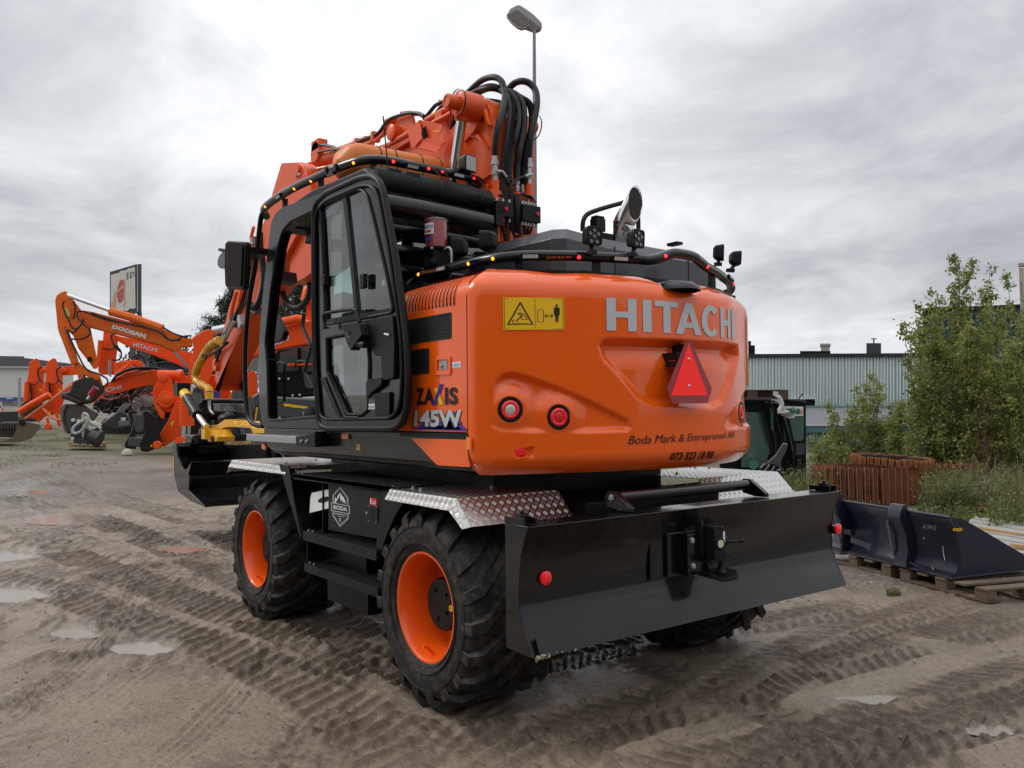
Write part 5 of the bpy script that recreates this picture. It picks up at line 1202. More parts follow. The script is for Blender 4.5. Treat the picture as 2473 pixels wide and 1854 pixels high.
b=MB(); b.ob(K1('C3',(517,655),y=YD+.01),(.05,.03,.07)); b.ob(K1('C3',(725,660),y=YD+.01),(.055,.03,.09)); b.build('window_catch',BM,DR,bev=.005)
b=MB(); b.tube(K('C3',[(838,942),(862,948)],y=YD+.026),.007,8); b.build('latch_pin',ZN,DR)
b=Flat().rect(0,0,1,1); s_=b.build('white_sticker',WH,DR,quadmap(*K('C3',[(745,1345),(787,1342),(787,1312),(745,1315)],y=YD+.004)))
b=Flat().rect(0,0,1,1); b.build('grey_sticker',mat('grey_decal',(.12,.12,.12),.5),DR,quadmap(*K('C3',[(750,1310),(787,1308),(783,1258),(752,1262)],y=YD+.004)))
fl=Flat().rect(.1,.2,.9,.32).rect(.1,.5,.8,.62); fl.build('print',KD,s_,quadmap(*K('C3',[(745,1345),(787,1342),(787,1312),(745,1315)],y=YD+.005)))
b=MB(); b.box((.16,1.24,2.75),(-.02,1.19,2.82)); b.box((.16,1.24,1.75),(-.02,1.19,1.82)); b.box((.04,1.29,2.75),(-.02,1.2,2.82)); b.box((.04,1.29,1.75),(-.02,1.2,1.82)); b.build('hinge',BM,DR)
# things left in the cab
q=K1('F3',(1070,1395),y=.98)
sh=thing('shoe','black canvas shoe with a pale sole left on the cab floor','shoe',(q.x,q.y,1.553))
def shoe_prof(t): # along the foot, heel 0 -> toe 1 ; returns width, height
    return .034+.012*math.sin(math.pi*min(1,t*1.2)), .085*(1-t)**.6+.035*(1-t**6)
b=MB(); L=.27
def upper(u,v):
    t=v; w,h=shoe_prof(t); a=math.pi*u; e=1-abs(2*t-1)**6
    return Vector((q.x+L*(t-.5),q.y+math.cos(a)*w*e,1.575+math.sin(a)*h*max(e,.2)))
b.grid(14,20,upper); b.build('canvas_upper',mat('black_canvas',(.02,.02,.02),.8),sh,smooth=60)
b=MB(); b.prism([(q.x+L*(t-.5),q.y+s*shoe_prof(t)[0]*(1.12)*(1-abs(2*t-1)**6),1.553) for s,ts in((1,[i/12 for i in range(1,12)]),(-1,[i/12 for i in range(11,0,-1)])) for t in ts],(0,0,.025)); b.build('sole',mat('pale_sole',(.42,.34,.24),.6),sh)
fl=Flat(); fl.poly([(math.cos(math.pi/2+k*math.pi/5)*(1 if k%2==0 else .42),math.sin(math.pi/2+k*math.pi/5)*(1 if k%2==0 else .42)) for k in range(10)]); fl.build('star_mark',mat('grey_star',(.25,.25,.23),.6),sh,lambda u,v:Vector((q.x-.05+u*.026,q.y+.052,1.622+v*.026)))
q2=K1('F3',(965,1385),y=1.05)
b=MB(); rr_=random.Random(3)
b.grid(8,8,lambda u,v:Vector((q2.x-.10+.22*u,q2.y-.08+.16*v,1.556+.035*math.sin(u*5+v*3)**2*(u)+.012*math.sin(v*9)))); tag(b.build('paper_sheet',mat('white_paper',(.75,.75,.78),.7),None,solid=.002),'crumpled white paper lying beside the shoe on the cab floor','paper')
# ================================================================ boom, arm, tools of the main machine
def YL_(c,pts,y): return K(c,pts,y=y)
# base boom: box with raised rear edge; side faces at y=.12 and y=-.26
bo=[(.25,1.75),(-.10,1.80),(-.40,2.30),(-.45,2.80),(-.45,3.70),(-.42,3.82),(-.34,3.92),(-.24,3.975),(-.12,3.98),(.02,3.93),(.14,3.80),(.22,3.62),(.45,3.3),(.55,2.9),(.50,2.3),(.45,1.9)]
b=MB(); b.prism([(x,.12,z) for x,z in bo],(0,-.38,0)); BO=b.build('base_boom',OB,EX,bev=.008)
b=MB()
# stiffening ribs on the left cheek
b.prism(rnd(K('F1',[(500,560),(560,600),(600,620),(690,745),(668,745),(590,660),(520,640),(470,700),(462,680)],y=.125),.01),(0,.02,0))
b.prism(K('F1',[(515,290),(560,270),(600,280),(650,340),(700,500),(720,540),(690,545),(640,400),(560,330),(520,330)],y=.125),(0,.03,0))
b.prism(K('F1',[(605,1050),(700,975),(705,990),(612,1068)],y=.125),(0,.02,0))
b.ob(K1('F1',(655,1140),y=.15),(.09,.05,.09)); b.build('cheek_rib',OB,BO,bev=.004)
b=MB(); b.lathe(K1('F1',(560,540),y=.12),(0,1,0),[(0,.075),(.045,.07),(.045,0)],24); b.lathe(K1('F1',(560,540),y=-.26),(0,-1,0),[(0,.075),(.045,.07),(.045,0)],24); b.build('pin_boss',OB,BO,smooth=40)
s_=Flat().rect(0,0,1,1).build('white_sticker',WH,BO,quadmap(*K('F1',[(462,640),(492,640),(496,582),(468,578)],y=.126)))
# lift cylinders, one each side: rod, barrel, top eye with pin
for yy in(.27,-.41):
    s=1 if yy>0 else -1
    top=K1('F1',(450,350),y=.27); top=Vector((top.x,yy,top.z)) if yy>0 else Vector((top.x+.04,-.36,top.z-.02)); bot=K1('F1',(355,1050),y=.27); dirn=(Vector((bot.x,top.y,bot.z))-top).normalized()
    b=MB(); b.cyl(top+dirn*.10,top+dirn*1.05,.040,seg=24); cy=b.build('lift_cylinder_rod',CH if yy>0 else ST,EX,smooth=40)
    b=MB(); b.cyl(top+dirn*.95,top+dirn*2.0,.065,seg=24); b.build('lift_cylinder_barrel',OB,EX,smooth=40)
    b=MB(); b.lathe(top-Vector((0,s*.13,0)),(0,s,0),[(0,.10),(.17,.10),(.175,.085),(.175,0)] if yy>0 else [(0,.07),(.15,.07),(.155,.06),(.155,0)],32); b.lathe(top+Vector((0,s*.045,0)),(0,s,0),[(0,.052),(.10,.052),(.105,.047),(.105,.034),(.100,.032),(.100,0)] if yy>0 else [(0,.05),(.02,.05),(.02,0)],28); b.lathe(top+dirn*.06,dirn,[(0,.06),(.05,.052),(.06,.046),(.06,0)],24)
    b.build('cylinder_eye',OB,EX,smooth=35)
    b=MB(); b.lathe(top-Vector((0,-s*.046,0)),(0,s,0),[(0,.103),(.012,.103)],32); b.build('eye_band',BT,EX)
b=MB(); b.cyl((-.24,.20,3.86),(-.24,-.27,3.86),.085,seg=24); b.build('knuckle_pin',OB,EX,smooth=40)
# second boom: from the knuckle forward, slightly bent, down to the arm pivot
sb=[(.05,3.97),(-.05,3.90),(.05,3.55),(.30,3.40),(1.0,3.42),(1.8,3.30),(2.5,3.14),(3.0,3.05),(3.3,3.02),(3.42,3.12),(3.40,3.30),(3.05,3.72),(2.75,4.02),(2.62,4.10),(2.2,4.08),(1.3,4.02),(.9,4.00),(.5,4.02)]
b=MB(); b.prism([(x,.09,z) for x,z in sb],(0,-.30,0)); B2=b.build('second_boom',OB,EX,bev=.008)
b=MB(); q=K1('F2',(1395,450),y=.12); b.lathe(q-Vector((0,.0,0)),(0,1,0),[(-.4,.07),(.05,.07),(.055,.06),(.055,0)],24); b.prism([(q.x-.30,.10,q.z-.10),(q.x-.22,.10,q.z+.14),(q.x-.05,.10,q.z+.18),(q.x+.10,.10,q.z+.05),(q.x+.16,.10,q.z-.12)],(0,-.03,0)); b.prism([(q.x-.30,-.2,q.z-.10),(q.x-.22,-.2,q.z+.14),(q.x-.05,-.2,q.z+.18),(q.x+.10,-.2,q.z+.05),(q.x+.16,-.2,q.z-.12)],(0,-.03,0)); b.build('pivot_lug',OB,B2,smooth=40)
b=MB()
b.tube(K('F2',[(2010,160),(1900,215),(1800,270),(1730,310)],y=.14),.026,10); b.tube(K('F2',[(2000,230),(1880,300),(1800,335)],y=.16),.022,10)
b.tube(K('F2',[(1480,270),(1380,310),(1320,370),(1270,440),(1180,490),(1000,560),(780,645)],y=.06),.034,10,sm=3)
b.tube(K('F2',[(1280,440),(1200,520),(1000,600),(820,650)],y=.10),.018,8)
b.tube(K('F2',[(1560,440),(1400,530),(1270,610)],y=.13),.026,10); b.tube(K('F2',[(1560,500),(1350,610)],y=.13),.012,8); b.tube(K('F2',[(1560,520),(1380,625)],y=.13),.012,8)
b.build('hydraulic_pipe',OB,B2,smooth=50)
b=MB()
for c in((1000,560),(1180,490),(1330,360)): b.ob(K1('F2',c,y=.08),(.05,.08,.09))
b.prism(K('F2',[(1850,85),(1920,100),(1905,200),(1850,190)],y=.05),(0,-.03,0)); b.ob(K1('F2',(1880,260),y=.14),(.10,.06,.06)); b.build('pipe_clamp',OB,B2,bev=.003)
# arm cylinder head on the front end of the second boom
b=MB(); q=K1('F2',(610,660),y=.02); b.lathe(q,(0,1,0),[(-.12,.10),(.08,.10),(.08,0)],20); b.tube(K('F2',[(560,730),(640,720),(900,640),(1100,560)],y=.0),.075,14); b.ob(q+Vector((0,.03,.07)),(.18,.1,.1)); b.build('arm_cylinder_barrel',OB,EX,smooth=40)
b=MB(); b.tube([K1('F2',(480,860),y=-.03),K1('F2',(720,790),y=-.03)],.035,16); b.build('arm_cylinder_rod',CH,EX,smooth=50)
# open control box on the boom side
q=[Vector(v) for v in K('F1',[(48,490),(245,530),(288,672),(95,640)],y=.24)]
b=MB(); fr=K('F1',[(48,490),(85,640),(-10,740),(-75,600)],y=.24)
B0=K('F2',[(1650,305),(1885,355),(1930,540),(1690,490)],x=None,y=.28)
A0,A1,A2,A3=[Vector(v) for v in B0]; dv=Vector((.22,-.02,-.02))
front=[A0,A1,A2,A3]; back=[p+dv for p in front]
bx=front+back
b.add(bx,[(0,4,5,1),(1,5,6,2),(2,6,7,3),(3,7,4,0),(4,7,6,5)])
b.add(K('F2',[(1650,305),(1545,420),(1592,600),(1690,490)],y=.285),[(0,1,2,3)])
b.add(K('F2',[(1592,600),(1690,490),(1930,540),(1845,645)],y=.27),[(0,1,2,3)])
CBX=b.build('open_control_box',OB,EX,solid=.006)
b=MB(); c=K1('F2',(1750,460),y=.24); b.lathe(c,(-1,.4,.1),[(0,.06),(.03,.06),(.03,0)],16); b.build('socket',DK,CBX,smooth=40)
b=MB(); c=K1('F2',(1790,480),y=.29); b.tube([c,c+Vector((-.03,.01,.03)),c+Vector((-.09,.0,.01)),c+Vector((-.13,0,.03))],.004,5,sm=3); b.build('yellow_wire',YL,CBX)
b=MB(); b.tube([K1('F1',(370,440),y=.30),K1('F1',(360,500),y=.30),K1('F1',(330,570),y=.30)],[.012,.02,.008],8); b.build('rag',mat('dark_rag',(.03,.02,.02),.9),EX)
# back of the boom: steel pipes, hoses, valve blocks
BX=-.50
def kb(pts,x=BX,c='F1'): return K(c,pts,x=x)
b=MB()
for p0,p1,r in(((740,1040),(745,1600),.030),((1042,1075),(1042,1180),.030),((790,1130),(800,1590),.017),((880,760),(880,1590),.016),((936,1150),(930,1540),.028),((1000,1200),(1010,1530),.016)):
    b.tube(kb([p0,p1]),r,12)
b.build('rear_pipe',OB,EX,smooth=50)
b=MB(); 
for p in((735,1170),(735,1270)): b.ob(kb([p],BX-.0)[0],(.05,.11,.06))
b.prism([(-.451,.10,3.7),(-.451,-.24,3.7),(-.451,-.24,2.4),(-.451,.10,2.4)],(-.012,0,0)); b.build('pipe_bracket',OB,EX,bev=.003)
def fit(p0,p1,r,n='steel_fitting'):
    a,c=kb([p0,p1],BX-.0); d=(c-a); L=d.length; pf=[(0,r*.8)]
    for k in range(5): pf+=[(L*(k+.05)/5,r*(1.25 if k%2 else .95)),(L*(k+.95)/5,r*(1.25 if k%2 else .95))]
    b=MB(); b.lathe(a,d,[(0,0)]+pf+[(L,0)],8); b.build(n,ZN,EX,smooth=20)
fit((733,805),(742,1040),.022); fit((1044,825),(1043,1075),.024); fit((785,1060),(790,1130),.014); fit((936,1030),(936,1140),.018); fit((985,1070),(988,1150),.012)
b=MB(); b.tube(kb([(750,955),(800,960),(840,1010)],BX-.03),.012,8,sm=3); b.tube(kb([(1080,985),(1040,990),(1010,1000)],BX-.03),.012,8,sm=3); b.build('elbow',ZN,EX,smooth=50)
HZ=lambda pts,r,cor=0: (pts,r,cor)
hoses=[
 ([(440,285,.12),(520,210,.02),(620,125,-.15),(720,98,-.30),(790,130,-.38),(820,210,-.42),(825,300,-.46),(800,420,-.52),(765,560,-.54),(740,700,-.52),(733,810,-.50)],.024,0),
 ([(850,215,-.25),(920,150,-.3),(1000,135,-.38),(1070,170,-.42),(1110,240,-.46),(1115,360,-.5),(1085,520,-.52),(1055,680,-.52),(1044,830,-.50)],.026,0),
 ([(470,290,.05),(560,230,-.1),(660,200,-.25),(760,205,-.33),(820,235,-.4),(850,300,-.47),(870,420,-.5),(855,560,-.52),(835,760,-.52),(830,960,-.5)],.022,0),
 ([(500,290,0),(600,220,-.15),(700,190,-.28),(800,215,-.36),(860,260,-.42),(885,340,-.46),(890,440,-.50),(872,600,-.52),(850,800,-.52),(845,1000,-.5)],.028,.10),
 ([(640,200,-.2),(760,195,-.3),(850,235,-.38),(910,290,-.44),(945,380,-.47),(950,500,-.5),(920,640,-.52),(885,760,-.5),(870,900,-.5),(860,1050,-.5)],.024,0),
 ([(800,220,-.3),(900,240,-.38),(970,300,-.44),(1000,400,-.48),(995,560,-.5),(960,760,-.52),(940,900,-.5),(936,1030,-.5)],.024,0),
 ([(860,230,-.3),(960,280,-.4),(1040,330,-.45),(1070,420,-.48),(1070,560,-.5),(1030,720,-.52),(1000,880,-.5),(985,1070,-.5)],.024,.10),
 ([(700,310,-.2),(790,330,-.3),(830,400,-.4),(850,540,-.48),(830,700,-.50),(810,880,-.5),(815,1010,-.5)],.016,0),
 ([(810,980,-.52),(850,1050,-.53),(890,1150,-.53),(880,1300,-.53),(900,1450,-.52),(910,1560,-.5)],.014,0),
 ([(1010,1000,-.53),(930,1030,-.54),(880,1100,-.54),(870,1200,-.53),(880,1400,-.52),(890,1560,-.5)],.012,0),
 ([(930,1170,-.53),(945,1300,-.54),(935,1420,-.53),(950,1540,-.5)],.03,0),
 ([(800,1010,-.52),(815,1120,-.52),(830,1240,-.52)],.010,0),([(820,1010,-.52),(830,1120,-.52),(840,1240,-.52)],.010,0),([(790,1060,-.52),(800,1150,-.52),(820,1245,-.52)],.010,0),
 ([(760,1200,-.52),(775,1170,-.53),(800,1180,-.53),(815,1240,-.53)],.006,0),
 ([(820,1360,-.52),(800,1420,-.53),(820,1500,-.53),(830,1590,-.52)],.012,0),([(840,1360,-.52),(850,1440,-.53),(840,1520,-.53),(850,1590,-.52)],.012,0),
 ([(1060,1180,-.53),(1030,1200,-.55),(1020,1290,-.55)],.009,0),([(1000,1175,-.53),(1050,1190,-.55),(1075,1250,-.55),(1070,1290,-.55)],.008,0),
 ([(930,1190,-.53),(970,1165,-.55),(1020,1170,-.56),(1070,1190,-.56),(1105,1250,-.55),(1108,1320,-.55)],.007,0),
 ([(1010,1395,-.54),(1000,1450,-.54),(1010,1530,-.52)],.010,0),([(1035,1395,-.54),(1040,1460,-.54),(1030,1530,-.52)],.010,0),([(1060,1395,-.54),(1075,1440,-.54),(1050,1530,-.52)],.009,0),
 ([(490,360,.14),(560,355,.13),(680,390,.13),(760,460,.12),(820,560,-.1)],.007,0),
 ([(660,300,.0),(720,320,-.2),(740,400,-.3),(730,500,-.35)],.012,0)]
for pts,r,cor in hoses:
    P=[K1('F1',(a,c),x=x) if x<-.44 else K1('F1',(a,c),x=x) for a,c,x in pts]
    b=MB()
    if cor: b.tube(P,r,12,sm=8,corr=cor,cn=150)
    else: b.tube(P,r,10,sm=6)
    b.build('hydraulic_hose',RH,EX,smooth=50)
b=MB()
for p0,p1 in (((400,290,.15),(230,330,.3)),):
    b.tube(K('F1',[(430,290),(330,300),(240,330),(190,360),(140,420),(90,480)],y=.08),.016,8,sm=4); b.tube(K('F1',[(330,320),(240,370),(180,440)],y=.08),.010,8,sm=4)
for k in range(4): b.tube(K('F2',[(1700,265+k*5),(1640,235+k*4),(1540,232+k*9),(1420,262+k*8),(1330,300+k*10),(1270,365+k*10),(1235,420+k*6)],y=.14-.05*k),.015,8,sm=4)
b.tube(K('F2',[(1235,420),(1180,465),(1000,535),(850,610),(780,640)],y=.10),.016,8,sm=4)
b.tube(K('F2',[(780,625),(700,590),(610,575),(540,610),(500,680),(520,715)],y=.08),.014,8,sm=4); b.tube(K('F2',[(790,620),(680,630),(600,645),(560,655)],y=.10),.012,8,sm=3)
b.build('boom_top_hoses',RH,EX,smooth=50)
def vblock(p,w,h,c=(.0,),k=4):
    q=kb([p],-.57)[0]; b=MB(); b.ob(q,(.06,w,h)); v=b.build('valve_block',BT,EX,bev=.004)
    b=MB()
    for i in range(k):
        yy=q.y+w*(.38-.76*i/(k-1)); b.cyl((q.x,yy,q.z+h/2),(q.x,yy,q.z+h/2+.028),.009,seg=8); b.cyl((q.x,yy,q.z-h/2),(q.x,yy,q.z-h/2-.028),.009,seg=8)
    b.build('fittings',ZN,v); b=MB(); b.cyl((q.x-.03,q.y-w*(.25 if k>4 else .0),q.z),(q.x-.045,q.y-w*(.3 if k>4 else 0),q.z),.014,seg=10); b.build('red_cap',RD,v)
vblock((808,1305),.15,.105,k=3); vblock((1050,1345),.165,.12,k=6)
# ---------------------------------------------------------------- arm (stick)
b=MB()
pl=K('F2',[(200,770),(400,760),(445,820),(500,960),(545,1050),(420,1135),(80,1145)],y=.12)
ZA=[Vector((v.x,0,v.z)) for v in pl]
low=[Vector((v.x,0,v.z)) for v in K('F3',[(655,640),(415,1185)],y=.15)]
arm=[ZA[0],ZA[1],ZA[2],ZA[3],Vector((2.65,0,3.78)),Vector((3.05,0,3.52)),Vector((3.9,0,3.05)),low[0],Vector((low[0].x*.5+low[1].x*.5-.0,0,low[0].z*.5+low[1].z*.5)),low[1],Vector((5.62,0,1.93)),Vector((5.78,0,2.08)),Vector((5.70,0,2.38)),Vector((5.2,0,3.0)),Vector((4.6,0,3.4)),Vector((4.0,0,3.85))]
b.prism([(p.x,.15,p.z) for p in arm],(0,-.30,0)); AR=b.build('arm',OB,EX,bev=.01)
print('ARM',[(round(p.x,2),round(p.z,2)) for p in arm])
b=MB(); q=K1('F2',(345,845),y=.16); b.lathe(Vector((q.x,.15,q.z)),(0,1,0),[(0,.075),(.03,.07),(.03,0)],24); b.lathe(Vector((q.x,-.15,q.z)),(0,-1,0),[(0,.075),(.03,.07),(.03,0)],24)
b.lathe(K1('F3',(440,1010),y=.13),(0,1,0),[(0,.085),(.06,.08),(.06,0)],24); b.build('pin_boss',OB,AR,smooth=40)
b=MB(); b.lathe(K1('F2',(375,893),y=.19),(0,1,0),[(0,.018),(.02,.018),(.02,0)],10); b.build('grease_nipple',ZN,AR)
b=MB(); b.tube([K1('F2',(390,860),y=0),K1('F2',(500,830),y=0)],.075,18); b.build('rod_end',OB,AR,smooth=40)
# hoses and pipes on the upper side of the arm
b=MB()
for k,(o) in enumerate(((0,0),(16,6),(32,10))):
    b.tube(K('F3',[(672+o[0],90),(660+o[0],230),(640+o[0],380),(600+o[0],560),(560+o[0],640),(530+o[0],740)],y=.16+.02*k),.012,8,sm=3)
b.build('arm_hoses',RH,AR,smooth=50)
b=MB(); b.tube(K('F3',[(568,480),(545,560),(528,640),(522,700)],y=.19),.026,10); b.tube(K('F3',[(690,20),(670,100),(680,180),(665,250),(655,320)],y=.19),.020,10); b.tube(K('F3',[(640,340),(600,480),(575,600)],y=.20),.016,8); b.build('arm_pipe',OR,AR,smooth=50)
b=MB()
for p in((678,120),(655,265),(640,300),(640,410),(605,690),(585,670)): b.lathe(K1('F3',p,y=.22),(.1,0,-1),[(-.03,.02),(0,.026),(.03,.02),(.04,.026),(.06,.018)],8)
b.ob(K1('F3',(600,700),y=.22),(.10,.06,.14),(0,.5,0)); b.build('hose_coupling',ZN,AR,smooth=30)
b=MB(); b.prism(K('F3',[(550,640),(568,650),(540,720),(522,700)],y=.22),(0,.02,0)); b.build('valve_cover',BT,AR)
b=MB(); b.tube(K('F3',[(500,850),(440,900),(340,960)],y=.20),.022,8); b.tube(K('F3',[(455,890),(430,960),(415,1010)],y=.18),.02,8); b.build('tool_hose',RH,AR,smooth=50)
for k,(o) in enumerate((0,26)):
    b=MB(); b.tube(K('F3',[(548-o,700),(530-o,740),(500-o,800),(480-o,830)],y=.24),.022,8); b.lathe(K1('F3',(500-o*.6,790),y=.24),K1('F3',(480-o*.6,830),y=.24)-K1('F3',(500-o*.6,790),y=.24),[(0,.03),(.1,.032),(.1,.02),(.2,.02)],8); b.build('coupling',ZN,AR,smooth=40)
sp=K('F3',[(440,835),(415,845),(370,885),(330,950),(295,1010),(275,1070),(280,1120),(310,1150),(350,1170),(370,1190),(372,1250)],y=.42)
b=MB(); b.tube(sp,.050,14,sm=10,corr=.06,cn=60); b.build('yellow_spiral_hose_guard',YP,AR,smooth=60)
b=MB(); sq_=resample(spline([Vector(p) for p in sp],10),25)
for i in range(1,24):
    T_=(sq_[i+1]-sq_[i-1]).normalized(); T_=(T_+Vector((.12,.1,.15))).normalized(); b.lathe(sq_[i],T_,[(-.004,.0515),(0,.0545),(.004,.0515)],16)
b.build('spiral_gaps',BT,AR)
b=MB(); b.tube(K('F3',[(330,930),(325,950),(345,965),(350,940),(335,935)],y=.50),.012,6,sm=3); b.build('tie',BT,AR)
b=MB(); b.tube(K('F3',[(372,1245),(372,1290),(378,1330),(400,1358)],y=.42),[.022,.03,.022,.016],10,sm=3); b.build('hose_end',ZN,AR,smooth=40)
# big corrugated hoses seen through the front of the cab
b=MB(); b.tube(K('F3',[(735,60),(735,160),(750,260),(758,360),(750,470),(725,560),(690,600),(650,560)],y=.72),.030,12,sm=12,corr=.10,cn=120); b.build('corrugated_hose',RH,EX,smooth=60)
b=MB(); b.tube(K('F3',[(1045,190),(1065,290),(1085,380),(1090,480),(1060,560),(1010,600),(960,590),(920,545),(895,490)],y=-.05),.034,12,sm=12,corr=.08,cn=130); b.build('corrugated_hose',RH,EX,smooth=60)
b=MB(); b.tube(K('F3',[(1050,640),(1040,720),(1060,780),(1100,870)],y=-.1),.022,8,sm=3); b.tube(K('F3',[(640,600),(700,640),(740,610)],y=.70),.018,8,sm=3); b.build('loose_hose',RH,EX,smooth=60)
# curved link / bucket cylinder bracket seen above the steering wheel
# ---------------------------------------------------------------- tiltrotator, quick hitch, bucket
TRt=thing('tiltrotator','','' ); del TRt['label']; del TRt['category']; TRt.parent=EX
def f4(pts,y): return K('F4',pts,y=y)
b=MB(); b.ob((6.10,0,1.66),(.62,.62,.09)); b.ob((5.86,0,1.68),(.05,.66,.20)); 
for yy in(.27,-.27): b.prism([(5.80,yy,1.62),(6.42,yy,1.62),(6.40,yy,1.86),(6.28,yy,2.06),(6.12,yy,2.10),(6.0,yy,1.98),(5.88,yy,1.80)],(0,-.035,0))
b.build('quick_hitch',BM,TRt,bev=.008)
b=MB()
for yy in(.31,-.31):
    for x,z in((6.16,1.97),): b.lathe((x,yy,z),(0,1 if yy>0 else -1,0),[(-.02,.055),(.02,.055),(.02,0)],18)
b.build('hitch_pin',ZN,TRt,smooth=40)
b=MB(); b.prism(f4([(430,655),(725,655),(728,715),(700,735),(440,725)],.34),(0,-.03,0)); b.cyl((5.85,.30,1.80),(5.85,-.30,1.80),.03); b.build('front_guard',BK,TRt,bev=.006)
b=MB(); b.lathe((5.98,0,1.20),(0,0,1),[(0,0),(0,.26),(.10,.30),(.22,.28),(.34,.20),(.42,.14),(.42,0)],32); b.ob((6.0,0,1.40),(.52,.34,.30)); b.build('rotator',BM,TRt,smooth=35)
b=MB(); q=K1('F4',(610,765),y=.30); b.lathe(q,(0,.3,1),[(-.03,.17),(.02,.17),(.04,.15),(.05,.08),(.06,.07),(.06,0)],28); b.build('swivel_cover',BT,TRt,smooth=35)
cA=K1('F4',(150,530),y=.62); cB=K1('F4',(290,760),y=.62); cC=K1('F4',(370,865),y=.62)
b=MB(); b.cyl(cA,cB,.062,seg=20); b.ob(cA,(.16,.16,.16)); t=b.build('tilt_cylinder_barrel',BM,TRt,smooth=40)
dd=(cB-cA).normalized(); b=MB(); b.cyl(cA+dd*.10,cA+dd*.24,.064,seg=20); b.build('yellow_band',YL,t,smooth=40)
b=MB(); b.cyl(cB,cC,.034,seg=16); b.build('tilt_cylinder_rod',CH,TRt,smooth=40)
b=MB(); b.prism(rnd(f4([(370,855),(470,850),(540,800),(560,810),(680,820),(690,845),(770,852),(800,880),(818,930),(800,935),(770,880),(640,870),(560,870),(440,895),(380,890)],.45),.01),(0,-.22,0)); b.prism(f4([(360,905),(430,895),(450,940),(470,960),(465,1000),(385,1003),(355,935)],.60),(0,-.2,0)); b.ob(K1('F4',(460,930),y=.5),(.14,.3,.12)); b.build('yellow_frame',YP,TRt,bev=.012)
b=MB(); b.lathe(K1('F4',(425,980),y=.61),(0,1,0),[(0,.04),(.01,.04),(.01,0)],16); b.lathe(K1('F4',(405,865),y=.47),(0,1,0),[(0,.03),(.01,.03),(.01,0)],16); b.build('frame_pin',BM,TRt)
b=MB(); b.box((6.15,.42,1.24),(5.75,-.45,1.36)); b.cyl((5.80,.45,1.30),(5.80,-.45,1.30),.045); b.cyl((6.12,.45,1.22),(6.12,-.45,1.22),.045); b.build('lower_hitch',BK,TRt,bev=.01)
b=MB(); b.ob(K1('F4',(455,575),y=.2),(.08,.08,.08)); b.ob(K1('F4',(680,875),y=.2),(.2,.2,.03)); b.build('blue_swivel_part',mat('blue_part',(.02,.07,.35),.4),TRt)
# bucket, wide ditching bucket facing away; its end profile in x-z, left end at y=.80
BU=thing('bucket','',''); del BU['label']; del BU['category']; BU.parent=EX
YB=.80
pf=K('F4',[(62,1030),(75,1150),(78,1310),(115,1450),(225,1535),(358,1592),(208,1450),(215,1320),(205,1310),(235,1190),(222,1185),(188,1255),(155,1262),(105,1130),(95,1035)],y=YB)
for p in pf[:]: pass
print('BUCKET',[(round(p.x,2),round(p.z,2)) for p in pf])
# ================================================================ bucket of the main machine
b=MB(); YB=.62
def bx(pts,y=YB): return K('F4',pts,y=y)
o1=bx([(62,1030),(75,1150),(78,1310),(115,1450),(225,1535),(358,1592),(208,1450),(215,1320),(205,1310),(235,1190),(188,1255),(155,1262),(105,1130),(95,1035)])
b.prism(o1,(0,-.03,0)); b.prism([p+Vector((0,-1.35,0)) for p in o1],(0,-.03,0)); b.build('side_plate',BK,BU,bev=.004)
sh_=bx([(62,1030),(75,1150),(78,1310),(115,1450),(225,1535),(358,1592),(208,1450),(215,1320),(205,1310),(235,1190)],YB-.03)
b=MB(); 
for p,q in zip(sh_,sh_[1:]): b.add([p,q,q+Vector((0,-1.32,0)),p+Vector((0,-1.32,0))],[(0,1,2,3)])
b.build('bucket_shell',BK,BU,solid=.02)
b=MB(); a,c=bx([(64,1030),(96,1032)],YB-.03); b.prism([a+Vector((0,0,.02)),c+Vector((0,0,.02)),c-Vector((0,0,.06)),a-Vector((0,0,.06))],(0,-1.32,0)); b.tube([c+Vector((-.02,0,-.03)),c+Vector((-.02,-1.32,-.03))],.03,10); b.build('top_beam',BK,BU,bev=.006)
b=MB(); b.prism(bx([(385,1168),(560,1070),(740,1008),(905,1000),(905,1160),(640,1168)],-.02),(0,-.03,0)); b.build('inner_gusset',BM,BU,bev=.004)
b=MB(); b.ob((6.0,.0,1.17),(.5,.7,.10)); b.prism(bx([(530,1000),(905,985),(905,1035),(530,1040)],.30),(0,-.02,0)); b.build('hitch_frame',BK,BU,bev=.006)
fl=Flat().text('engcon',(0,0,1,1),.04); fl.build('yellow_lettering',YL,BU,quadmap(*K('F4',[(558,1036),(775,1030),(775,998),(558,1004)],y=.303)))
fl=Flat().text('engcon',(0,0,1,1),.04); fl.build('yellow_lettering',YL,BU,quadmap(*[p+Vector((0,.004,0)) for p in bx([(66,1140),(66,1290),(76,1290),(76,1140)],YB+.0)]))
# ================================================================ things on the left
FH=Vector((FW.x,FW.y,0)).normalized(); RH_=Vector((FH.y,-FH.x,0))
def cam_plane(c,pts,d): return [K1(c,p,d=d) for p in pts]
def slab(b,c,pts,d,th):
    P=cam_plane(c,pts,d); m=sum(P,Vector((0,0,0)))/len(P)-CAMP; m.z=0
    return b.prism(P,m.normalized()*th)
def strip(b,c,pts,d,r,sm=4,seg=8):
    return b.tube(cam_plane(c,pts,d) if not isinstance(pts[0],Vector) else pts,r,seg,sm=sm)
def gz(x,y): return float(GB(x,y))
def thing_at(name,label,cat,c,p,d,group=None):
    q=K1(c,p,d=d); return thing(name,label,cat,(q.x,q.y,gz(q.x,q.y)),group)
def boss(b,c,p,d,r,th=.08,seg=16):
    q=K1(c,p,d=d); b.lathe(q,-FH,[(0,r),(th,r),(th+.01,r*.8),(th+.01,0)],seg)
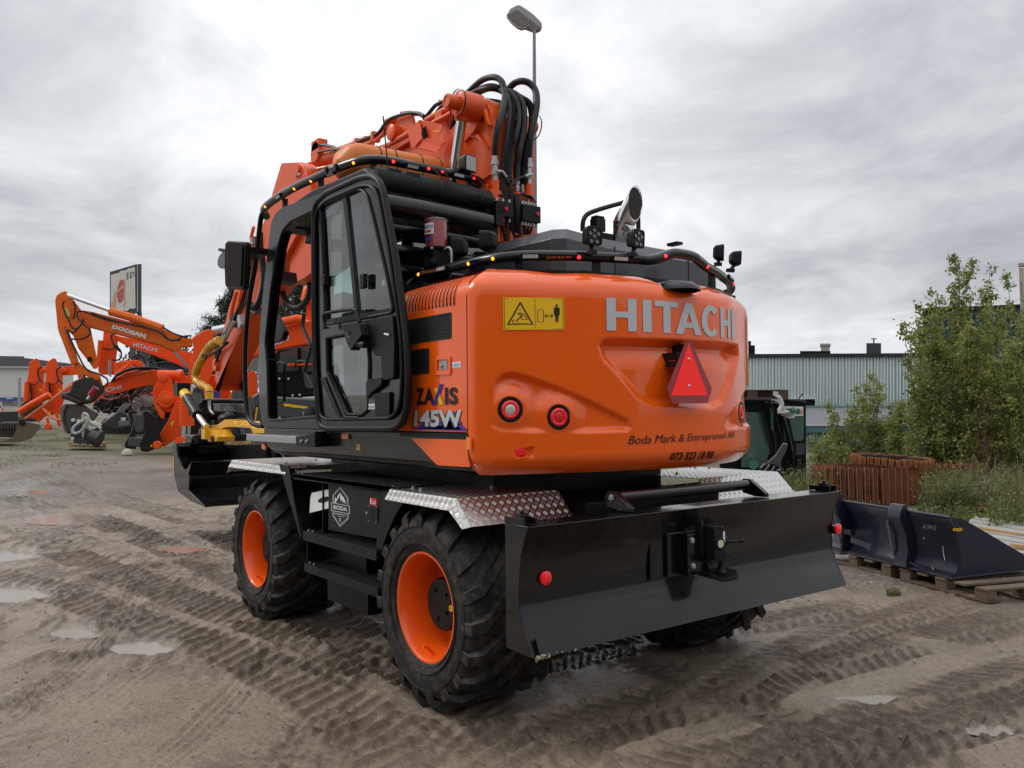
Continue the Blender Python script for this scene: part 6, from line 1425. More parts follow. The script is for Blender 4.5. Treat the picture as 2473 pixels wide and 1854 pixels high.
# distant warehouse
wh=thing('warehouse','long white warehouse with dark grey roof and blue band, far off at the left edge','warehouse',K1('L',(110,1200),d=120))
def fl_(c,p,d): return K1(c,p,d=d)
b=MB(); slab(b,'L',[(-700,905),(560,905),(560,1225),(-700,1225)],120,18); b.build('white_wall',mat('white_cladding',(.62,.60,.55),.6,var=.03),wh)
b=MB(); slab(b,'L',[(-700,835),(200,835),(560,880),(560,898),(-700,898)],119.5,19); slab(b,'L',[(-60,818),(185,822),(185,836),(-60,836)],121,6); b.build('dark_roof',mat('dark_roofing',(.10,.10,.105),.7),wh)
b=MB(); slab(b,'L',[(-700,900),(560,900),(560,907),(-700,907)],119.3,.3); b.build('eaves',mat('pale_eaves',(.6,.6,.6),.5),wh)
b=MB(); slab(b,'L',[(-700,1135),(300,1135),(300,1162),(-700,1162)],119,.5); b.build('blue_band',mat('blue_band',(.03,.08,.30),.5),wh)
b=MB(); slab(b,'L',[(20,1165),(95,1165),(95,1225),(20,1225)],119.4,.4); slab(b,'L',[(120,1170),(150,1170),(150,1225),(120,1225)],119.4,.4); b.build('grey_door',mat('grey_door',(.25,.27,.28),.6),wh)
b=MB(); slab(b,'L',[(48,1140),(98,1140),(98,1147),(48,1147)],118.9,.05); b.build('white_lettering_strip',WH,wh)
pole=thing_at('steel_post','thin grey post standing before the white warehouse','post','L',(149,1205),60); b=MB(); q=K1('L',(149,985),d=60); b.cyl((q.x,q.y,gz(q.x,q.y)),q,.10,seg=8); b.build('pole',mat('post_grey',(.30,.30,.30),.5),pole)
# car at the very edge
cr=thing_at('parked_car','white car with red tail light, cut off by the left edge of the photo','car','L',(2,1290),44)
b=MB(); slab(b,'L',[(-160,1290),(22,1290),(22,1235),(12,1190),(2,1172),(-60,1165),(-130,1180),(-165,1235)],44,1.7); b.build('body',mat('white_car_paint',(.65,.65,.66),.25,coat=1),cr,bev=.05)
b=MB(); slab(b,'L',[(-50,1180),(0,1183),(6,1215),(-50,1215)],43.97,.03); b.build('window',mat('car_window',(.02,.025,.03),.1),cr)
b=MB(); slab(b,'L',[(12,1215),(21,1215),(21,1240),(12,1240)],43.95,.05); b.build('tail_light',RD,cr)
b=MB(); q=K1('L',(-25,1290),d=44); b.lathe(q,FH,[(-.05,0),(-.05,.33),(.2,.33),(.2,0)],20); b.build('wheel',RB,cr)
# low clutter behind: hedge line and dark roofs
b=MB(); slab(b,'L',[(150,1215),(360,1215),(360,1240),(150,1240)],70,1)
tag(b.build('parts_rack',mat('dark_red_parts',(.10,.02,.02),.7,var=.5,vs=.5),None),'low row of dark red and black parts in front of the white warehouse','rack')
# sign board ---------------------------------------------------
SGN=thing_at('billboard','weathered billboard on two grey posts, with faded red disc and peeling white face','billboard','L',(960,880),58)
d=58
b=MB(); slab(b,'L',[(838,178),(1048,117),(1048,492),(838,512)],d,.3); slab(b,'L',[(1050,119),(1080,117),(1080,490),(1050,492)],d+.05,.3); b.build('board',mat('dark_board',(.075,.075,.08),.7,var=.2,vs=.6),SGN)
b=MB(); b.add(cam_plane('L',[(845,200),(905,185),(925,168),(960,165),(980,152),(1030,140),(1034,455),(1010,460),(990,458),(970,478),(950,472),(900,480),(860,498),(845,480)],d-.05),[tuple(range(14))]); b.build('white_face',mat('faded_poster',(.66,.64,.57),.7,var=.12,vs=.8,dirt=.15,dcol=(.25,.24,.21)),SGN)
b=MB(); b.add(cam_plane('L',[(922+28*math.cos(t)-8*math.sin(t),325+90*math.sin(t)) for t in [2*math.pi*k/28 for k in range(28)]],d-.07),[tuple(range(28))]); b.build('red_disc',mat('faded_red',(.50,.14,.13),.7),SGN)
b=MB(); 
for pts in ([(885,330),(935,278),(948,285),(948,300),(925,308),(892,345)],[(885,320),(880,400),(860,410),(872,330)],[(945,235),(952,235),(952,440),(944,440)],[(848,410),(880,400),(880,450),(848,455)]): b.add(cam_plane('L',pts,d-.09),[tuple(range(len(pts)))])
b.build('pale_orange_drawing',mat('faded_orange',(.62,.38,.22),.7),SGN)
b=MB()
for cx,cy,st in ((972,210,[(-9,-28,7,-24),(-9,-12,9,-8),(-6,0,8,4),(-9,12,9,16),(-2,-28,2,24),(-9,20,-3,26)]),(997,202,[(-9,-24,9,-20),(-9,-10,9,-6),(-9,8,9,12),(-2,-26,2,22),(-10,18,10,22)]),(1018,195,[(-7,-18,8,-14),(-5,-14,-1,14),(-5,12,8,16),(3,-20,6,0)])):
    for x0,y0,x1,y1 in st: b.add(cam_plane('L',[(cx+x0,cy+y0),(cx+x1,cy+y0),(cx+x1,cy+y1),(cx+x0,cy+y1)],d-.08),[(0,1,2,3)])
b.build('dark_characters',mat('faded_ink',(.10,.10,.10),.7),SGN)
b=MB()
for pts in ([(985,490),(1025,490),(1035,880),(995,880)],[(1045,480),(1080,480),(1125,880),(1080,880)],[(985,740),(1030,745),(1040,850),(1000,850)],[(1065,780),(1110,785),(1128,890),(1085,890)]): slab(b,'L',pts,d+.2,.5)
for x in(1012,1095): q=K1('L',(x,860),d=d); b.box((q.x-.3,q.y-.3,gz(q.x,q.y)-.1),(q.x+.3,q.y+.3,q.z))
b.build('post',mat('grey_post',(.12,.12,.13),.6),SGN)
b=MB(); slab(b,'L',[(1015,512),(1078,512),(1078,545),(1015,530)],d+.1,.4); b.build('faded_lower_panel',mat('pinkish_panel',(.35,.27,.26),.6),SGN)
# ---------------------------------------------------------------- far excavators
def ground_body(t,cx_px,d,col,w=2.6,black=True,tag_='',c='L'):
    """upper body, cab, tracks of a machine whose boom is what shows"""
    q=K1(c,(cx_px,1200),d=d); z0=gz(q.x,q.y); O=Vector((q.x,q.y,z0)); X=RH_; Y=FH
    def bxo(b,x0,x1,y0,y1,z0_,z1): 
        vs=[O+X*x+Y*y+Vector((0,0,z)) for z in(z0_,z1) for x,y in((x0,y0),(x1,y0),(x1,y1),(x0,y1))]
        b.add(vs,[(0,3,2,1),(4,5,6,7),(0,1,5,4),(1,2,6,5),(2,3,7,6),(3,0,4,7)])
    b=MB()
    for y0 in(0,1.9):
        n=16
        P=[(-1.9+.35*math.cos(math.radians(90+180*k/8)),.38+.36*math.sin(math.radians(90+180*k/8))) for k in range(9)]+[(1.9+.35*math.cos(math.radians(-90+180*k/8)),.38+.36*math.sin(math.radians(-90+180*k/8))) for k in range(9)]
        b.prism([O+X*x+Y*y0+Vector((0,0,z)) for x,z in P],Y*.6)
    b.build('track',mat('dark_track',(.03,.026,.023),.8,var=.4),t,bev=.02)
    b=MB(); bxo(b,-.9,1.9,.1,2.5,.95,1.9); b.build('engine_cover',col,t,bev=.06)
    b=MB(); bxo(b,-1.7,-.3,.1,1.1,.95,2.75); b.build('cab',BM,t,bev=.08)
    b=MB(); bxo(b,-1.6,-.4,.07,.09,1.7,2.65); b.build('cab_window',mat('cab_window_dark',(.03,.045,.045),.08,coat=1),t)
    b=MB(); bxo(b,-.8,.8,.5,2.0,.5,.95); b.build('undercarriage',BM,t)
def lettering(t,s,c,quad,d,m,bold=.05,name='lettering'):
    Flat().text(s,(0,0,1,1),bold,res=2).build(name,m,t,quadmap(*cam_plane(c,quad,d)))
# (1) worn orange machine with the long raised boom
d=33
A=thing_at('worn_excavator','worn orange excavator with long raised boom lettered DOOSAN, its arm hanging down','excavator','L',(1250,1250),d,'excavators parked in the row')
b=MB(); slab(b,'L',[(620,490),(650,472),(700,480),(1000,560),(1200,590),(1330,655),(1470,690),(1470,745),(1400,750),(1340,785),(1290,765),(1225,735),(690,598),(650,560),(625,520)],d,.55); b.build('boom',OD,A,bev=.03)
b=MB(); slab(b,'L',[(470,330),(500,322),(525,345),(560,390),(620,470),(690,600),(745,860),(745,910),(715,915),(680,860),(600,760),(560,660),(500,600),(440,605),(420,400),(432,355)],d+.1,.45); slab(b,'L',[(455,600),(500,610),(560,730),(600,860),(660,990),(600,995),(565,890)],d+.05,.3); b.build('arm',OD,A,bev=.03)
b=MB(); strip(b,'L',[(840,480),(1000,525),(1240,610)],d-.1,.16,0); strip(b,'L',[(470,610),(575,880)],d-.1,.14,0); b.build('cylinder_barrel',OD,A,smooth=50)
b=MB(); strip(b,'L',[(515,355),(850,475)],d-.1,.085,0); b.build('chrome_rod',mat('bright_rod',(.75,.75,.76),.25,metal=.7),A,smooth=50)
b=MB(); slab(b,'L',[(560,880),(600,860),(640,905),(760,960),(790,1050),(760,1080),(720,1000),(640,960),(640,1000),(600,990)],d-.1,.5); boss(b,'L',(745,985),d-.1,.12); b.build('bucket_linkage',OD,A,bev=.02)
b=MB()
for pts in ([(490,400),(480,440),(520,540),(560,610),(610,590),(640,540)],[(560,400),(575,460),(560,540)],[(600,600),(560,640),(500,620)],[(650,480),(600,480),(590,520),(640,580),(685,620),(680,660),(620,690),(550,690)],[(510,630),(540,700),(600,820),(660,920),(760,960),(820,1000),(810,1045),(780,1050)],[(520,640),(560,740),(620,860)],[(640,480),(800,540),(1000,580),(1180,620),(1250,660),(1300,700),(1350,695),(1400,670),(1460,665)],[(700,490),(900,560),(1100,595)],[(1230,640),(1280,690),(1380,700)],[(1240,600),(1330,650),(1430,680)]): strip(b,'L',pts,d-.35,.034,4,6)
b.build('hoses',RH,A,smooth=50)
b=MB(); b.add(cam_plane('L',[(490,455),(510,450),(535,490),(530,520),(505,518),(485,480)],d-.04),[tuple(range(6))]); b.build('yellow_sticker',mat('dull_yellow',(.55,.45,.12),.5),A)
b=MB(); b.add(cam_plane('L',[(660,835),(700,822),(705,850),(690,870),(668,862)],d-.0),[tuple(range(5))]); b.build('dark_cover',DK,A)
b=MB(); slab(b,'L',[(1320,790),(1340,780),(1440,895),(1425,905)],d-.1,.12); b.build('boom_cylinder_rod',mat('grey_rod',(.3,.3,.3),.3,metal=.6),A); 
lettering(A,'DOOSAN','L',[(850,608),(1108,688),(1118,652),(862,578)],d-.02,WH,.07)
ground_body(A,1600,d+4,OD)
b=MB(); slab(b,'L',[(560,1010),(640,980),(720,985),(800,1060),(790,1100),(750,1130),(700,1180),(600,1190),(530,1160),(460,1140),(470,1105),(530,1090)],d-.2,.9); slab(b,'L',[(480,1110),(540,1125),(630,1170),(610,1190),(500,1150)],d-.5,.3)
b.build('tilt_hitch',mat('oily_black',(.022,.016,.014),.5,var=.5,vs=2,bump=.03,bs=6),A,bev=.06)
b=MB(); strip(b,'L',[(735,1060),(690,1120)],d-.6,.13,0); b.build('small_red_cylinder',mat('dull_red',(.30,.02,.03),.4),A,smooth=50)
b=MB(); strip(b,'L',[(692,1118),(668,1150)],d-.6,.06,0); b.build('small_rod',CH,A,smooth=50)
b=MB(); slab(b,'L',[(470,1195),(500,1185),(640,1190),(700,1230),(760,1260),(700,1330),(600,1380),(520,1418),(490,1395),(460,1300),(455,1230)],d-.1,1.5); gb=b.build('bucket',mat('worn_grey_steel',(.085,.07,.058),.5,var=.25,vs=1.5,dirt=.2),A,bev=.08)
b=MB(); slab(b,'L',[(455,1225),(490,1188),(510,1190),(485,1240),(480,1320),(520,1415),(495,1400),(460,1300)],d-.2,.15); b.build('side_lip',mat('grey_lip',(.14,.125,.11),.45),gb)
# (2) machine behind with raised boom, HITACHI
d=40
B=thing_at('boom_up_excavator','orange excavator behind the DOOSAN machine, boom lettered HITACHI sloping right above tangled hoses','excavator','L',(1200,1230),d,'excavators parked in the row')
b=MB(); slab(b,'L',[(870,655),(915,668),(1200,725),(1440,790),(1500,800),(1500,870),(1450,915),(1390,895),(1250,840),(960,735),(905,705),(880,690)],d,.5); b.build('boom',OF,B,bev=.03)
b=MB(); slab(b,'L',[(790,630),(870,630),(900,690),(895,780),(885,850),(890,960),(780,960),(750,940),(745,860),(760,740),(785,700)],d+.1,.45); b.build('arm',OF,B,bev=.03)
b=MB(); strip(b,'L',[(770,700),(755,900)],d-.2,.13,0); b.build('arm_cylinder',OF,B,smooth=50)
b=MB()
for pts in ([(850,655),(860,720),(915,770),(925,820),(900,850),(855,850)],[(870,650),(850,670),(870,740),(920,790)],[(790,760),(840,770),(900,740)],[(1000,835),(1050,810),(1090,830),(1110,880)],[(1020,850),(1070,820),(1110,870)]): strip(b,'L',pts,d-.2,.04,4,6)
b.build('hoses',RH,B,smooth=50)
b=MB(); strip(b,'L',[(830,850),(835,960),(850,972)],d-.2,.04,3); strip(b,'L',[(842,850),(846,950)],d-.2,.03,0); b.build('bright_pipes',ZN,B,smooth=50)
lettering(B,'HITACHI','L',[(1015,745),(1200,792),(1206,762),(1020,712)],d-.02,SV,.03)
b=MB(); slab(b,'L',[(870,870),(1010,850),(1060,850),(1110,895),(1105,915),(1040,900),(1020,880),(870,960)],d-1,.8); slab(b,'L',[(940,905),(980,870),(1030,905),(1000,930),(880,975),(870,955)],d-1.2,.5); b.build('second_boom',OF,B,bev=.05)
ground_body(B,1500,d+2,OF)
# (3) machine with the bent boom, ACHI, tangle of engine parts below
d=36
Cm=thing_at('bent_boom_excavator','orange excavator with low bent boom lettered HITACHI in front of stripped engine parts','excavator','L',(1000,1280),d,'excavators parked in the row')
b=MB(); slab(b,'L',[(715,1130),(790,1050),(800,1030),(950,975),(1150,925),(1240,930),(1290,950),(1300,1040),(1250,1045),(1180,1040),(1100,1050),(1000,1075),(760,1145),(720,1190),(712,1160)],d,.5)
slab(b,'L',[(870,990),(960,945),(1100,915),(1100,930),(960,965),(860,1015)],d-.1,.15); b.build('boom',OF,Cm,bev=.03)
b=MB(); strip(b,'L',[(850,1020),(900,960),(1000,918),(1090,910),(1180,912),(1290,935)],d-.3,.055,4,6); strip(b,'L',[(900,970),(1000,925),(1150,925)],d-.3,.03,4,6); strip(b,'L',[(740,1170),(800,1130),(860,1110),(920,1130),(960,1100)],d-.4,.03,4,6); b.build('hoses',RH,Cm,smooth=50)
b=MB(); strip(b,'L',[(775,1140),(830,1150),(900,1140),(935,1110)],d-.5,.045,4,6); b.build('red_hose',mat('dull_pink_red',(.30,.04,.04),.5),Cm,smooth=50)
lettering(Cm,'HITACHI','L',[(640,1140),(925,1070),(925,1040),(640,1098)],d-.02,SV,.03)
b=MB(); rr=random.Random(5)
for k in range(150):
    x=735+rr.random()*450; y=1065+rr.random()**.8*170+max(0,(960-x))*.15; q=K1('L',(x,y),d=d+rr.random()*1.4); s=.08+.25*rr.random()**2
    b.ob(q,(s*(.5+rr.random()),s*(.5+rr.random()),s*(.5+rr.random()*.8)),(rr.random()*3,rr.random()*3,rr.random()*3))
for k in range(45):
    x=740+rr.random()*430; y=1080+rr.random()*150; P=[(x,y)]
    for _ in range(3): P.append((P[-1][0]+rr.uniform(-40,40),P[-1][1]+rr.uniform(-25,35)))
    strip(b,'L',P,d-.1-rr.random()*.4,.02+.02*rr.random(),3,5)
b.build('stripped_engine',mat('engine_grime',(.035,.028,.024),.55,var=.8,vs=4,metal=.2),Cm)
b=MB()
for k in range(26):
    x=740+rr.random()*420; y=1085+rr.random()*150; P=[(x,y),(x+rr.uniform(-25,25),y+rr.uniform(-20,20)),(x+rr.uniform(-35,35),y+rr.uniform(-30,30))]; strip(b,'L',P,d-.55,.016,3,4)
b.build('bright_wiring',mat('mixed_wiring',(.32,.10,.08),.5,var=.9,vs=8),Cm)
ground_body(Cm,1150,d+1.6,OF)
# (4,5) two upright arms and the low crossing boom at the left
d=44
for k,(dx,lab) in enumerate(((0,'leftmost orange excavator, its arm upright before the white warehouse'),(0,'second orange excavator from the left, its arm upright against the warehouse roof'))):
    t=thing_at('upright_arm_excavator',lab,'excavator','L',(250 if k==0 else 400,1290),d+.8-k*1.4,'excavators parked in the row'); D_=d+1.6-k*1.4
    if k==0: po=[(222,870),(275,835),(298,845),(310,900),(335,905),(335,960),(330,1120),(312,1220),(300,1240),(250,1240),(236,1100),(205,1010),(218,950)]; bo_=[(315,905),(350,900),(370,915),(370,950),(330,945)]; cyl=[(212,1015),(200,1190)]
    else: po=[(355,868),(408,833),(430,845),(445,900),(480,935),(478,1030),(480,1190),(470,1250),(440,1270),(395,1190),(372,1080),(348,1010),(352,940)]; bo_=[(450,905),(560,893),(620,900),(620,960),(470,965)]; cyl=[(357,1015),(352,1110)]
    b=MB(); slab(b,'L',po,D_,.45); b.build('arm',OF,t,bev=.03)
    b=MB(); slab(b,'L',bo_,D_+.1,.4); boss(b,'L',(335 if k==0 else 490,930),D_,.14); b.build('boom',OF,t,bev=.03)
    b=MB(); strip(b,'L',cyl,D_-.2,.16,0); b.build('arm_cylinder',OF,t,smooth=50)
    b=MB(); x0=0 if k==0 else 143
    strip(b,'L',[(320+x0,900),(290+x0,930),(300+x0,990),(335+x0,1030)],D_-.3,.045,4,6); strip(b,'L',[(205+x0,1015),(240+x0,1035),(280+x0,1030),(300+x0,1000)],D_-.3,.03,4,6); strip(b,'L',[(230+x0,1030),(240+x0,1100),(236+x0,1180)],D_-.2,.05,3,6); b.build('hoses',RH,t,smooth=50)
    b=MB(); b.add(cam_plane('L',[(300+x0,1070),(318+x0,1068),(318+x0,1086),(301+x0,1088)],D_-.02),[(0,1,2,3)]); b.build('yellow_sticker',YL,t)
    b=MB(); slab(b,'L',[(205+x0,1190),(280+x0,1180),(290+x0,1260),(215+x0,1275)],D_+.5,1.2); b.build('dark_undercarriage',BM,t,bev=.1)
t=thing_at('crossing_boom_excavator','orange excavator boom lying low and crossing in front of the upright arms','excavator','L',(420,1350),d-2,'excavators parked in the row')
b=MB(); slab(b,'L',[(190,1285),(300,1225),(400,1135),(560,1010),(590,1020),(500,1130),(480,1180),(450,1240),(330,1290),(300,1330),(270,1300)],d-2.2,.5); slab(b,'L',[(470,1195),(495,1190),(470,1240),(445,1250)],d-2.4,.3); b.build('boom',OF,t,bev=.03)
b=MB(); strip(b,'L',[(152,1245),(240,1190),(380,1115)],d-2.6,.17,0); b.build('cylinder_barrel',OF,t,smooth=50)
b=MB(); strip(b,'L',[(195,1295),(380,1165),(550,1040)],d-2.6,.07,0); strip(b,'L',[(330,1220),(400,1290),(470,1310)],d-2.7,.06,3); b.build('cylinder_rod',mat('orange_rod',(.75,.2,.08),.3),t,smooth=50)
b=MB(); slab(b,'L',[(350,1290),(372,1285),(382,1360),(362,1370)],d-2.4,.3); slab(b,'L',[(415,1250),(445,1255),(470,1360),(440,1350)],d-2.4,.3); boss(b,'L',(370,1360),d-2.5,.18); b.build('blade_leg',OF,t,bev=.03)
b=MB(); b.add(cam_plane('L',[(348,1250),(385,1238),(388,1262),(355,1270)],d-2.25),[(0,1,2,3)]); b.build('yellow_sticker',YL,t)
b=MB(); q=K1('L',(230,1240),d=d-1); b.lathe(q,FH,[(0,0),(0,.55),(.5,.55),(.5,0)],24); b.build('wheel',RB,t)
# (6) near wheeled machine with folded arm, black coupler hanging on it
d=25.5
E6=thing_at('folded_arm_excavator','bright orange excavator with folded arm and black coupler, nearest of the parked row','excavator','L',(1450,1400),d,'excavators parked in the row')
b=MB(); slab(b,'L',[(1465,680),(1560,625),(1600,610),(1625,640),(1640,690),(1640,900),(1600,1000),(1560,1140),(1500,1200),(1440,1160),(1425,1010),(1455,880),(1475,760)],d+.3,.55); b.build('raised_boom',OF,E6,bev=.03)
b=MB(); slab(b,'L',[(1205,985),(1215,950),(1245,938),(1275,955),(1310,1000),(1325,1060),(1365,1110),(1400,1165),(1330,1230),(1280,1250),(1235,1230),(1190,1150),(1178,1080),(1200,1020)],d-.1,.4); slab(b,'L',[(1235,1130),(1290,1110),(1345,1110),(1395,1150),(1420,1100),(1425,1060),(1330,1080)],d+.2,.3); boss(b,'L',(1275,1152),d-.1,.25,.16,24); boss(b,'L',(1275,1152),d-.26,.12,.05,24); boss(b,'L',(1248,985),d-.1,.13,.05,20); b.build('knuckle',OF,E6,bev=.02)
b=MB(); slab(b,'L',[(1500,1130),(1540,1160),(1480,1290),(1440,1380),(1300,1480),(1255,1512),(1210,1490),(1205,1440),(1285,1310),(1330,1170),(1420,1150)],d-.2,.45); b.build('arm',OF,E6,bev=.03)
b=MB(); slab(b,'L',[(1195,1040),(1180,1110),(1200,1190),(1260,1260),(1250,1300),(1225,1290),(1170,1180),(1165,1090),(1180,1030)],d-.3,.12); b.build('bright_edge_plate',OF,E6)
b=MB(); strip(b,'L',[(1425,1190),(1425,1350)],d-.5,.21,0,14); boss(b,'L',(1395,1475),d-.5,.18,.2); strip(b,'L',[(1395,1460),(1470,1490)],d-.5,.16,0); b.build('blade_cylinder',OF,E6,smooth=50)
b=MB(); strip(b,'L',[(1418,1340),(1414,1450)],d-.5,.14,0,12); b.build('chrome_rod',CH,E6,smooth=50)
b=MB(); b.add(cam_plane('L',[(1300,1335),(1320,1310),(1330,1320),(1310,1360)],d-.22),[(0,1,2,3)]); b.build('yellow_sticker',YL,E6)
b=MB(); strip(b,'L',[(1390,970),(1210,965)],d+.2,.16,0); b.build('link_tube',OF,E6,smooth=50)
b=MB(); strip(b,'L',[(1625,625),(1720,605)],d+.5,.12,0); b.build('bright_rod',mat('bright_rod',(.75,.75,.76),.25,metal=.7),E6,smooth=50)
b=MB(); q=K1('L',(1530,1380),d=d+1.2); b.lathe(q,FH,[(-.3,0),(-.3,.55),(.4,.55),(.4,0)],28); 
for k in range(20): a=2*math.pi*k/20; b.ob(q+Vector((0,0,1))*math.sin(a)*.56+RH_*math.cos(a)*.56,(.1,.1,.1),(a,a,0))
q=K1('L',(1480,1300),d=d+3.2); b.lathe(q,FH,[(-.3,0),(-.3,.55),(.4,.55),(.4,0)],28); b.build('wheels',RB,E6)
b=MB(); slab(b,'L',[(1440,1380),(1560,1300),(1750,1300),(1750,1500),(1500,1500),(1430,1440)],d+2,1.5); b.build('undercarriage',BM,E6,bev=.05)
b=MB(); slab(b,'L',[(1340,980),(1430,965),(1430,1130),(1380,1110),(1330,1060)],d+3,1.0); slab(b,'L',[(1500,980),(1640,960),(1760,1000),(1760,1180),(1500,1180)],d+1.2,2); b.build('body',OF,E6,bev=.05)
b=MB(); slab(b,'L',[(1345,925),(1385,920),(1400,935),(1395,965),(1330,968)],d+2.8,.3); b.build('white_plate',WH,E6)
# black coupler frame
cp=E6
for k,(o,dd) in enumerate(((0,-.6),(-118,.1))):
    b=MB(); slab(b,'L',[(1085+o,1250),(1105+o,1236),(1130+o,1238),(1200+o,1290),(1215+o,1400),(1240+o,1470),(1210+o,1520),(1125+o,1552),(1075+o,1545),(1060+o,1500),(1100+o,1410),(1115+o,1330),(1095+o,1290)] if k==0 else [(975,1250),(995,1232),(1025,1238),(1050,1270),(1040,1400),(1030,1440),(1010,1480),(1040,1510),(1040,1530),(960,1525),(948,1500),(970,1450),(1000,1400),(1015,1330),(985,1290)],d+dd,.18); b.build('coupler_cheek',BK,E6,bev=.02)
b=MB(); slab(b,'L',[(1010,1262),(1100,1266),(1105,1320),(1095,1400),(1040,1400),(1020,1340)],d-.2,.15); slab(b,'L',[(985,1440),(1090,1448),(1060,1515),(975,1505)],d-.4,.3); b.build('coupler_web',mat('grey_web',(.06,.062,.065),.4),E6,bev=.02)
b=MB(); boss(b,'L',(1207,1498),d-.7,.12,.1); b.build('orange_hook',OF,E6); b=MB(); b.add(cam_plane('L',[(1145,1510),(1163,1512),(1155,1494)],d-.62),[(0,1,2)]); b.build('warning_triangle',YL,E6)
# ---------------------------------------------------------------- loose equipment on the ground
d=29
t=thing_at('digging_bucket','rusty brown digging bucket with worn teeth lying at the left edge','bucket','L',(120,1470),d)
b=MB(); slab(b,'L',[(-90,1470),(0,1478),(150,1475),(235,1450),(316,1358),(300,1340),(200,1320),(165,1275),(140,1280),(135,1360),(100,1440),(0,1470)],d-.5,.15); b.build('side_plate',mat('rusty_steel',(.12,.085,.055),.55,var=.35,vs=2.5,dirt=.3,dcol=(.05,.035,.03)),t,bev=.02)
b=MB(); slab(b,'L',[(-100,1475),(0,1478),(120,1470),(60,1440),(-80,1440)],d-.3,1.2); b.build('curved_lip',mat('worn_edge',(.22,.17,.10),.45,var=.3,vs=3),t,bev=.04)
b=MB(); slab(b,'L',[(-80,1245),(140,1240),(140,1320),(-80,1325)],d+.6,.3); slab(b,'L',[(-80,1330),(150,1330),(120,1440),(-80,1440)],d+.2,.9); b.build('bucket_back',mat('dark_steel',(.03,.026,.024),.6,var=.3),t,bev=.04)
b=MB()
for k in range(7): slab(b,'L',[(k*22-14,1318),(k*22,1316),(k*22+2,1375),(k*22-12,1378)],d,.12)
b.build('teeth',mat('worn_teeth',(.06,.052,.045),.5),t,bev=.02)
b=MB(); boss(b,'L',(172,1325),d-.5,.11); b.build('pin_hole',DK,t)
d=27
q=K1('L',(662,1515),d=d); PZ=thing('wooden_pallet','wooden pallet on the yard carrying the dark blue hydraulic attachment','pallet',(q.x,q.y,gz(q.x,q.y)))
WD=mat('fresh_wood',(.42,.28,.13),.7,var=.3,vs=4)
b=MB()
for y0,y1 in((1482,1490),(1512,1520)): slab(b,'L',[(520,y0-4),(807,y0+6),(807,y1+6),(520,y1-4)],d-.3,.12); slab(b,'L',[(530,y0-14),(812,y0-4),(812,y1-4),(530,y1-14)],d+.4,.12)
slab(b,'L',[(520,1474),(808,1486),(808,1492),(520,1480)],d-.3,.8); b.build('boards',WD,PZ)
b=MB()
for x in(522,600,660,730,785): slab(b,'L',[(x,1486+(x-520)*.03),(x+20,1487+(x-520)*.03),(x+20,1514+(x-520)*.03),(x,1513+(x-520)*.03)],d-.28,.6)
b.build('blocks',WD,PZ)
q=K1('L',(650,1470),d=d); AT=thing('hydraulic_attachment','dark blue steel attachment with pale hose coiled on top, strapped on the wooden pallet','attachment',(q.x,q.y,q.z))
b=MB(); slab(b,'L',[(535,1310),(548,1300),(610,1298),(625,1310),(620,1380),(630,1470),(600,1475),(540,1450)],d+.1,.25); slab(b,'L',[(645,1375),(665,1365),(755,1372),(765,1400),(762,1480),(640,1490),(620,1470),(640,1420)],d-.2,.5); b.build('steel_frame',mat('navy_paint',(.012,.02,.045),.35,coat=.3),AT,bev=.03)
b=MB(); strip(b,'L',[(695,1430),(765,1455)],d-.5,.26,0,14); slab(b,'L',[(560,1450),(660,1462),(660,1490),(560,1478)],d-.4,.3); b.build('round_shaft',mat('dark_grey_metal',(.05,.052,.055),.4,metal=.3),AT,smooth=50)
b=MB()
for p in((560,1310),(600,1318),(556,1450),(632,1478),(560,1400)): boss(b,'L',p,d-.35 if p[1]>1470 else d+.08,.06,.03,10)
b.build('bolt_head',mat('pale_bolt',(.5,.5,.5),.4),AT)
b=MB(); strip(b,'L',[(630,1310),(640,1260),(665,1270),(680,1310),(700,1330),(740,1350),(770,1375)],d-.5,.045,6,8); strip(b,'L',[(635,1310),(655,1290),(660,1330),(620,1390),(575,1410),(555,1395),(565,1360),(620,1320),(650,1310)],d-.55,.045,6,8); b.build('pale_hose',mat('pale_green_hose',(.42,.45,.38),.5),AT,smooth=50)
b=MB(); rr=random.Random(9)
for k in range(14): q=K1('L',(665+rr.random()*80,1345+rr.random()*22),d=d-.4); b.ob(q,(.28,.22,.06),(rr.random(),rr.random(),rr.random()*3))
b.build('white_rag',mat('white_cloth',(.55,.53,.5),.8),AT,bev=.02)
q=K1('L',(972,1556),d=24.5); b=MB(); b.lathe(q,(0,0,1),[(-.05,.0),(-.05,.16),(.02,.15),(.09,.09),(.12,0)],12); tag(b.build('pale_stone',mat('pale_stone',(.45,.42,.36),.8,bump=.01,bs=12),None,smooth=60),'pale rounded stone lying on the grass in front of the black coupler','stone')
d=31
t=thing_at('tilting_bucket','matte black bucket with upright grey plate lying before the stripped engine parts','bucket','L',(900,1380),d)
b=MB(); slab(b,'L',[(770,1335),(830,1290),(900,1240),(960,1250),(995,1300),(1000,1370),(900,1392),(830,1375)],d-.4,.9); b.build('shell',mat('worn_black',(.03,.03,.03),.5,var=.3,dirt=.2),t,bev=.08)
b=MB(); slab(b,'L',[(885,1245),(935,1190),(975,1180),(1005,1182),(985,1210),(935,1255)],d-.6,.10); slab(b,'L',[(905,1318),(990,1318),(990,1350),(905,1358)],d-.9,.3); b.build('grey_plate',mat('grey_plate',(.12,.12,.12),.5),t,bev=.02)
b=MB(); slab(b,'L',[(922,1288),(958,1288),(958,1312),(922,1312)],d-.65,.02); b.build('pale_label',SV,t)
q=K1('L',(1110,1140),d=33.5); t=thing('scrap_heap','small heap of grey scrap and cable coils behind the black coupler','scrap',(q.x,q.y,gz(q.x,q.y)))
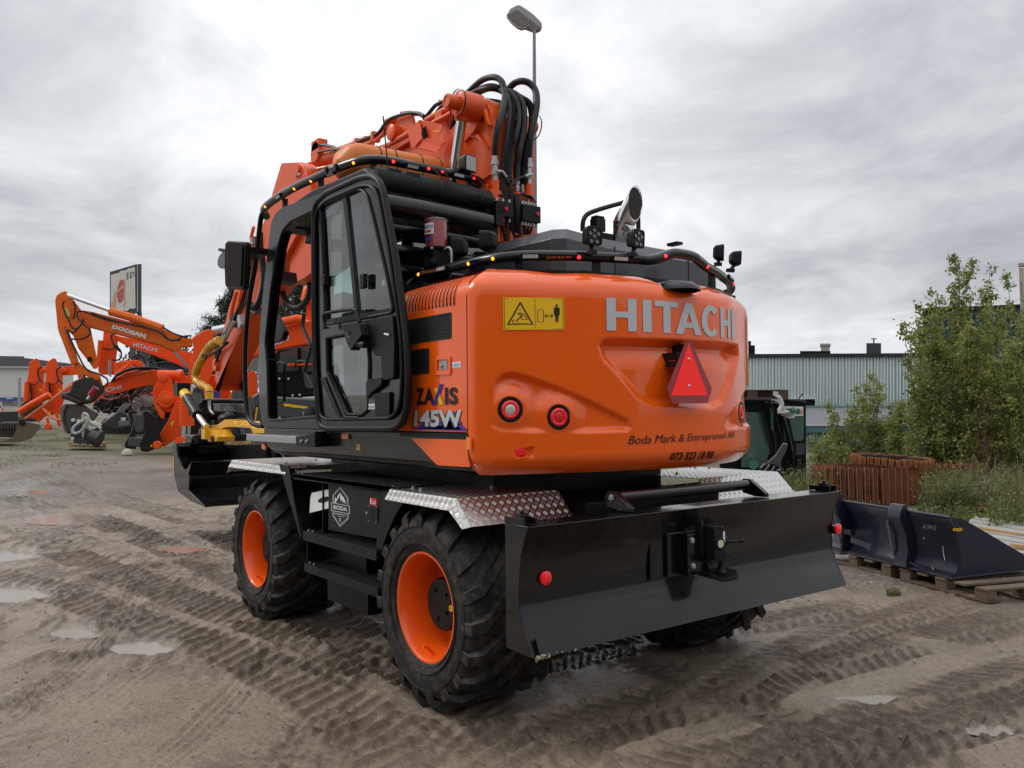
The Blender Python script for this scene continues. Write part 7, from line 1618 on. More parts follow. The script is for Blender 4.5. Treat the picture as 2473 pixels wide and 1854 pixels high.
b=MB(); rr=random.Random(21)
for k in range(60): q=K1('L',(1050+rr.random()*150,1150+rr.random()*90),d=33+rr.random()); s=.1+.18*rr.random(); b.ob(q,(s*2,s,s*.7),(rr.random()*3,rr.random()*3,rr.random()*3))
for k in range(8): x=1060+rr.random()*110; y=1160+rr.random()*40; strip(b,'L',[(x+22*math.cos(a),y+12*math.sin(a)) for a in [j*.9 for j in range(8)]],32.8,.035,3,5)
b.build('scrap_pieces',mat('grey_scrap',(.16,.13,.11),.6,var=.6,vs=3),t)
# dark row of machine roofs at the far end of the yard
t=thing_at('covered_machine','dark low machine under a black cover far behind the orange booms','machine','L',(1250,1000),50)
b=MB(); slab(b,'L',[(1130,905),(1160,880),(1250,870),(1350,880),(1420,905),(1470,920),(1470,1010),(1130,1010)],50,3); q=K1('L',(1300,1010),d=51); b.box((q.x-2,q.y-1,gz(q.x,q.y)),(q.x+2,q.y+1,q.z)); b.build('cover',mat('dark_cover',(.03,.034,.04),.5,var=.3,vs=.6),t,bev=.15)
b=MB(); strip(b,'L',[(1135,900),(1180,878),(1300,872),(1420,900)],49.7,.06); strip(b,'L',[(1200,885),(1300,880),(1400,915)],49.7,.05); b.build('grab_rail',BM,t,smooth=50)
# ---------------------------------------------------------------- machines seen through the cab
d=19
t=thing_at('cab_side_excavator','orange excavator seen through the open cab doorway, dark glass cab and boom lettered HITACHI','excavator','F3',(1000,1250),d,'excavators parked in the row')
b=MB(); slab(b,'F3',[(640,900),(740,830),(840,760),(900,735),(1000,710),(1060,700),(1120,680),(1120,870),(1060,860),(900,890),(830,905),(740,930),(640,980)],d,.4); b.build('boom',OF,t,bev=.03)
b=MB(); strip(b,'F3',[(890,705),(1000,680),(1060,690)],d-.1,.10,0); strip(b,'F3',[(1080,560),(1100,480),(1120,470)],d+.2,.2,0); slab(b,'F3',[(1065,560),(1085,490),(1125,480),(1125,760),(1090,740),(1065,660)],d+.3,.4); b.build('boom_cylinder',OF,t,smooth=50)
lettering(t,'HITACHI','F3',[(770,905),(940,832),(942,800),(770,868)],d-.02,SV,.04)
b=MB(); slab(b,'F3',[(860,900),(1120,870),(1130,880),(1130,1230),(800,1240),(790,1000)],d+1.2,1.2); b.build('cab',BM,t,bev=.06)
b=MB(); slab(b,'F3',[(880,920),(1000,890),(1010,1050),(860,1060)],d+1.15,.03); slab(b,'F3',[(1030,890),(1120,870),(1120,1060),(1030,1050)],d+1.15,.03); slab(b,'F3',[(1040,1080),(1110,1080),(1110,1180),(1060,1170)],d+1.15,.03); b.build('cab_window',mat('cab_glass_green',(.06,.09,.085),.08,coat=1),t)
b=MB(); slab(b,'F3',[(640,940),(720,900),(720,1050),(650,1050)],d+1.5,.1); slab(b,'F3',[(1045,400),(1110,360),(1110,460),(1045,470)],d+2,.3); b.build('grey_glass',mat('grey_green_panel',(.16,.21,.20),.2),t)
b=MB(); slab(b,'F3',[(600,1075),(690,1050),(715,1080),(720,1240),(600,1250)],d+.8,.8); slab(b,'F3',[(930,1000),(1115,1000),(1115,1010),(930,1020)],d+1.0,.1); b.build('red_orange_body',OF,t,bev=.03)
b=MB()
for x,y in((930,1100),(960,1220),(1010,1215),(865,1100)): slab(b,'F3',[(x,y),(x+14,y),(x+14,y+14),(x,y+14)],d+1.1,.03)
b.build('white_detail',WH,t)
q=K1('F3',(900,1470),d=d+2); b=MB(); b.box((q.x-1.2,q.y-1.2,gz(q.x,q.y)),(q.x+1.2,q.y+1.2,K1('F3',(900,1240),d=d).z)); b.build('undercarriage',BM,t)
d=16.5
t=thing_at('grey_bucket','large dark grey bucket lettered engcon in yellow, seen through the open cab doorway','bucket','F3',(930,1420),d)
b=MB(); slab(b,'F3',[(670,1240),(720,1205),(800,1215),(860,1235),(1060,1245),(1150,1250),(1180,1400),(1180,1500),(700,1500),(690,1320)],d,1.0); b.build('shell',mat('slate_grey_paint',(.05,.058,.065),.4,coat=.2),t,bev=.05)
lettering(t,'engcon','F3',[(900,1310),(1085,1335),(1088,1308),(903,1283)],d-.02,YL,.06)
b=MB(); b.add(cam_plane('F3',[(800,1258),(838,1262),(842,1338),(804,1332)],d-.02),[(0,1,2,3)]); b.build('green_label',mat('fluorescent_green',(.20,.85,.12),.5),t)
b=MB(); slab(b,'F3',[(685,1400),(700,1300),(722,1300),(708,1410)],d-.3,.05); lb_=b.build('black_strip',BK,t)
lettering(t,'engcon','F3',[(690,1400),(702,1310),(718,1312),(706,1402)],d-.32,YL,.06)
# white banner panel behind the lower door window
q=K1('C3',(640,1300),y=1.11); d=(q-CAMP).dot(FW); t=thing('banner_panel','pale tilted sheet lettered NORDICF standing behind the lower window of the cab door','sheet',(q.x,q.y,1.56))
b=MB(); slab(b,'C3',[(530,1140),(560,1112),(690,1012),(745,998),(752,1180),(745,1335),(650,1370),(590,1400),(550,1300)],d,.006); b.build('panel',mat('pale_panel',(.80,.84,.80),.4),t)
lettering(t,'NORDIC','C3',[(578,1158),(682,1100),(680,1058),(576,1118)],d-.004,mat('dark_grey_print',(.03,.03,.03),.5),.03); lettering(t,'F','C3',[(683,1103),(702,1095),(700,1030),(681,1040)],d-.004,mat('pink_red_print',(.55,.05,.08),.5),.03,'red_letter')
# tiled grey workshop seen in the upper door window
t=thing_at('grey_workshop','grey corrugated workshop gable seen through the door window of the cab','building','C3',(640,900),60)
b=MB(); slab(b,'C3',[(517,745),(620,715),(760,760),(780,1080),(517,1080)],60,10); b.build('wall',mat('grey_cladding',(.20,.20,.195),.6,var=.15),t)
b=MB()
for x in range(520,775,12): slab(b,'C3',[(x,744),(x+3,744),(x+3,850),(x,850)],59.9,.2)
b.build('cladding_ribs',mat('grey_rib',(.13,.13,.13),.6),t)
b=MB()
for x0 in(575,635,720): slab(b,'C3',[(x0,950),(x0+32,948),(x0+32,1008),(x0,1008)],59.8,.1)
b.build('window',mat('blue_grey_window',(.05,.07,.10),.15),t)
# street lamp -----------------------------------------------------
dl=12.0
base=K1('S',(1286,560),d=dl); zt_=K1('T',(913,600),d=dl)
SLp=thing('street_lamp','tall grey street lamp with flat angled head behind the raised hoses','street lamp',(zt_.x-.02,zt_.y+.02,gz(zt_.x,zt_.y)))
b=MB(); b.tube([Vector((base.x,base.y,gz(base.x,base.y)-.05)),zt_],[.055,.022],14); b.build('pole',mat('lamp_pole_grey',(.22,.22,.235),.5,metal=.2),SLp,smooth=50)
b=MB(); lo=cam_plane('T',[(350,300),(575,190),(740,320),(860,410),(1060,550),(950,612),(880,600),(730,545),(650,560)],dl); up_=cam_plane('T',[(350,295),(440,160),(570,88),(630,88),(760,170),(880,260),(1060,430),(1065,545),(1050,580)],dl)
b.prism(cam_plane('T',[(350,295),(380,250),(430,160),(570,88),(630,88),(760,170),(890,265),(1000,370),(1065,440),(1068,520),(1050,575),(955,615),(880,600),(735,545),(650,560),(580,530),(470,440),(370,320)],dl),FH*.10); hd=b.build('lamp_head',mat('lamp_head_grey',(.33,.33,.32),.5),SLp,bev=.02)
b=MB(); b.prism(cam_plane('T',[(360,300),(575,195),(740,325),(850,415),(830,470),(735,540),(650,558),(480,430)],dl-.004),FH*-.02); b.build('lamp_glass',mat('lamp_glass_dull',(.13,.12,.10),.2,coat=.6),hd,bev=.006)
b=MB(); b.prism(cam_plane('T',[(850,415),(1040,560),(955,612),(880,600),(760,545)],dl-.004),FH*-.008); b.build('lamp_base_cover',mat('lamp_base_dark',(.16,.145,.135),.6),hd)
b=MB(); b.tube(cam_plane('T',[(370,330),(470,440),(590,530),(650,556),(735,545),(830,475)],dl-.02),.006,6,sm=3); b.build('glass_rim',mat('pale_rim',(.55,.54,.54),.4),hd,smooth=50)
# ================================================================ right side
def KP(c,p,o,n):
    r=ray(c,p); t=(o-CAMP).dot(n)/r.dot(n); return CAMP+r*t
# pale green factory
def corr_mat(name,col,sc,amp=.03):
    m=mat(name,col,.5,var=.06,vs=.3,dirt=.10,dcol=tuple(c*.6 for c in col)); nt=m.node_tree; N=nt.nodes; L=nt.links; p=N['Principled BSDF']
    tc=N.new('ShaderNodeTexCoord'); mp=N.new('ShaderNodeMapping'); mp.inputs['Rotation'].default_value=(0,0,-math.atan2(RH_.y,RH_.x)); L.new(tc.outputs['Object'],mp.inputs[0])
    w=N.new('ShaderNodeTexWave'); w.wave_type='BANDS'; w.bands_direction='X'; w.inputs['Scale'].default_value=sc; L.new(mp.outputs[0],w.inputs['Vector'])
    b=N.new('ShaderNodeBump'); b.inputs['Distance'].default_value=amp; b.inputs['Strength'].default_value=1; L.new(w.outputs['Fac'],b.inputs['Height']); L.new(b.outputs[0],p.inputs['Normal']); return m
FAC=thing('factory_building','long pale green corrugated factory with black roof edge behind the counterweight','building',K1('R',(400,960),d=60))
d=60
b=MB(); slab(b,'R',[(-900,495),(880,490),(1500,486),(1500,1000),(-900,1000)],d,20); 
b.build('corrugated_wall',corr_mat('pale_green_cladding',(.58,.66,.63),.62,.12),FAC)
# real ribs, one long run
b=MB()
x=100
while x<900:
    y0=497-.006*x; slab(b,'R',[(x,y0),(x+6.0,y0),(x+6.0,728),(x,728)],d-.10,.12); x+=14.5
b.build('wall_ribs',mat('pale_green_rib',(.64,.71,.69),.5),FAC)
b=MB(); slab(b,'R',[(-900,485),(560,477),(1500,472),(1500,489),(880,492),(-900,498)],d-.3,20.5); b.build('roof_edge',mat('black_roof_edge',(.02,.02,.022),.6),FAC)
b=MB(); slab(b,'R',[(645,430),(712,430),(712,478),(645,478)],d+4,3); b.build('chimney',mat('dark_grey_vent',(.05,.052,.055),.6),FAC)
b=MB(); q=K1('R',(679,430),d=d+4); b.cyl(q,q+Vector((0,0,.35)),.05); b.box(q+Vector((-.15,-.15,.3)),q+Vector((.15,.15,.36))); b.build('vent_cap',BM,FAC)
b=MB(); slab(b,'R',[(438,440),(478,440),(478,468),(438,468)],d+4,2); slab(b,'R',[(434,432),(482,432),(482,441),(434,441)],d+3.9,2.2); b.build('pale_vent',mat('pale_vent_grey',(.40,.38,.34),.6),FAC)
b=MB(); slab(b,'R',[(343,466),(482,466),(482,482),(343,482)],d+2,3); b.build('roof_hatch',BM,FAC)
b=MB(); slab(b,'R',[(100,440),(138,440),(138,486),(100,486)],d+3,3); slab(b,'R',[(105,420),(120,420),(120,440),(105,440)],d+3,1); b.build('dark_vent',BM,FAC)
b=MB(); slab(b,'R',[(300,684),(412,684),(412,712),(300,712)],d-.25,.2); b.build('window',mat('black_window',(.01,.01,.012),.1),FAC)
b=MB()
for p in ([(296,680),(418,680),(418,685),(296,685)],[(412,685),(418,685),(418,716),(412,716)]): slab(b,'R',p,d-.32,.2)
b.build('white_window_frame',WH,FAC)
# lower annex in front
d=50
AN=thing('factory_annex','low blue-green annex with grey sloping roof in front of the pale green factory','building',K1('R',(500,950),d=50))
b=MB(); slab(b,'R',[(-600,836),(1500,834),(1500,1010),(-600,1010)],d,8); b.build('teal_wall',mat('teal_cladding',(.22,.40,.42),.5,var=.05),AN)
b=MB(); x=120
while x<830: slab(b,'R',[(x,838),(x+5,838),(x+5,1000),(x,1000)],d-.08,.1); x+=15
b.build('wall_ribs',mat('teal_rib',(.27,.46,.47),.5),AN)
b=MB(); slab(b,'R',[(-600,808),(1500,806),(1500,836),(-600,838)],d-.4,.5); b.build('teal_fascia',mat('teal_fascia',(.09,.21,.25),.5),AN)
b=MB(); slab(b,'R',[(-600,800),(1500,800),(1500,806),(-600,808)],d-.45,.5); b.build('white_gutter',WH,AN)
A_=cam_plane('R',[(-600,801),(1500,799)],d-.4); B_=[K1('R',p,d=58) for p in((1500,722),(-600,722))]
b=MB(); b.prism([A_[0],A_[1],B_[0],B_[1]],(0,0,-.2)); b.build('grey_roof',mat('grey_roof_sheet',(.155,.16,.165),.6,var=.1),AN)
b=MB(); slab(b,'R',[(-600,714),(1500,716),(1500,726),(-600,726)],57.5,.4); b.build('ridge',mat('teal_ridge',(.14,.24,.25),.5),AN)
# dark teal tall building behind the trees
d=36
TW=thing('tall_building','tall dark teal building with black edge, half hidden behind the leafy saplings','building',K1('R',(1200,1000),d=36))
b=MB(); slab(b,'R',[(908,282),(1700,250),(1700,1000),(908,1000)],d,14); b.build('dark_teal_wall',mat('dark_teal_cladding',(.040,.085,.080),.5,var=.1,vs=.5),TW)
b=MB(); slab(b,'R',[(900,272),(1700,238),(1700,252),(922,286),(922,1000),(902,1000)],d-.2,.5); b.build('black_edge',BM,TW)
b=MB()
for x in range(930,1650,26): slab(b,'R',[(x,300),(x+3,300),(x+3,1000),(x,1000)],d-.06,.08)
b.build('cladding_ribs',mat('dark_teal_rib',(.03,.06,.057),.5),TW)
# timber post at the top right
PT=thing('timber_post','pale wooden post with a crosspiece rising behind the leaves at the right edge','post',K1('R',(1350,1050),d=19)); q=K1('R',(1350,90),d=19)
b=MB(); z0=PT.location.z; b.box((q.x-.035,q.y-.035,0),(q.x+.035,q.y+.035,q.z)); slab(b,'R',[(1336,66),(1366,64),(1366,78),(1336,80)],18.8,.2); b.build('wooden_bars',mat('pale_timber',(.40,.36,.28),.7),PT)
# ---------------------------------------------------------------- scrap cab with company sticker
d=15.3
GCG=mat('green_cab_glass',(.05,.105,.085),.06,coat=1,var=.5,vs=1.5)
q=K1('PB',(600,1530),d=d+.6); SC_=thing('scrap_cab','black machine cab standing on the ground, pallet on its roof and white sticker lettered PEAB','cab',(q.x,q.y,0))
b=MB(); slab(b,'PB',[(-250,385),(440,380),(560,400),(610,470),(650,600),(720,640),(800,950),(850,1250),(850,1640),(-250,1640)],d+.35,.9); b.build('cab_shell',BM,SC_,bev=.03)
b=MB(); slab(b,'PB',[(630,380),(960,378),(985,420),(988,1640),(850,1640),(850,1250),(790,900),(700,620),(640,560)],d+.3,.8); b.build('door',BT,SC_,bev=.02)
b=MB(); slab(b,'PB',[(735,600),(960,600),(950,940),(920,975),(815,975),(770,760)],d+.26,.02); slab(b,'PB',[(655,730),(690,740),(712,980),(672,975)],d+.26,.02); slab(b,'PB',[(470,500),(515,500),(525,560),(520,850),(490,800)],d+.2,.02); slab(b,'PB',[(60,555),(345,570),(380,700),(430,900),(478,1120),(400,1290),(300,1355),(60,1350)],d+.2,.02); b.build('window',GCG,SC_)
b=MB(); strip(b,'PB',[(455,385),(510,500),(570,650),(620,850),(660,1010)],d+.05,.022,4,8); strip(b,'PB',[(395,430),(560,440),(620,500),(680,700),(760,1000),(800,1250),(820,1450)],d+.15,.035,4,8); strip(b,'PB',[(350,560),(420,800),(480,1000),(560,1150)],d+.1,.035,4,8); strip(b,'PB',[(690,640),(770,900),(830,1250),(840,1460)],d+.22,.03,4,8); strip(b,'PB',[(520,840),(545,950),(560,1140)],d+.05,.03,3,8); b.build('rubber_seal',BK,SC_,smooth=50)
b=MB(); slab(b,'PB',[(840,1010),(965,1010),(965,1165),(845,1180)],d+.27,.02); slab(b,'PB',[(865,1235),(915,1238),(915,1270),(865,1270)],d+.24,.05); slab(b,'PB',[(980,770),(1010,775),(1005,815),(980,815)],d+.3,.1); b.build('door_panel',mat('dark_grey_panel',(.05,.052,.054),.6),SC_)
b=MB(); slab(b,'PB',[(655,475),(948,485),(948,617),(660,622)],d+.22,.01); sk=b.build('white_sticker',WH,SC_)
lettering(sk,'PEAB','PB',[(708,586),(905,586),(905,508),(708,508)],d+.20,mat('dark_green_print',(.02,.12,.06),.5),.06)
b=MB()
for k in range(4): slab(b,'PB',[(912,515+k*19),(936,515+k*19),(936,527+k*19),(912,527+k*19)],d+.20,.008)
b.build('orange_bars',mat('orange_red_print',(.75,.12,.04),.5),sk)
b=MB(); strip(b,'PB',[(875,380),(910,330),(940,295)],d+.3,.012,0,5); strip(b,'PB',[(790,455),(810,470),(795,520)],d+.2,.006,3,5); b.build('wire',BM,SC_)
b=MB(); slab(b,'PB',[(735,372),(980,378),(990,440),(900,420),(690,400),(640,410),(640,380)],d+.25,.5); b.build('roof_rim',mat('weathered_black',(.04,.042,.045),.7,bump=.02,bs=10),SC_,bev=.03)
gh=[(0,1.)]
q=K1('PB',(235,1310),d=d+.15); b=MB(); b.lathe(q,(-FH.x,-FH.y,0),[(0,.10),(.01,.10),(.01,0)],6); b.build('green_reflection_cap',mat('green_dull',(.05,.18,.11),.5),SC_)
q=K1('PB',(400,230),d=d+.2); PZ2=thing('roof_pallet','weathered grey wooden pallet lying on the roof of the black scrap cab','pallet',tuple(q))
WG=mat('weathered_wood',(.24,.20,.15),.8,var=.35,vs=5); WL_=mat('pale_weathered_wood',(.50,.48,.44),.8,var=.2,vs=5)
b=MB(); A_=K1('PB',(-200,245),d=d+.1); B_=K1('PB',(738,240),d=d+.1); v2=FH*.85
for k in range(5): o=FH*.19*k; b.prism([A_+o,B_+o,B_+o+FH*.14,A_+o+FH*.14],(0,0,.02))
b.build('top_boards',WL_,PZ2)
b=MB(); slab(b,'PB',[(-200,250),(735,245),(735,375),(-200,380)],d+.55,.05); slab(b,'PB',[(-200,352),(735,350),(730,378),(-200,384)],d+.1,.08)
for x0 in(150,590,-150): slab(b,'PB',[(x0,262),(x0+145,258),(x0+145,352),(x0,356)],d+.12,.1)
b.build('blocks',mat('dark_weathered_wood',(.085,.06,.045),.8,var=.4,vs=5),PZ2)
rr=random.Random(2)
b=MB(); P=cam_plane('PB',[(585,335),(610,360),(635,420),(640,480),(612,530),(618,575)],d-.05); b.tube(P,[.035,.05],8,sm=4)
def rag(u,v):
    a=K1('PB',(630+u*190,500+v*120+u*90+10*math.sin(u*9+v*4)),d=d-.02+.05*math.sin(u*7+v*6)); return a
b.grid(14,8,lambda u,v:rag(u,v*(1-u*.45)))
slab(b,'PB',[(515,262),(590,270),(588,330),(560,345),(515,320)],d-.02,.01)
tag(b.build('plastic_rag',mat('dirty_white_plastic',(.52,.52,.47),.5,var=.15,vs=9,bump=.004,bs=30),None,smooth=70),'torn dirty white plastic hanging over the corner of the scrap cab','plastic')
q=K1('PB',(520,1500),d=13.4); t=thing('plastic_shroud','black ribbed plastic shroud with raised grey neck standing before the scrap cab','shroud',(q.x,q.y,0))
b=MB(); slab(b,'PB',[(440,1280),(560,1170),(650,1015),(715,1012),(728,1040),(700,1130),(640,1240),(625,1350),(560,1310)],13.4,.35); b.build('neck',mat('grey_black_plastic',(.065,.068,.075),.5),t,bev=.03)
b=MB(); slab(b,'PB',[(320,1365),(380,1295),(470,1285),(560,1320),(640,1370),(665,1470),(680,1700),(300,1700)],13.45,.7); b.build('body',BT,t,bev=.05)
b=MB()
for p in ([(345,1360),(400,1300)],[(400,1400),(470,1310)],[(470,1440),(520,1370),(540,1330)],[(560,1400),(600,1370)],[(440,1288),(540,1300),(625,1355)]): strip(b,'PB',p,13.42,.014,0,6)
b.build('ribs',mat('rib_grey',(.12,.12,.13),.35),t)
q=K1('PB',(608,1392),d=13.4); b=MB(); b.lathe(q,-FH,[(0,.018),(.01,.01),(.01,0)],10); b.build('bolt',ZN,t)
# ---------------------------------------------------------------- rusty crawler tracks
RU=mat('rust',(.16,.065,.036),.75,var=.7,vs=7,dirt=.45,dcol=(.055,.030,.022),bump=.006,bs=30)
RU2=mat('bright_rust',(.34,.13,.05),.75,var=.35,vs=7,dirt=.35,dcol=(.10,.045,.028),bump=.006,bs=30)
def track_roll(name,label,c,rx,ry,hgt_,turns,pitch,seed,group,shrink=.16,tilt=None,m=RU):
    t=thing(name,label,'crawler track',tuple(c),group); rr=random.Random(seed); b=MB(); lk=MB(); gr=MB()
    X=RH_; Y=FH; a=0; end=turns*2*math.pi; k=0; rot=(tilt.to_matrix() if tilt else Matrix.Identity(3)); c=Vector(c)
    while a<end:
        s=1-shrink*a/(2*math.pi); px=rx*s*math.copysign(abs(math.cos(a))**.75,math.cos(a)); py=ry*s*math.copysign(abs(math.sin(a))**.75,math.sin(a))
        s2=1-shrink*(a+.02)/(2*math.pi); qx=rx*s2*math.copysign(abs(math.cos(a+.02))**.75,math.cos(a+.02)); qy=ry*s2*math.copysign(abs(math.sin(a+.02))**.75,math.sin(a+.02))
        tx,ty=qx-px,qy-py; L=math.hypot(tx,ty)+1e-9; tx/=L;ty/=L; T=X*tx+Y*ty; Nn=X*ty-Y*tx; P=X*px+Y*py; j=rr.uniform(-.014,.014)
        R_=Matrix((T,Nn,Vector((0,0,1)))).transposed()
        def ob(B,off,size): B.ob(c+rot@(P+T*off[0]+Nn*off[1]+Vector((0,0,hgt_/2+off[2]+j))),size,rot@R_)
        ob(b,(0,0,0),(pitch*.84,.012,hgt_)); ob(gr,(-pitch*.34,.028,.0),(.011,.05,hgt_*.995)); ob(b,(.0,.010,0),(.010,.02,hgt_)); ob(gr,(pitch*.36,.012,0),(.008,.020,hgt_))
        for zz in(-.11,.11): ob(lk,(0,-.045,zz*hgt_/.6),(pitch*.95,.07,.05))
        a+=pitch/(L/.02); k+=1
    b.build('track_shoes',m,t); gr.build('grouser_ridges',RU2,t); lk.build('chain_links',mat('dark_rust',(.06,.030,.022),.8,var=.4),t); return t
q=K1('R',(648,1195),d=14.0); q2=K1('R',(648,1120),d=14.8)
C1=K1('R',(648,1100),d=14.35); top=K1('R',(648,992),d=14.1).z
track_roll('crawler_track','large rusty crawler track coiled upright, nearest roll behind the dark blue bucket',(C1.x,C1.y,0.02),.90,.62,.0+top-.02,2.6,.115,1,'rusty crawler tracks')
C2=K1('R',(985,1090),d=16.2); top2=K1('R',(985,975),d=16.0).z
track_roll('crawler_track','second rusty crawler track roll, partly hidden behind the nearest one at its right',(C2.x,C2.y,0.02),.92,.6,top2-.02,2.2,.115,4,'rusty crawler tracks')
from mathutils import Euler
C3=K1('R',(757,952),d=14.2); 
track_roll('crawler_track','small rusty track ring lying flat and tilted on top of the coiled tracks',(C3.x,C3.y,C3.z-.10),.62,.36,.12,1.0,.10,6,'rusty crawler tracks',shrink=0,tilt=Euler((0,-.10,0)),m=RU2)
# ---------------------------------------------------------------- dark blue bucket on pallets
NVY=mat('dark_blue_paint',(.010,.014,.030),.36,coat=.25,var=.15,vs=3,dirt=.14,dcol=(.05,.05,.055))
ba=K1('NB',(150,1190),z=.14); bb=K1('NB',(1440,1505),z=.14); uu=(bb-ba).normalized(); vv=Vector((uu.y,-uu.x,0)); 
if vv.dot(Vector((-.27,-.96,0)))<0: vv=-vv
NBk=thing('wide_bucket','dark blue wide bucket lying on its side on pallets right of the dozer blade','bucket',(ba.x,ba.y,0))
def nb(u_,v_,z): return bb+uu*u_+vv*v_+Vector((0,0,z-.14))
Lb=(bb-ba).length+.10
pf=[(0,.135),(.045,.19),(.080,.28),(.075,.42),(.03,.56),(-.015,.665)]
b=MB(); n=len(pf); b.add([nb(-Lb*s,v_,z) for s in(0,1) for v_,z in pf],[(i,i+1,n+i+1,n+i) for i in range(n-1)]); b.build('back_plate',NVY,NBk,smooth=40,solid=.016)
b=MB(); b.prism([nb(0,-.012,.128),nb(0,.02,.128),nb(0,.02,.145),nb(0,-.012,.145)],-uu*Lb); b.tube([nb(.01,-.02,.667),nb(-Lb,-.02,.667)],.012,8); b.build('edge_bar',mat('worn_blue_edge',(.045,.052,.07),.4),NBk,bev=.002)
ep=[nb(0,v_,z) for v_,z in pf]+[KP('NB',p,bb,uu) for p in((1530,856),(1665,930),(2240,1268),(2250,1300),(2215,1425))]
b=MB(); b.prism(ep,-uu*.018); b.build('end_plate',NVY,NBk,bev=.002)
b=MB(); b.prism([KP('NB',p,bb+uu*.004,uu) for p in((1440,1508),(1440,1495),(2212,1412),(2212,1428))],uu*.01); b.build('bottom_edge',mat('worn_blue_edge',(.045,.052,.07),.4),NBk)
b=MB(); b.prism([nb(-.02,.0,.15),nb(-Lb,.0,.15),nb(-Lb,.86,.15),nb(-.02,.86,.15)],(0,0,.012)); b.build('floor_plate',NVY,NBk)
def rib(px0,px1,lean=0):
    # a thick plate standing off the back plate, between two photo columns
    q0=KP('NB',(px0,1000),nb(0,-.05,.4),vv); return (q0-bb).dot(uu)
for px,w,zt_ in((790,.17,.70),(215,.03,.72)):
    uc=rib(px,0); P=[(.0,.15),(.05,.2),(.075,.42),(.03,.56),(-.01,.64),(-.03,zt_+.02),(-.07,zt_+.02),(-.10,zt_-.03),(-.115,.6),(-.05,.45),(-.03,.30),(-.06,.145)]
    b=MB(); b.prism([nb(uc,v_,z) for v_,z in P],uu*w); b.build('rib_plate',NVY,NBk,bev=.004)
    b=MB(); b.prism([nb(uc-.012,-.115,.56),nb(uc-.012,-.10,.56),nb(uc-.012,-.03,.22),nb(uc-.012,-.05,.22)],uu*.022); b.build('worn_strip',mat('worn_blue_grey',(.10,.11,.13),.4),NBk)
b=MB(); b.tube([nb(rib(930,0)+.05,-.055,.20),nb(rib(1100,0),-.01,.135)],.012,6); b.ob(nb(rib(300,0),-.03,.36),(.12,.05,.05),(0,0,math.atan2(uu.y,uu.x))); b.build('gusset',NVY,NBk)
Flat().text('417912',(0,0,1,1),.0).build('chalk_number',mat('chalk',(.16,.16,.17),.8),NBk,quadmap(*[KP('NB',p,nb(0,-.0,.5),vv)-vv*.02 for p in((1135,975),(1280,985),(1280,935),(1135,925))]))
eq=[KP('NB',p,bb+uu*.004,uu) for p in((1440,1005),(1548,1005),(1548,952),(1440,952))]
fl=Flat(); fl.poly([(.0,.3),(.08,.2),(.65,.2),(.65,.05),(1,.5),(.7,.95),(.68,.75),(.08,.75),(0,.62)]); ar=fl.build('yellow_arrow_sticker',YL,NBk,quadmap(*eq)); Flat().text('engcon',(.10,.36,.82,.62),.02).build('print',KD,ar,quadmap(*[p+uu*.002 for p in eq]))
b=MB()
for pts in ([(1358,1155),(1366,1160),(1372,1240),(1388,1310),(1380,1310),(1364,1240)],[(1148,1060),(1160,1062),(1158,1080),(1150,1080)],[(1240,1380),(1250,1380),(1262,1412),(1252,1415)],[(1128,838),(1190,832),(1165,845),(1140,852)]):
    P=[KP('NB',p,nb(-.01,.035 if p[1]<1300 else .02,.3),vv)-vv*.03 for p in pts]; b.add(P,[tuple(range(len(P)))])
b.build('paint_scratch',mat('bare_scratch',(.35,.35,.36),.5),NBk)
# pallets under the bucket
for k,(s0,s1,lab) in enumerate(((-Lb-.12,-Lb+.98,'weathered pallet under the left half of the dark blue bucket'),(-.62,.38,'weathered pallet under the right half of the dark blue bucket'))):
    P=nb((s0+s1)/2,.3,0); PL_=thing('wooden_pallet',lab,'pallet',(P.x,P.y,0)); b=MB()
    ang=math.atan2(uu.y,uu.x)
    for v_ in(.03,.42,.80):
        b.ob(nb((s0+s1)/2,v_,.018),(s1-s0,.10,.022),(0,0,ang))
        for s in(.06,.5,.94): b.ob(nb(s0+(s1-s0)*s,v_,.066),(.13,.10,.074),(0,0,ang))
    for s in(.05,.28,.5,.72,.95): b.ob(nb(s0+(s1-s0)*s,.42,.112),(.12,.9,.02),(0,0,ang))
    b.build('boards_and_blocks',mat('dirty_pallet_wood',(.13,.095,.065),.85,var=.4,vs=6),PL_,bev=.003)
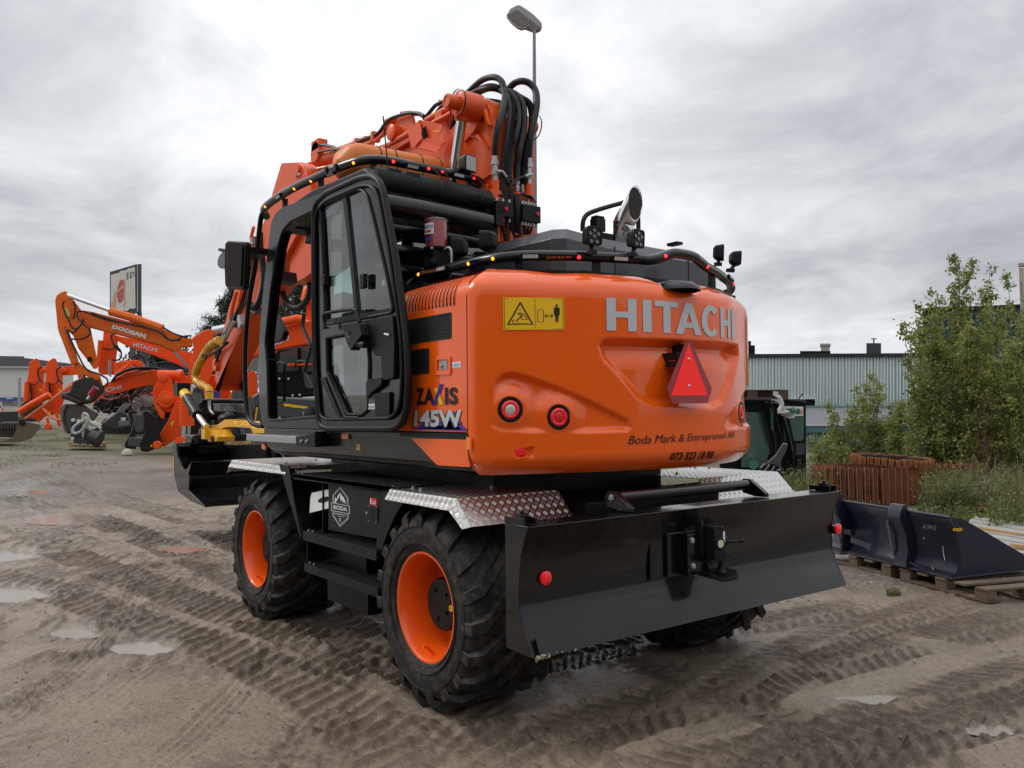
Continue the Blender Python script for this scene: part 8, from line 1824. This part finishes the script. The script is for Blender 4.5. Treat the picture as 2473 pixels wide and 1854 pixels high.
# flat timber deck at the right edge
q=KG('NB',(2050,1150)); TD=thing('timber_deck','flat deck of grey weathered boards with fresh edge beam behind the dark blue bucket','deck',(q.x,q.y,0))
A_,B_,C_,D_=[KG('NB',p) for p in((1660,940),(2500,1070),(2500,1420),(1900,1180))]
b=MB()
for k in range(9):
    t0=k/9; t1=(k+.82)/9; a0=A_.lerp(A_+(C_-B_)*1.5,t0)
    p0=A_+(C_-B_)*t0*1.4; p1=B_+(C_-B_)*t0*1.4; w_=(C_-B_)*1.4*.8/9
    b.prism([p0+Vector((0,0,.12)),p1+Vector((0,0,.12)),p1+w_+Vector((0,0,.12)),p0+w_+Vector((0,0,.12))],(0,0,.02))
b.build('grey_boards',mat('grey_boards',(.30,.29,.27),.8,var=.25,vs=5),TD)
b=MB(); A2=K1('NB',(1660,945),z=.17); B2=K1('NB',(2300,1040),z=.17); b.prism([A2,B2,B2+Vector((0,0,-.06)),A2+Vector((0,0,-.06))],FH*.05); A2=K1('NB',(2110,1140),z=.19); B2=K1('NB',(2400,1170),z=.19); b.prism([A2,B2,B2+Vector((0,0,-.04)),A2+Vector((0,0,-.04))],FH*.08); A2=K1('NB',(1950,1490),z=.05); B2=K1('NB',(2400,1560),z=.05); b.prism([A2,B2,B2+Vector((0,0,-.05)),A2+Vector((0,0,-.05))],FH*.05); b.build('edge_beam',mat('fresh_timber',(.42,.26,.12),.7,var=.3,vs=5),TD)
rr=random.Random(4)
for k,(p,sz,lab) in enumerate((((1820,840),(.34,.16,.10),'rusty brown iron block lying at the foot of the weeds'),((1990,890),(.5,.10,.04),'grey weathered plank lying beyond the iron block'),((2010,930),(.62,.10,.04),'lower grey plank beside the timber deck'))):
    q=KG('NB',p); b=MB(); b.ob((q.x,q.y,.04+sz[2]/2),sz,(.1*k,.05,math.atan2(RH_.y,RH_.x)+.25-.3*k)); 
    if k==0: b.ob((q.x+.08,q.y-.1,.15),(.3,.14,.06),(.1,.1,1.2))
    tag(b.build('iron_block' if k==0 else 'plank',RU if k==0 else mat('grey_plank',(.14,.12,.10),.85,var=.3),None,bev=.006),lab,'block' if k==0 else 'plank')
# unseen hall added behind the camera, a dark mass mirrored in paint and glass
o0=Vector((CX,CY,0))-FH*17; WK=thing('added_mirror_hall','unseen grey brown hall with a row of gates, added to be mirrored dark in paint and glass','building',tuple(o0))
b=MB(); b.prism([o0+RH_*-46,o0+RH_*46,o0+RH_*46+Vector((0,0,7.2)),o0+RH_*8+Vector((0,0,7.6)),o0+RH_*-46+Vector((0,0,6.6))],-FH*12); b.build('wall',mat('added_hall_cladding',(.13,.12,.105),.6,var=.2,vs=.4),WK)
for k in range(7):
    p=o0+RH_*(-30+k*10)+FH*.06; b=MB(); b.prism([p,p+RH_*4.2,p+RH_*4.2+Vector((0,0,4.3)),p+Vector((0,0,4.3))],FH*.08); b.build('gate',mat('added_hall_gate',(.05,.06,.07),.5),WK)
    b=MB(); b.prism([p+RH_*5.4+Vector((0,0,2.2)),p+RH_*7.6+Vector((0,0,2.2)),p+RH_*7.6+Vector((0,0,3.4)),p+RH_*5.4+Vector((0,0,3.4))],FH*.08); b.build('window',mat('blue_grey_window',(.05,.07,.10),.15),WK)
# ================================================================ plants
def leaf_mat(name,c1,c2,c3,tr=.35):
    m=bpy.data.materials.new(name); m.use_nodes=True; nt=m.node_tree; N=nt.nodes; L=nt.links; p=N['Principled BSDF']; out=N['Material Output']
    at=N.new('ShaderNodeAttribute'); at.attribute_name='tone'; rp=N.new('ShaderNodeValToRGB'); L.new(at.outputs['Fac'],rp.inputs[0]); e=rp.color_ramp.elements; e[0].color=(*c1,1); e[1].color=(*c3,1); a=e.new(.5); a.color=(*c2,1)
    L.new(rp.outputs[0],p.inputs['Base Color']); p.inputs['Roughness'].default_value=.48
    t=N.new('ShaderNodeBsdfTranslucent'); L.new(rp.outputs[0],t.inputs[0]); mx=N.new('ShaderNodeMixShader'); mx.inputs[0].default_value=tr; L.new(p.outputs[0],mx.inputs[1]); L.new(t.outputs[0],mx.inputs[2]); L.new(mx.outputs[0],out.inputs[0]); return m
LF=leaf_mat('aspen_leaf',(.095,.125,.030),(.24,.275,.065),(.43,.42,.14),.45); LP_=leaf_mat('pine_needles',(.012,.022,.012),(.022,.038,.018),(.05,.065,.03),.1)
LW=leaf_mat('weed_leaf',(.06,.085,.02),(.14,.165,.045),(.27,.24,.09)); LR=leaf_mat('autumn_leaf',(.07,.045,.02),(.16,.075,.025),(.25,.13,.04)); LG=leaf_mat('dry_grass',(.10,.085,.04),(.19,.17,.085),(.30,.27,.15),.2)
BRK=mat('bark',(.09,.075,.06),.8,var=.3,vs=12)
def leaves_mesh(name,P,S,m,parent,tone,rs,lw=.62,droop=.3):
    n=len(P); P=np.asarray(P); S=np.asarray(S)[:,None]
    d=rs.normal(size=(n,3)); d[:,2]-=droop; d/=np.linalg.norm(d,axis=1)[:,None]+1e-9; w=rs.normal(size=(n,3)); w=np.cross(d,w); w/=np.linalg.norm(w,axis=1)[:,None]+1e-9; nn=np.cross(d,w)
    a=P; b_=P+d*S*.55+w*S*lw*.5+nn*S*.06; c=P+d*S; e=P+d*S*.55-w*S*lw*.5+nn*S*.06
    V=np.stack([a,b_,c,e],1).reshape(-1,3); o=Vector((0,0,0)); p=parent
    while p is not None: o=o+Vector(p.location); p=p.parent
    V=V-np.array(o)
    me=bpy.data.meshes.new(name); me.vertices.add(4*n); me.vertices.foreach_set('co',V.ravel()); me.loops.add(4*n); me.loops.foreach_set('vertex_index',np.arange(4*n)); me.polygons.add(n); me.polygons.foreach_set('loop_start',np.arange(n)*4); me.polygons.foreach_set('loop_total',np.full(n,4)); me.update()
    at=me.attributes.new('tone','FLOAT','POINT'); at.data.foreach_set('value',np.repeat(np.clip(tone,0,1),4).astype(np.float32)); me.materials.append(m)
    ob=bpy.data.objects.new(name,me); COL.objects.link(ob); ob.parent=parent; return ob
def sapling(name,label,cat,x,y,h,spread,nst,nleaf,seed,m=LF,size=.074,group=None,low=.06,lean=(0,0),mix=.0):
    rs=np.random.default_rng(seed); t=thing(name,label,cat,(x,y,gz(x,y)),group); b=MB(); LPs=[];TN=[]; z0=gz(x,y)
    for s in range(nst):
        a=rs.random()*6.28; hh=h*1.07*(1 if s==0 else .55+.45*rs.random()); sp=spread*(.25 if s==0 else .35+.5*rs.random())
        tip=np.array([x+math.cos(a)*sp+lean[0],y+math.sin(a)*sp+lean[1],z0+hh]); base=np.array([x+math.cos(a)*.08,y+math.sin(a)*.08,z0-.03])
        pts=[]; wob=rs.normal(size=(7,3))*.04*h/4
        for k in range(7):
            f=k/6; q=base*(1-f)+tip*f+wob[k]*(f>0); q[:2]+= (tip-base)[:2]*(f*f-f)*.5; pts.append(Vector(q))
        b.tube(pts,[.012+.008*h/4*2,.003],5,sm=2)
        P=spline(pts,4)
        nb_=int(11+h*5)
        for k in range(nb_):
            f=low+(1-low)*rs.random()**.85; q=P[min(len(P)-1,int(f*len(P)))]; L=(.12+.62*spread*(1-f)**1.1)*(.4+.75*rs.random()); az=rs.random()*6.28; el=.25+.7*rs.random()
            e=q+Vector((math.cos(az)*L*math.cos(el),math.sin(az)*L*math.cos(el),L*math.sin(el))); mid=q.lerp(e,.5)+Vector((0,0,-.03*L)); b.tube([q,mid,e],[.005,.0015],3)
            nl=max(4,int(nleaf/(nst*nb_)*(.5+L*1.7))); ff=rs.random(nl)**.7; bt=rs.normal(scale=.5)*.22
            for g in ff:
                pp=np.array(q.lerp(e,float(g)))+rs.normal(size=3)*.045; LPs.append(pp); TN.append(.42+bt+rs.normal()*.16+.12*(f-.5))
    # leader leaves
    b.build('trunk',BRK,t); LPs=np.array(LPs); leaves_mesh('crown',LPs,size*(.6+.7*rs.random(len(LPs))),m,t,np.array(TN),rs); return t
def gp(c,p,d): q=K1(c,p,d=d); return q.x,q.y
SAPS=[((1030,1050),17.5,4.35,.85,6,'tall leafy sapling left of centre in the right hand thicket, highest against the sky',1),
((1140,1050),18.0,4.15,.85,5,'second tall sapling of the thicket, just right of the highest tip',2),
((1290,1050),17.2,4.05,.95,6,'dense sapling at the right edge of the photo, in front of the timber post',3),
((925,1050),17.0,3.25,.85,6,'slim sapling at the left flank of the thicket, covering the tall building corner',4),
((1210,1060),16.2,3.3,.9,6,'broad bushy sapling in the middle of the thicket above the dry weeds',5),
((1080,1060),16.4,2.8,.85,6,'low leafy sapling behind the right hand rusty track roll',6),
((870,1030),18.5,2.35,.75,5,'short sapling with pale leaves left of the thicket, before the pale green factory',7),
((1380,1070),15.5,3.3,1.0,7,'leafy bush cut off by the right edge of the photo, nearest of the thicket',8),
((1340,1050),18.6,4.2,.8,5,'rear sapling at the right edge, behind the nearest bush',9),
((985,1040),18.6,3.9,.6,4,'thin rear sapling with gaps showing the dark teal wall',10)]
for (p,d,h,sp,ns,lab,sd) in SAPS:
    x,y=gp('R',p,d); sapling('sapling',lab,'sapling',x,y,h,sp,ns,int(6300*h/3.5*(sp/.8)),sd,group='leafy saplings at the right')
for (p,d,h,sp,ns,lab,sd) in (((690,980),20.5,2.3,.95,7,'bush with sparse top twigs standing alone left of the thicket, before the teal annex',21),((580,985),20.0,1.6,.85,6,'small low bush between the scrap cab and the taller lone bush',22),((780,990),19.5,1.55,.6,5,'low bush just right of the lone bush, above the rusty ring',23),((470,1000),19.0,.95,.6,6,'low leafy scrub right beside the scrap cab door',24)):
    x,y=gp('R',p,d); sapling('bush',lab,'bush',x,y,h,sp,ns,int(3600*h/2*1.1),sd,size=.07,group='low bushes before the annex')
x,y=gp('R',(1215,1060),15.6); sapling('autumn_bush','reddish brown autumn bush glowing inside the green thicket','bush',x,y,1.75,.55,5,1100,31,m=LR,size=.05)
# weeds, dry stems and grass: nobody could count them
def weeds(name,label,regs,m,n,hr,seed,blade=True,size=.05,gate=0):
    rs=np.random.default_rng(seed); P=[];S=[];T=[]; b=MB(); V=[];F=[]
    for _ in range(n):
        c,x0,y0,x1,y1,d0,d1=regs[int(rs.integers(len(regs)))]
        q=K1(c,(x0+(x1-x0)*rs.random(),y0),d=d0+(d1-d0)*rs.random()); x,y=q.x,q.y
        if gate and float(fbm(np.array([x*.55]),np.array([y*.55]),3,7)[0])<gate: continue
        z=gz(x,y); h=hr[0]+(hr[1]-hr[0])*rs.random()**1.6; az=rs.random()*6.28; ln=h*(.15+.5*rs.random()); w=.004+.006*rs.random()
        tip=np.array([x+math.cos(az)*ln,y+math.sin(az)*ln,z+h]); ba_=np.array([x,y,z-.02]); mid=(ba_+tip)/2+np.array([-math.cos(az)*ln*.2,-math.sin(az)*ln*.2,h*.08]); s=np.array([-math.sin(az+.6),math.cos(az+.6),0])*w
        V+= [ba_-s,ba_+s,mid+s*.8,mid-s*.8,tip+s*.15,tip-s*.15]; T+=[.3+.5*rs.random()]*6
        if not blade:
            for k in range(int(3+h*9)):
                f=.25+.75*rs.random(); P.append(ba_*(1-f)+tip*f+rs.normal(size=3)*.035); S.append(size*(.5+.8*rs.random()))
    V=np.array(V); n6=len(V)//6; me=bpy.data.meshes.new(name); me.from_pydata(V.tolist(),[],[(6*i,6*i+1,6*i+2,6*i+3) for i in range(n6)]+[(6*i+3,6*i+2,6*i+4,6*i+5) for i in range(n6)]); at=me.attributes.new('tone','FLOAT','POINT'); at.data.foreach_set('value',np.array(T,np.float32)); me.materials.append(m)
    o=bpy.data.objects.new(name,me); COL.objects.link(o); o['kind']='stuff'; o['label']=label; o['category']='plants'
    if P:
        me2o=leaves_mesh(name+'_leaves',np.array(P),np.array(S),m if m is not LG else LW,None,.45+.2*rs.normal(size=len(P)),rs); me2o['kind']='stuff'; me2o['label']=label+', their leaves'; me2o['category']='plants'
REG=[('R',850,0,1400,0,13.5,17.5),('R',1020,0,1420,0,12.5,15),('R',380,0,900,0,16.0,21),('R',200,0,420,0,12.5,16)]
weeds('dry_grass','tangled dry grass and stems round the rusty tracks and the scrap cab',REG+[('R',890,0,1180,0,12.8,14)]*3,LG,5200,(.10,.50),51)
weeds('green_weeds','leafy green weeds at the foot of the thicket',REG+[('R',1180,0,1400,0,10.5,13),('R',900,0,1100,0,12.6,13.6)],LW,2300,(.15,.70),52,blade=False,size=.05)
weeds('pale_seed_heads','pale grey seed heads above the weeds right of the rusty tracks',[('R',1040,0,1220,0,13.0,14.5),('R',1290,0,1400,0,11,13)],LG,260,(.5,.95),53,blade=False,size=.03)
weeds('yard_grass','low grass growing between the parked machines',[('L',-60,0,460,0,24,40),('L',400,0,1400,0,19,34),('L',-60,0,1400,0,21,42)],LW,15000,(.02,.07),54,gate=.56)
weeds('grass_tufts','small grass tufts in the gravel before the pallets',[('NB',690,0,830,0,7.25,7.35),('NB',1600,0,2250,0,8.8,9.4)],LW,240,(.02,.07),55)
# ground litter among the weeds: low ground cover so that no bare plane shows
rs=np.random.default_rng(77); P=[]
for _ in range(26000):
    c,x0,y0,x1,y1,d0,d1=REG[int(rs.integers(3))]; q=K1(c,(x0+(x1-x0)*rs.random(),0),d=d0-1.2+(d1-d0+6)*rs.random()**1.3); P.append((q.x,q.y,gz(q.x,q.y)+rs.random()*.16))
o=leaves_mesh('ground_cover',np.array(P),.035+.05*rs.random(len(P)),LW,None,.25+.3*rs.random(len(P)),rs); o['kind']='stuff'; o['label']='low green ground cover under the bushes'; o['category']='plants'
# pines beyond the yard
def pine(label,x,y,h,w,seed,n=9000):
    rs=np.random.default_rng(seed); t=thing('pine_tree',label,'tree',(x,y,gz(x,y)),'pines behind the yard'); z0=gz(x,y); b=MB(); b.tube([(x,y,z0-.2),(x+.2,y,z0+h*.5),(x,y,z0+h*.98)],[.32*h/14,.04],7,sm=3)
    P=[];T=[]; nb_=int(h*5.2)
    for k in range(nb_):
        f=.22+.78*rs.random(); L=w*(1-((f-.22)/.78)**1.4*.92)*(.55+.55*rs.random()); az=rs.random()*6.28; q=np.array([x,y,z0+h*f]); e=q+np.array([math.cos(az)*L,math.sin(az)*L,L*(.05+.35*rs.random())]); b.tube([Vector(q),Vector(e)],[.05,.01],4)
        m_=int(n/nb_); g=.25+.75*rs.random(m_); bt=rs.normal()*.2
        for s in g: P.append(q*(1-s)+e*s+rs.normal(size=3)*np.array([.20,.20,.13])*w/2.2); T.append(.4+bt+.15*rs.normal())
    b.build('trunk',mat('pine_bark',(.10,.06,.04),.85,var=.3),t); P=np.array(P); leaves_mesh('crown',P,(.13+.13*rs.random(len(P)))*w/2.4,LP_,t,np.array(T),rs,lw=.28,droop=0)
for (c,p,py,d,w,sd,lab) in (('L',(1690,900),375,62,2.6,1,'dark pine left of the raised arm of the main machine, second from the left'),('L',(1800,900),315,60,2.7,2,'tall dark pine directly behind the arm, showing left and right of it'),('F3',(940,700),330,55,2.2,3,'pine seen through the cab doorway, left one of the pair'),('F3',(1020,700),375,57,2.2,4,'pine seen through the cab doorway, right one of the pair'),('F3',(870,700),470,60,1.8,5,'shorter pine seen through the cab behind the corrugated hose loop')):
    q=K1(c,(p[0],py),d=d); x,y=q.x,q.y; pine(lab,x,y,q.z-gz(x,y),w,sd,15000)
rs=np.random.default_rng(5); P=[];T=[]
for k in range(46):
    x0=rs.uniform(1090,1420); q=K1('L',(x0,rs.uniform(855,905)),d=95+rs.random()*10); c0=np.array(q)
    for _ in range(90): P.append(c0+rs.normal(size=3)*np.array([1.0,1.0,.9])); T.append(.35+.2*rs.normal())
o=leaves_mesh('far_woodland',np.array(P),.5+.3*rs.random(len(P)),LP_,None,np.array(T),rs); o['kind']='stuff'; o['label']='thin line of far woodland beyond the parked machines'; o['category']='trees'
# ---------------------------------------------------------------- repeated pieces become parts of their own
SPL={'end_plate':0,'lift_lug':0,'side_plate':0,'cheek_rib':0,'window_catch':0,'pin_boss':0,'hitch_pin':0,'wheels':'wheel','track':0,'bolt_head':0,'screw':0,'hinge':0,'strap':0,'aerial_foot':0,'fittings':'fitting','door_rib':0,'coupling':0,'blade_leg':0,'hydraulic_pipe':0,'rear_pipe':0,'window_seal':0,'boom_top_hoses':'hydraulic_hose','arm_hoses':'hydraulic_hose','hose_coupling':0,'corner_bracket':0,'post':0,'teeth':'tooth','grab_loop':0,'wiper_arm':0,'cable':0,'arm_pipe':0,'tool_hose':0,'hoses':'hose','diodes':'diode','clear_diodes':'diode','pipe_clamp':0,'slot_lips':None,'side_reflector':0,'cylinder_barrel':0,'cylinder_rod':0,'elbow':0,'frame_pin':0,'rubber_seal':0,'bar_bracket':0,'window':0,'grey_door':0,'bright_pipes':'bright_pipe','white_detail':0,'paint_scratch':0,'blocks':'block','boards':'board','top_boards':'board','grey_boards':'board','edge_beam':0,'roof_lining':0,'cab_window':0,'grey_glass':0,'corrugated_hose':0,'loose_hose':0,'ribs':'rib','pipe_bracket':0,'bolt':0,'exhaust_bracket':0}
def split_parts():
    for o in list(bpy.data.objects):
        base=o.name.split('.')[0]
        if o.type!='MESH' or base not in SPL or SPL[base] is None or o.get('kind')=='stuff': continue
        me=o.data; n=len(me.vertices); par=list(range(n))
        def fd(i):
            while par[i]!=i: par[i]=par[par[i]]; i=par[i]
            return i
        for e in me.edges:
            a,b=fd(e.vertices[0]),fd(e.vertices[1])
            if a!=b: par[a]=b
        comp={}
        for f in me.polygons: comp.setdefault(fd(f.vertices[0]),[]).append(f)
        nm=SPL[base] or base
        if len(comp)<2 or len(comp)>40:
            if nm!=base: o.name=nm
            continue
        ob_,pm=o.parent,o.modifiers; sm=me.polygons[0].use_smooth; m=me.materials[0]
        for fs in comp.values():
            ids=sorted({v for f in fs for v in f.vertices}); ix={v:i for i,v in enumerate(ids)}
            nw=bpy.data.meshes.new(nm); nw.from_pydata([tuple(me.vertices[v].co) for v in ids],[],[tuple(ix[v] for v in f.vertices) for f in fs]); nw.materials.append(m)
            if sm: nw.polygons.foreach_set('use_smooth',[True]*len(nw.polygons)); nw.set_sharp_from_angle(angle=math.radians(40))
            q=bpy.data.objects.new(nm,nw); COL.objects.link(q); q.parent=ob_; q.location=o.location
            for md in pm:
                if md.type=='BEVEL':
                    z=q.modifiers.new('bevel','BEVEL'); z.width=md.width; z.segments=md.segments; z.limit_method='ANGLE'; z.angle_limit=md.angle_limit
                if md.type=='SOLIDIFY': z=q.modifiers.new('solid','SOLIDIFY'); z.thickness=md.thickness; z.offset=0
        for ch in list(o.children): ch.parent=ob_
        bpy.data.objects.remove(o)
split_parts()
for o in list(bpy.data.objects):
    if o.type=='MESH' and o.parent is None and not o.get('kind') and not o.get('label'): print('UNTAGGED',o.name)
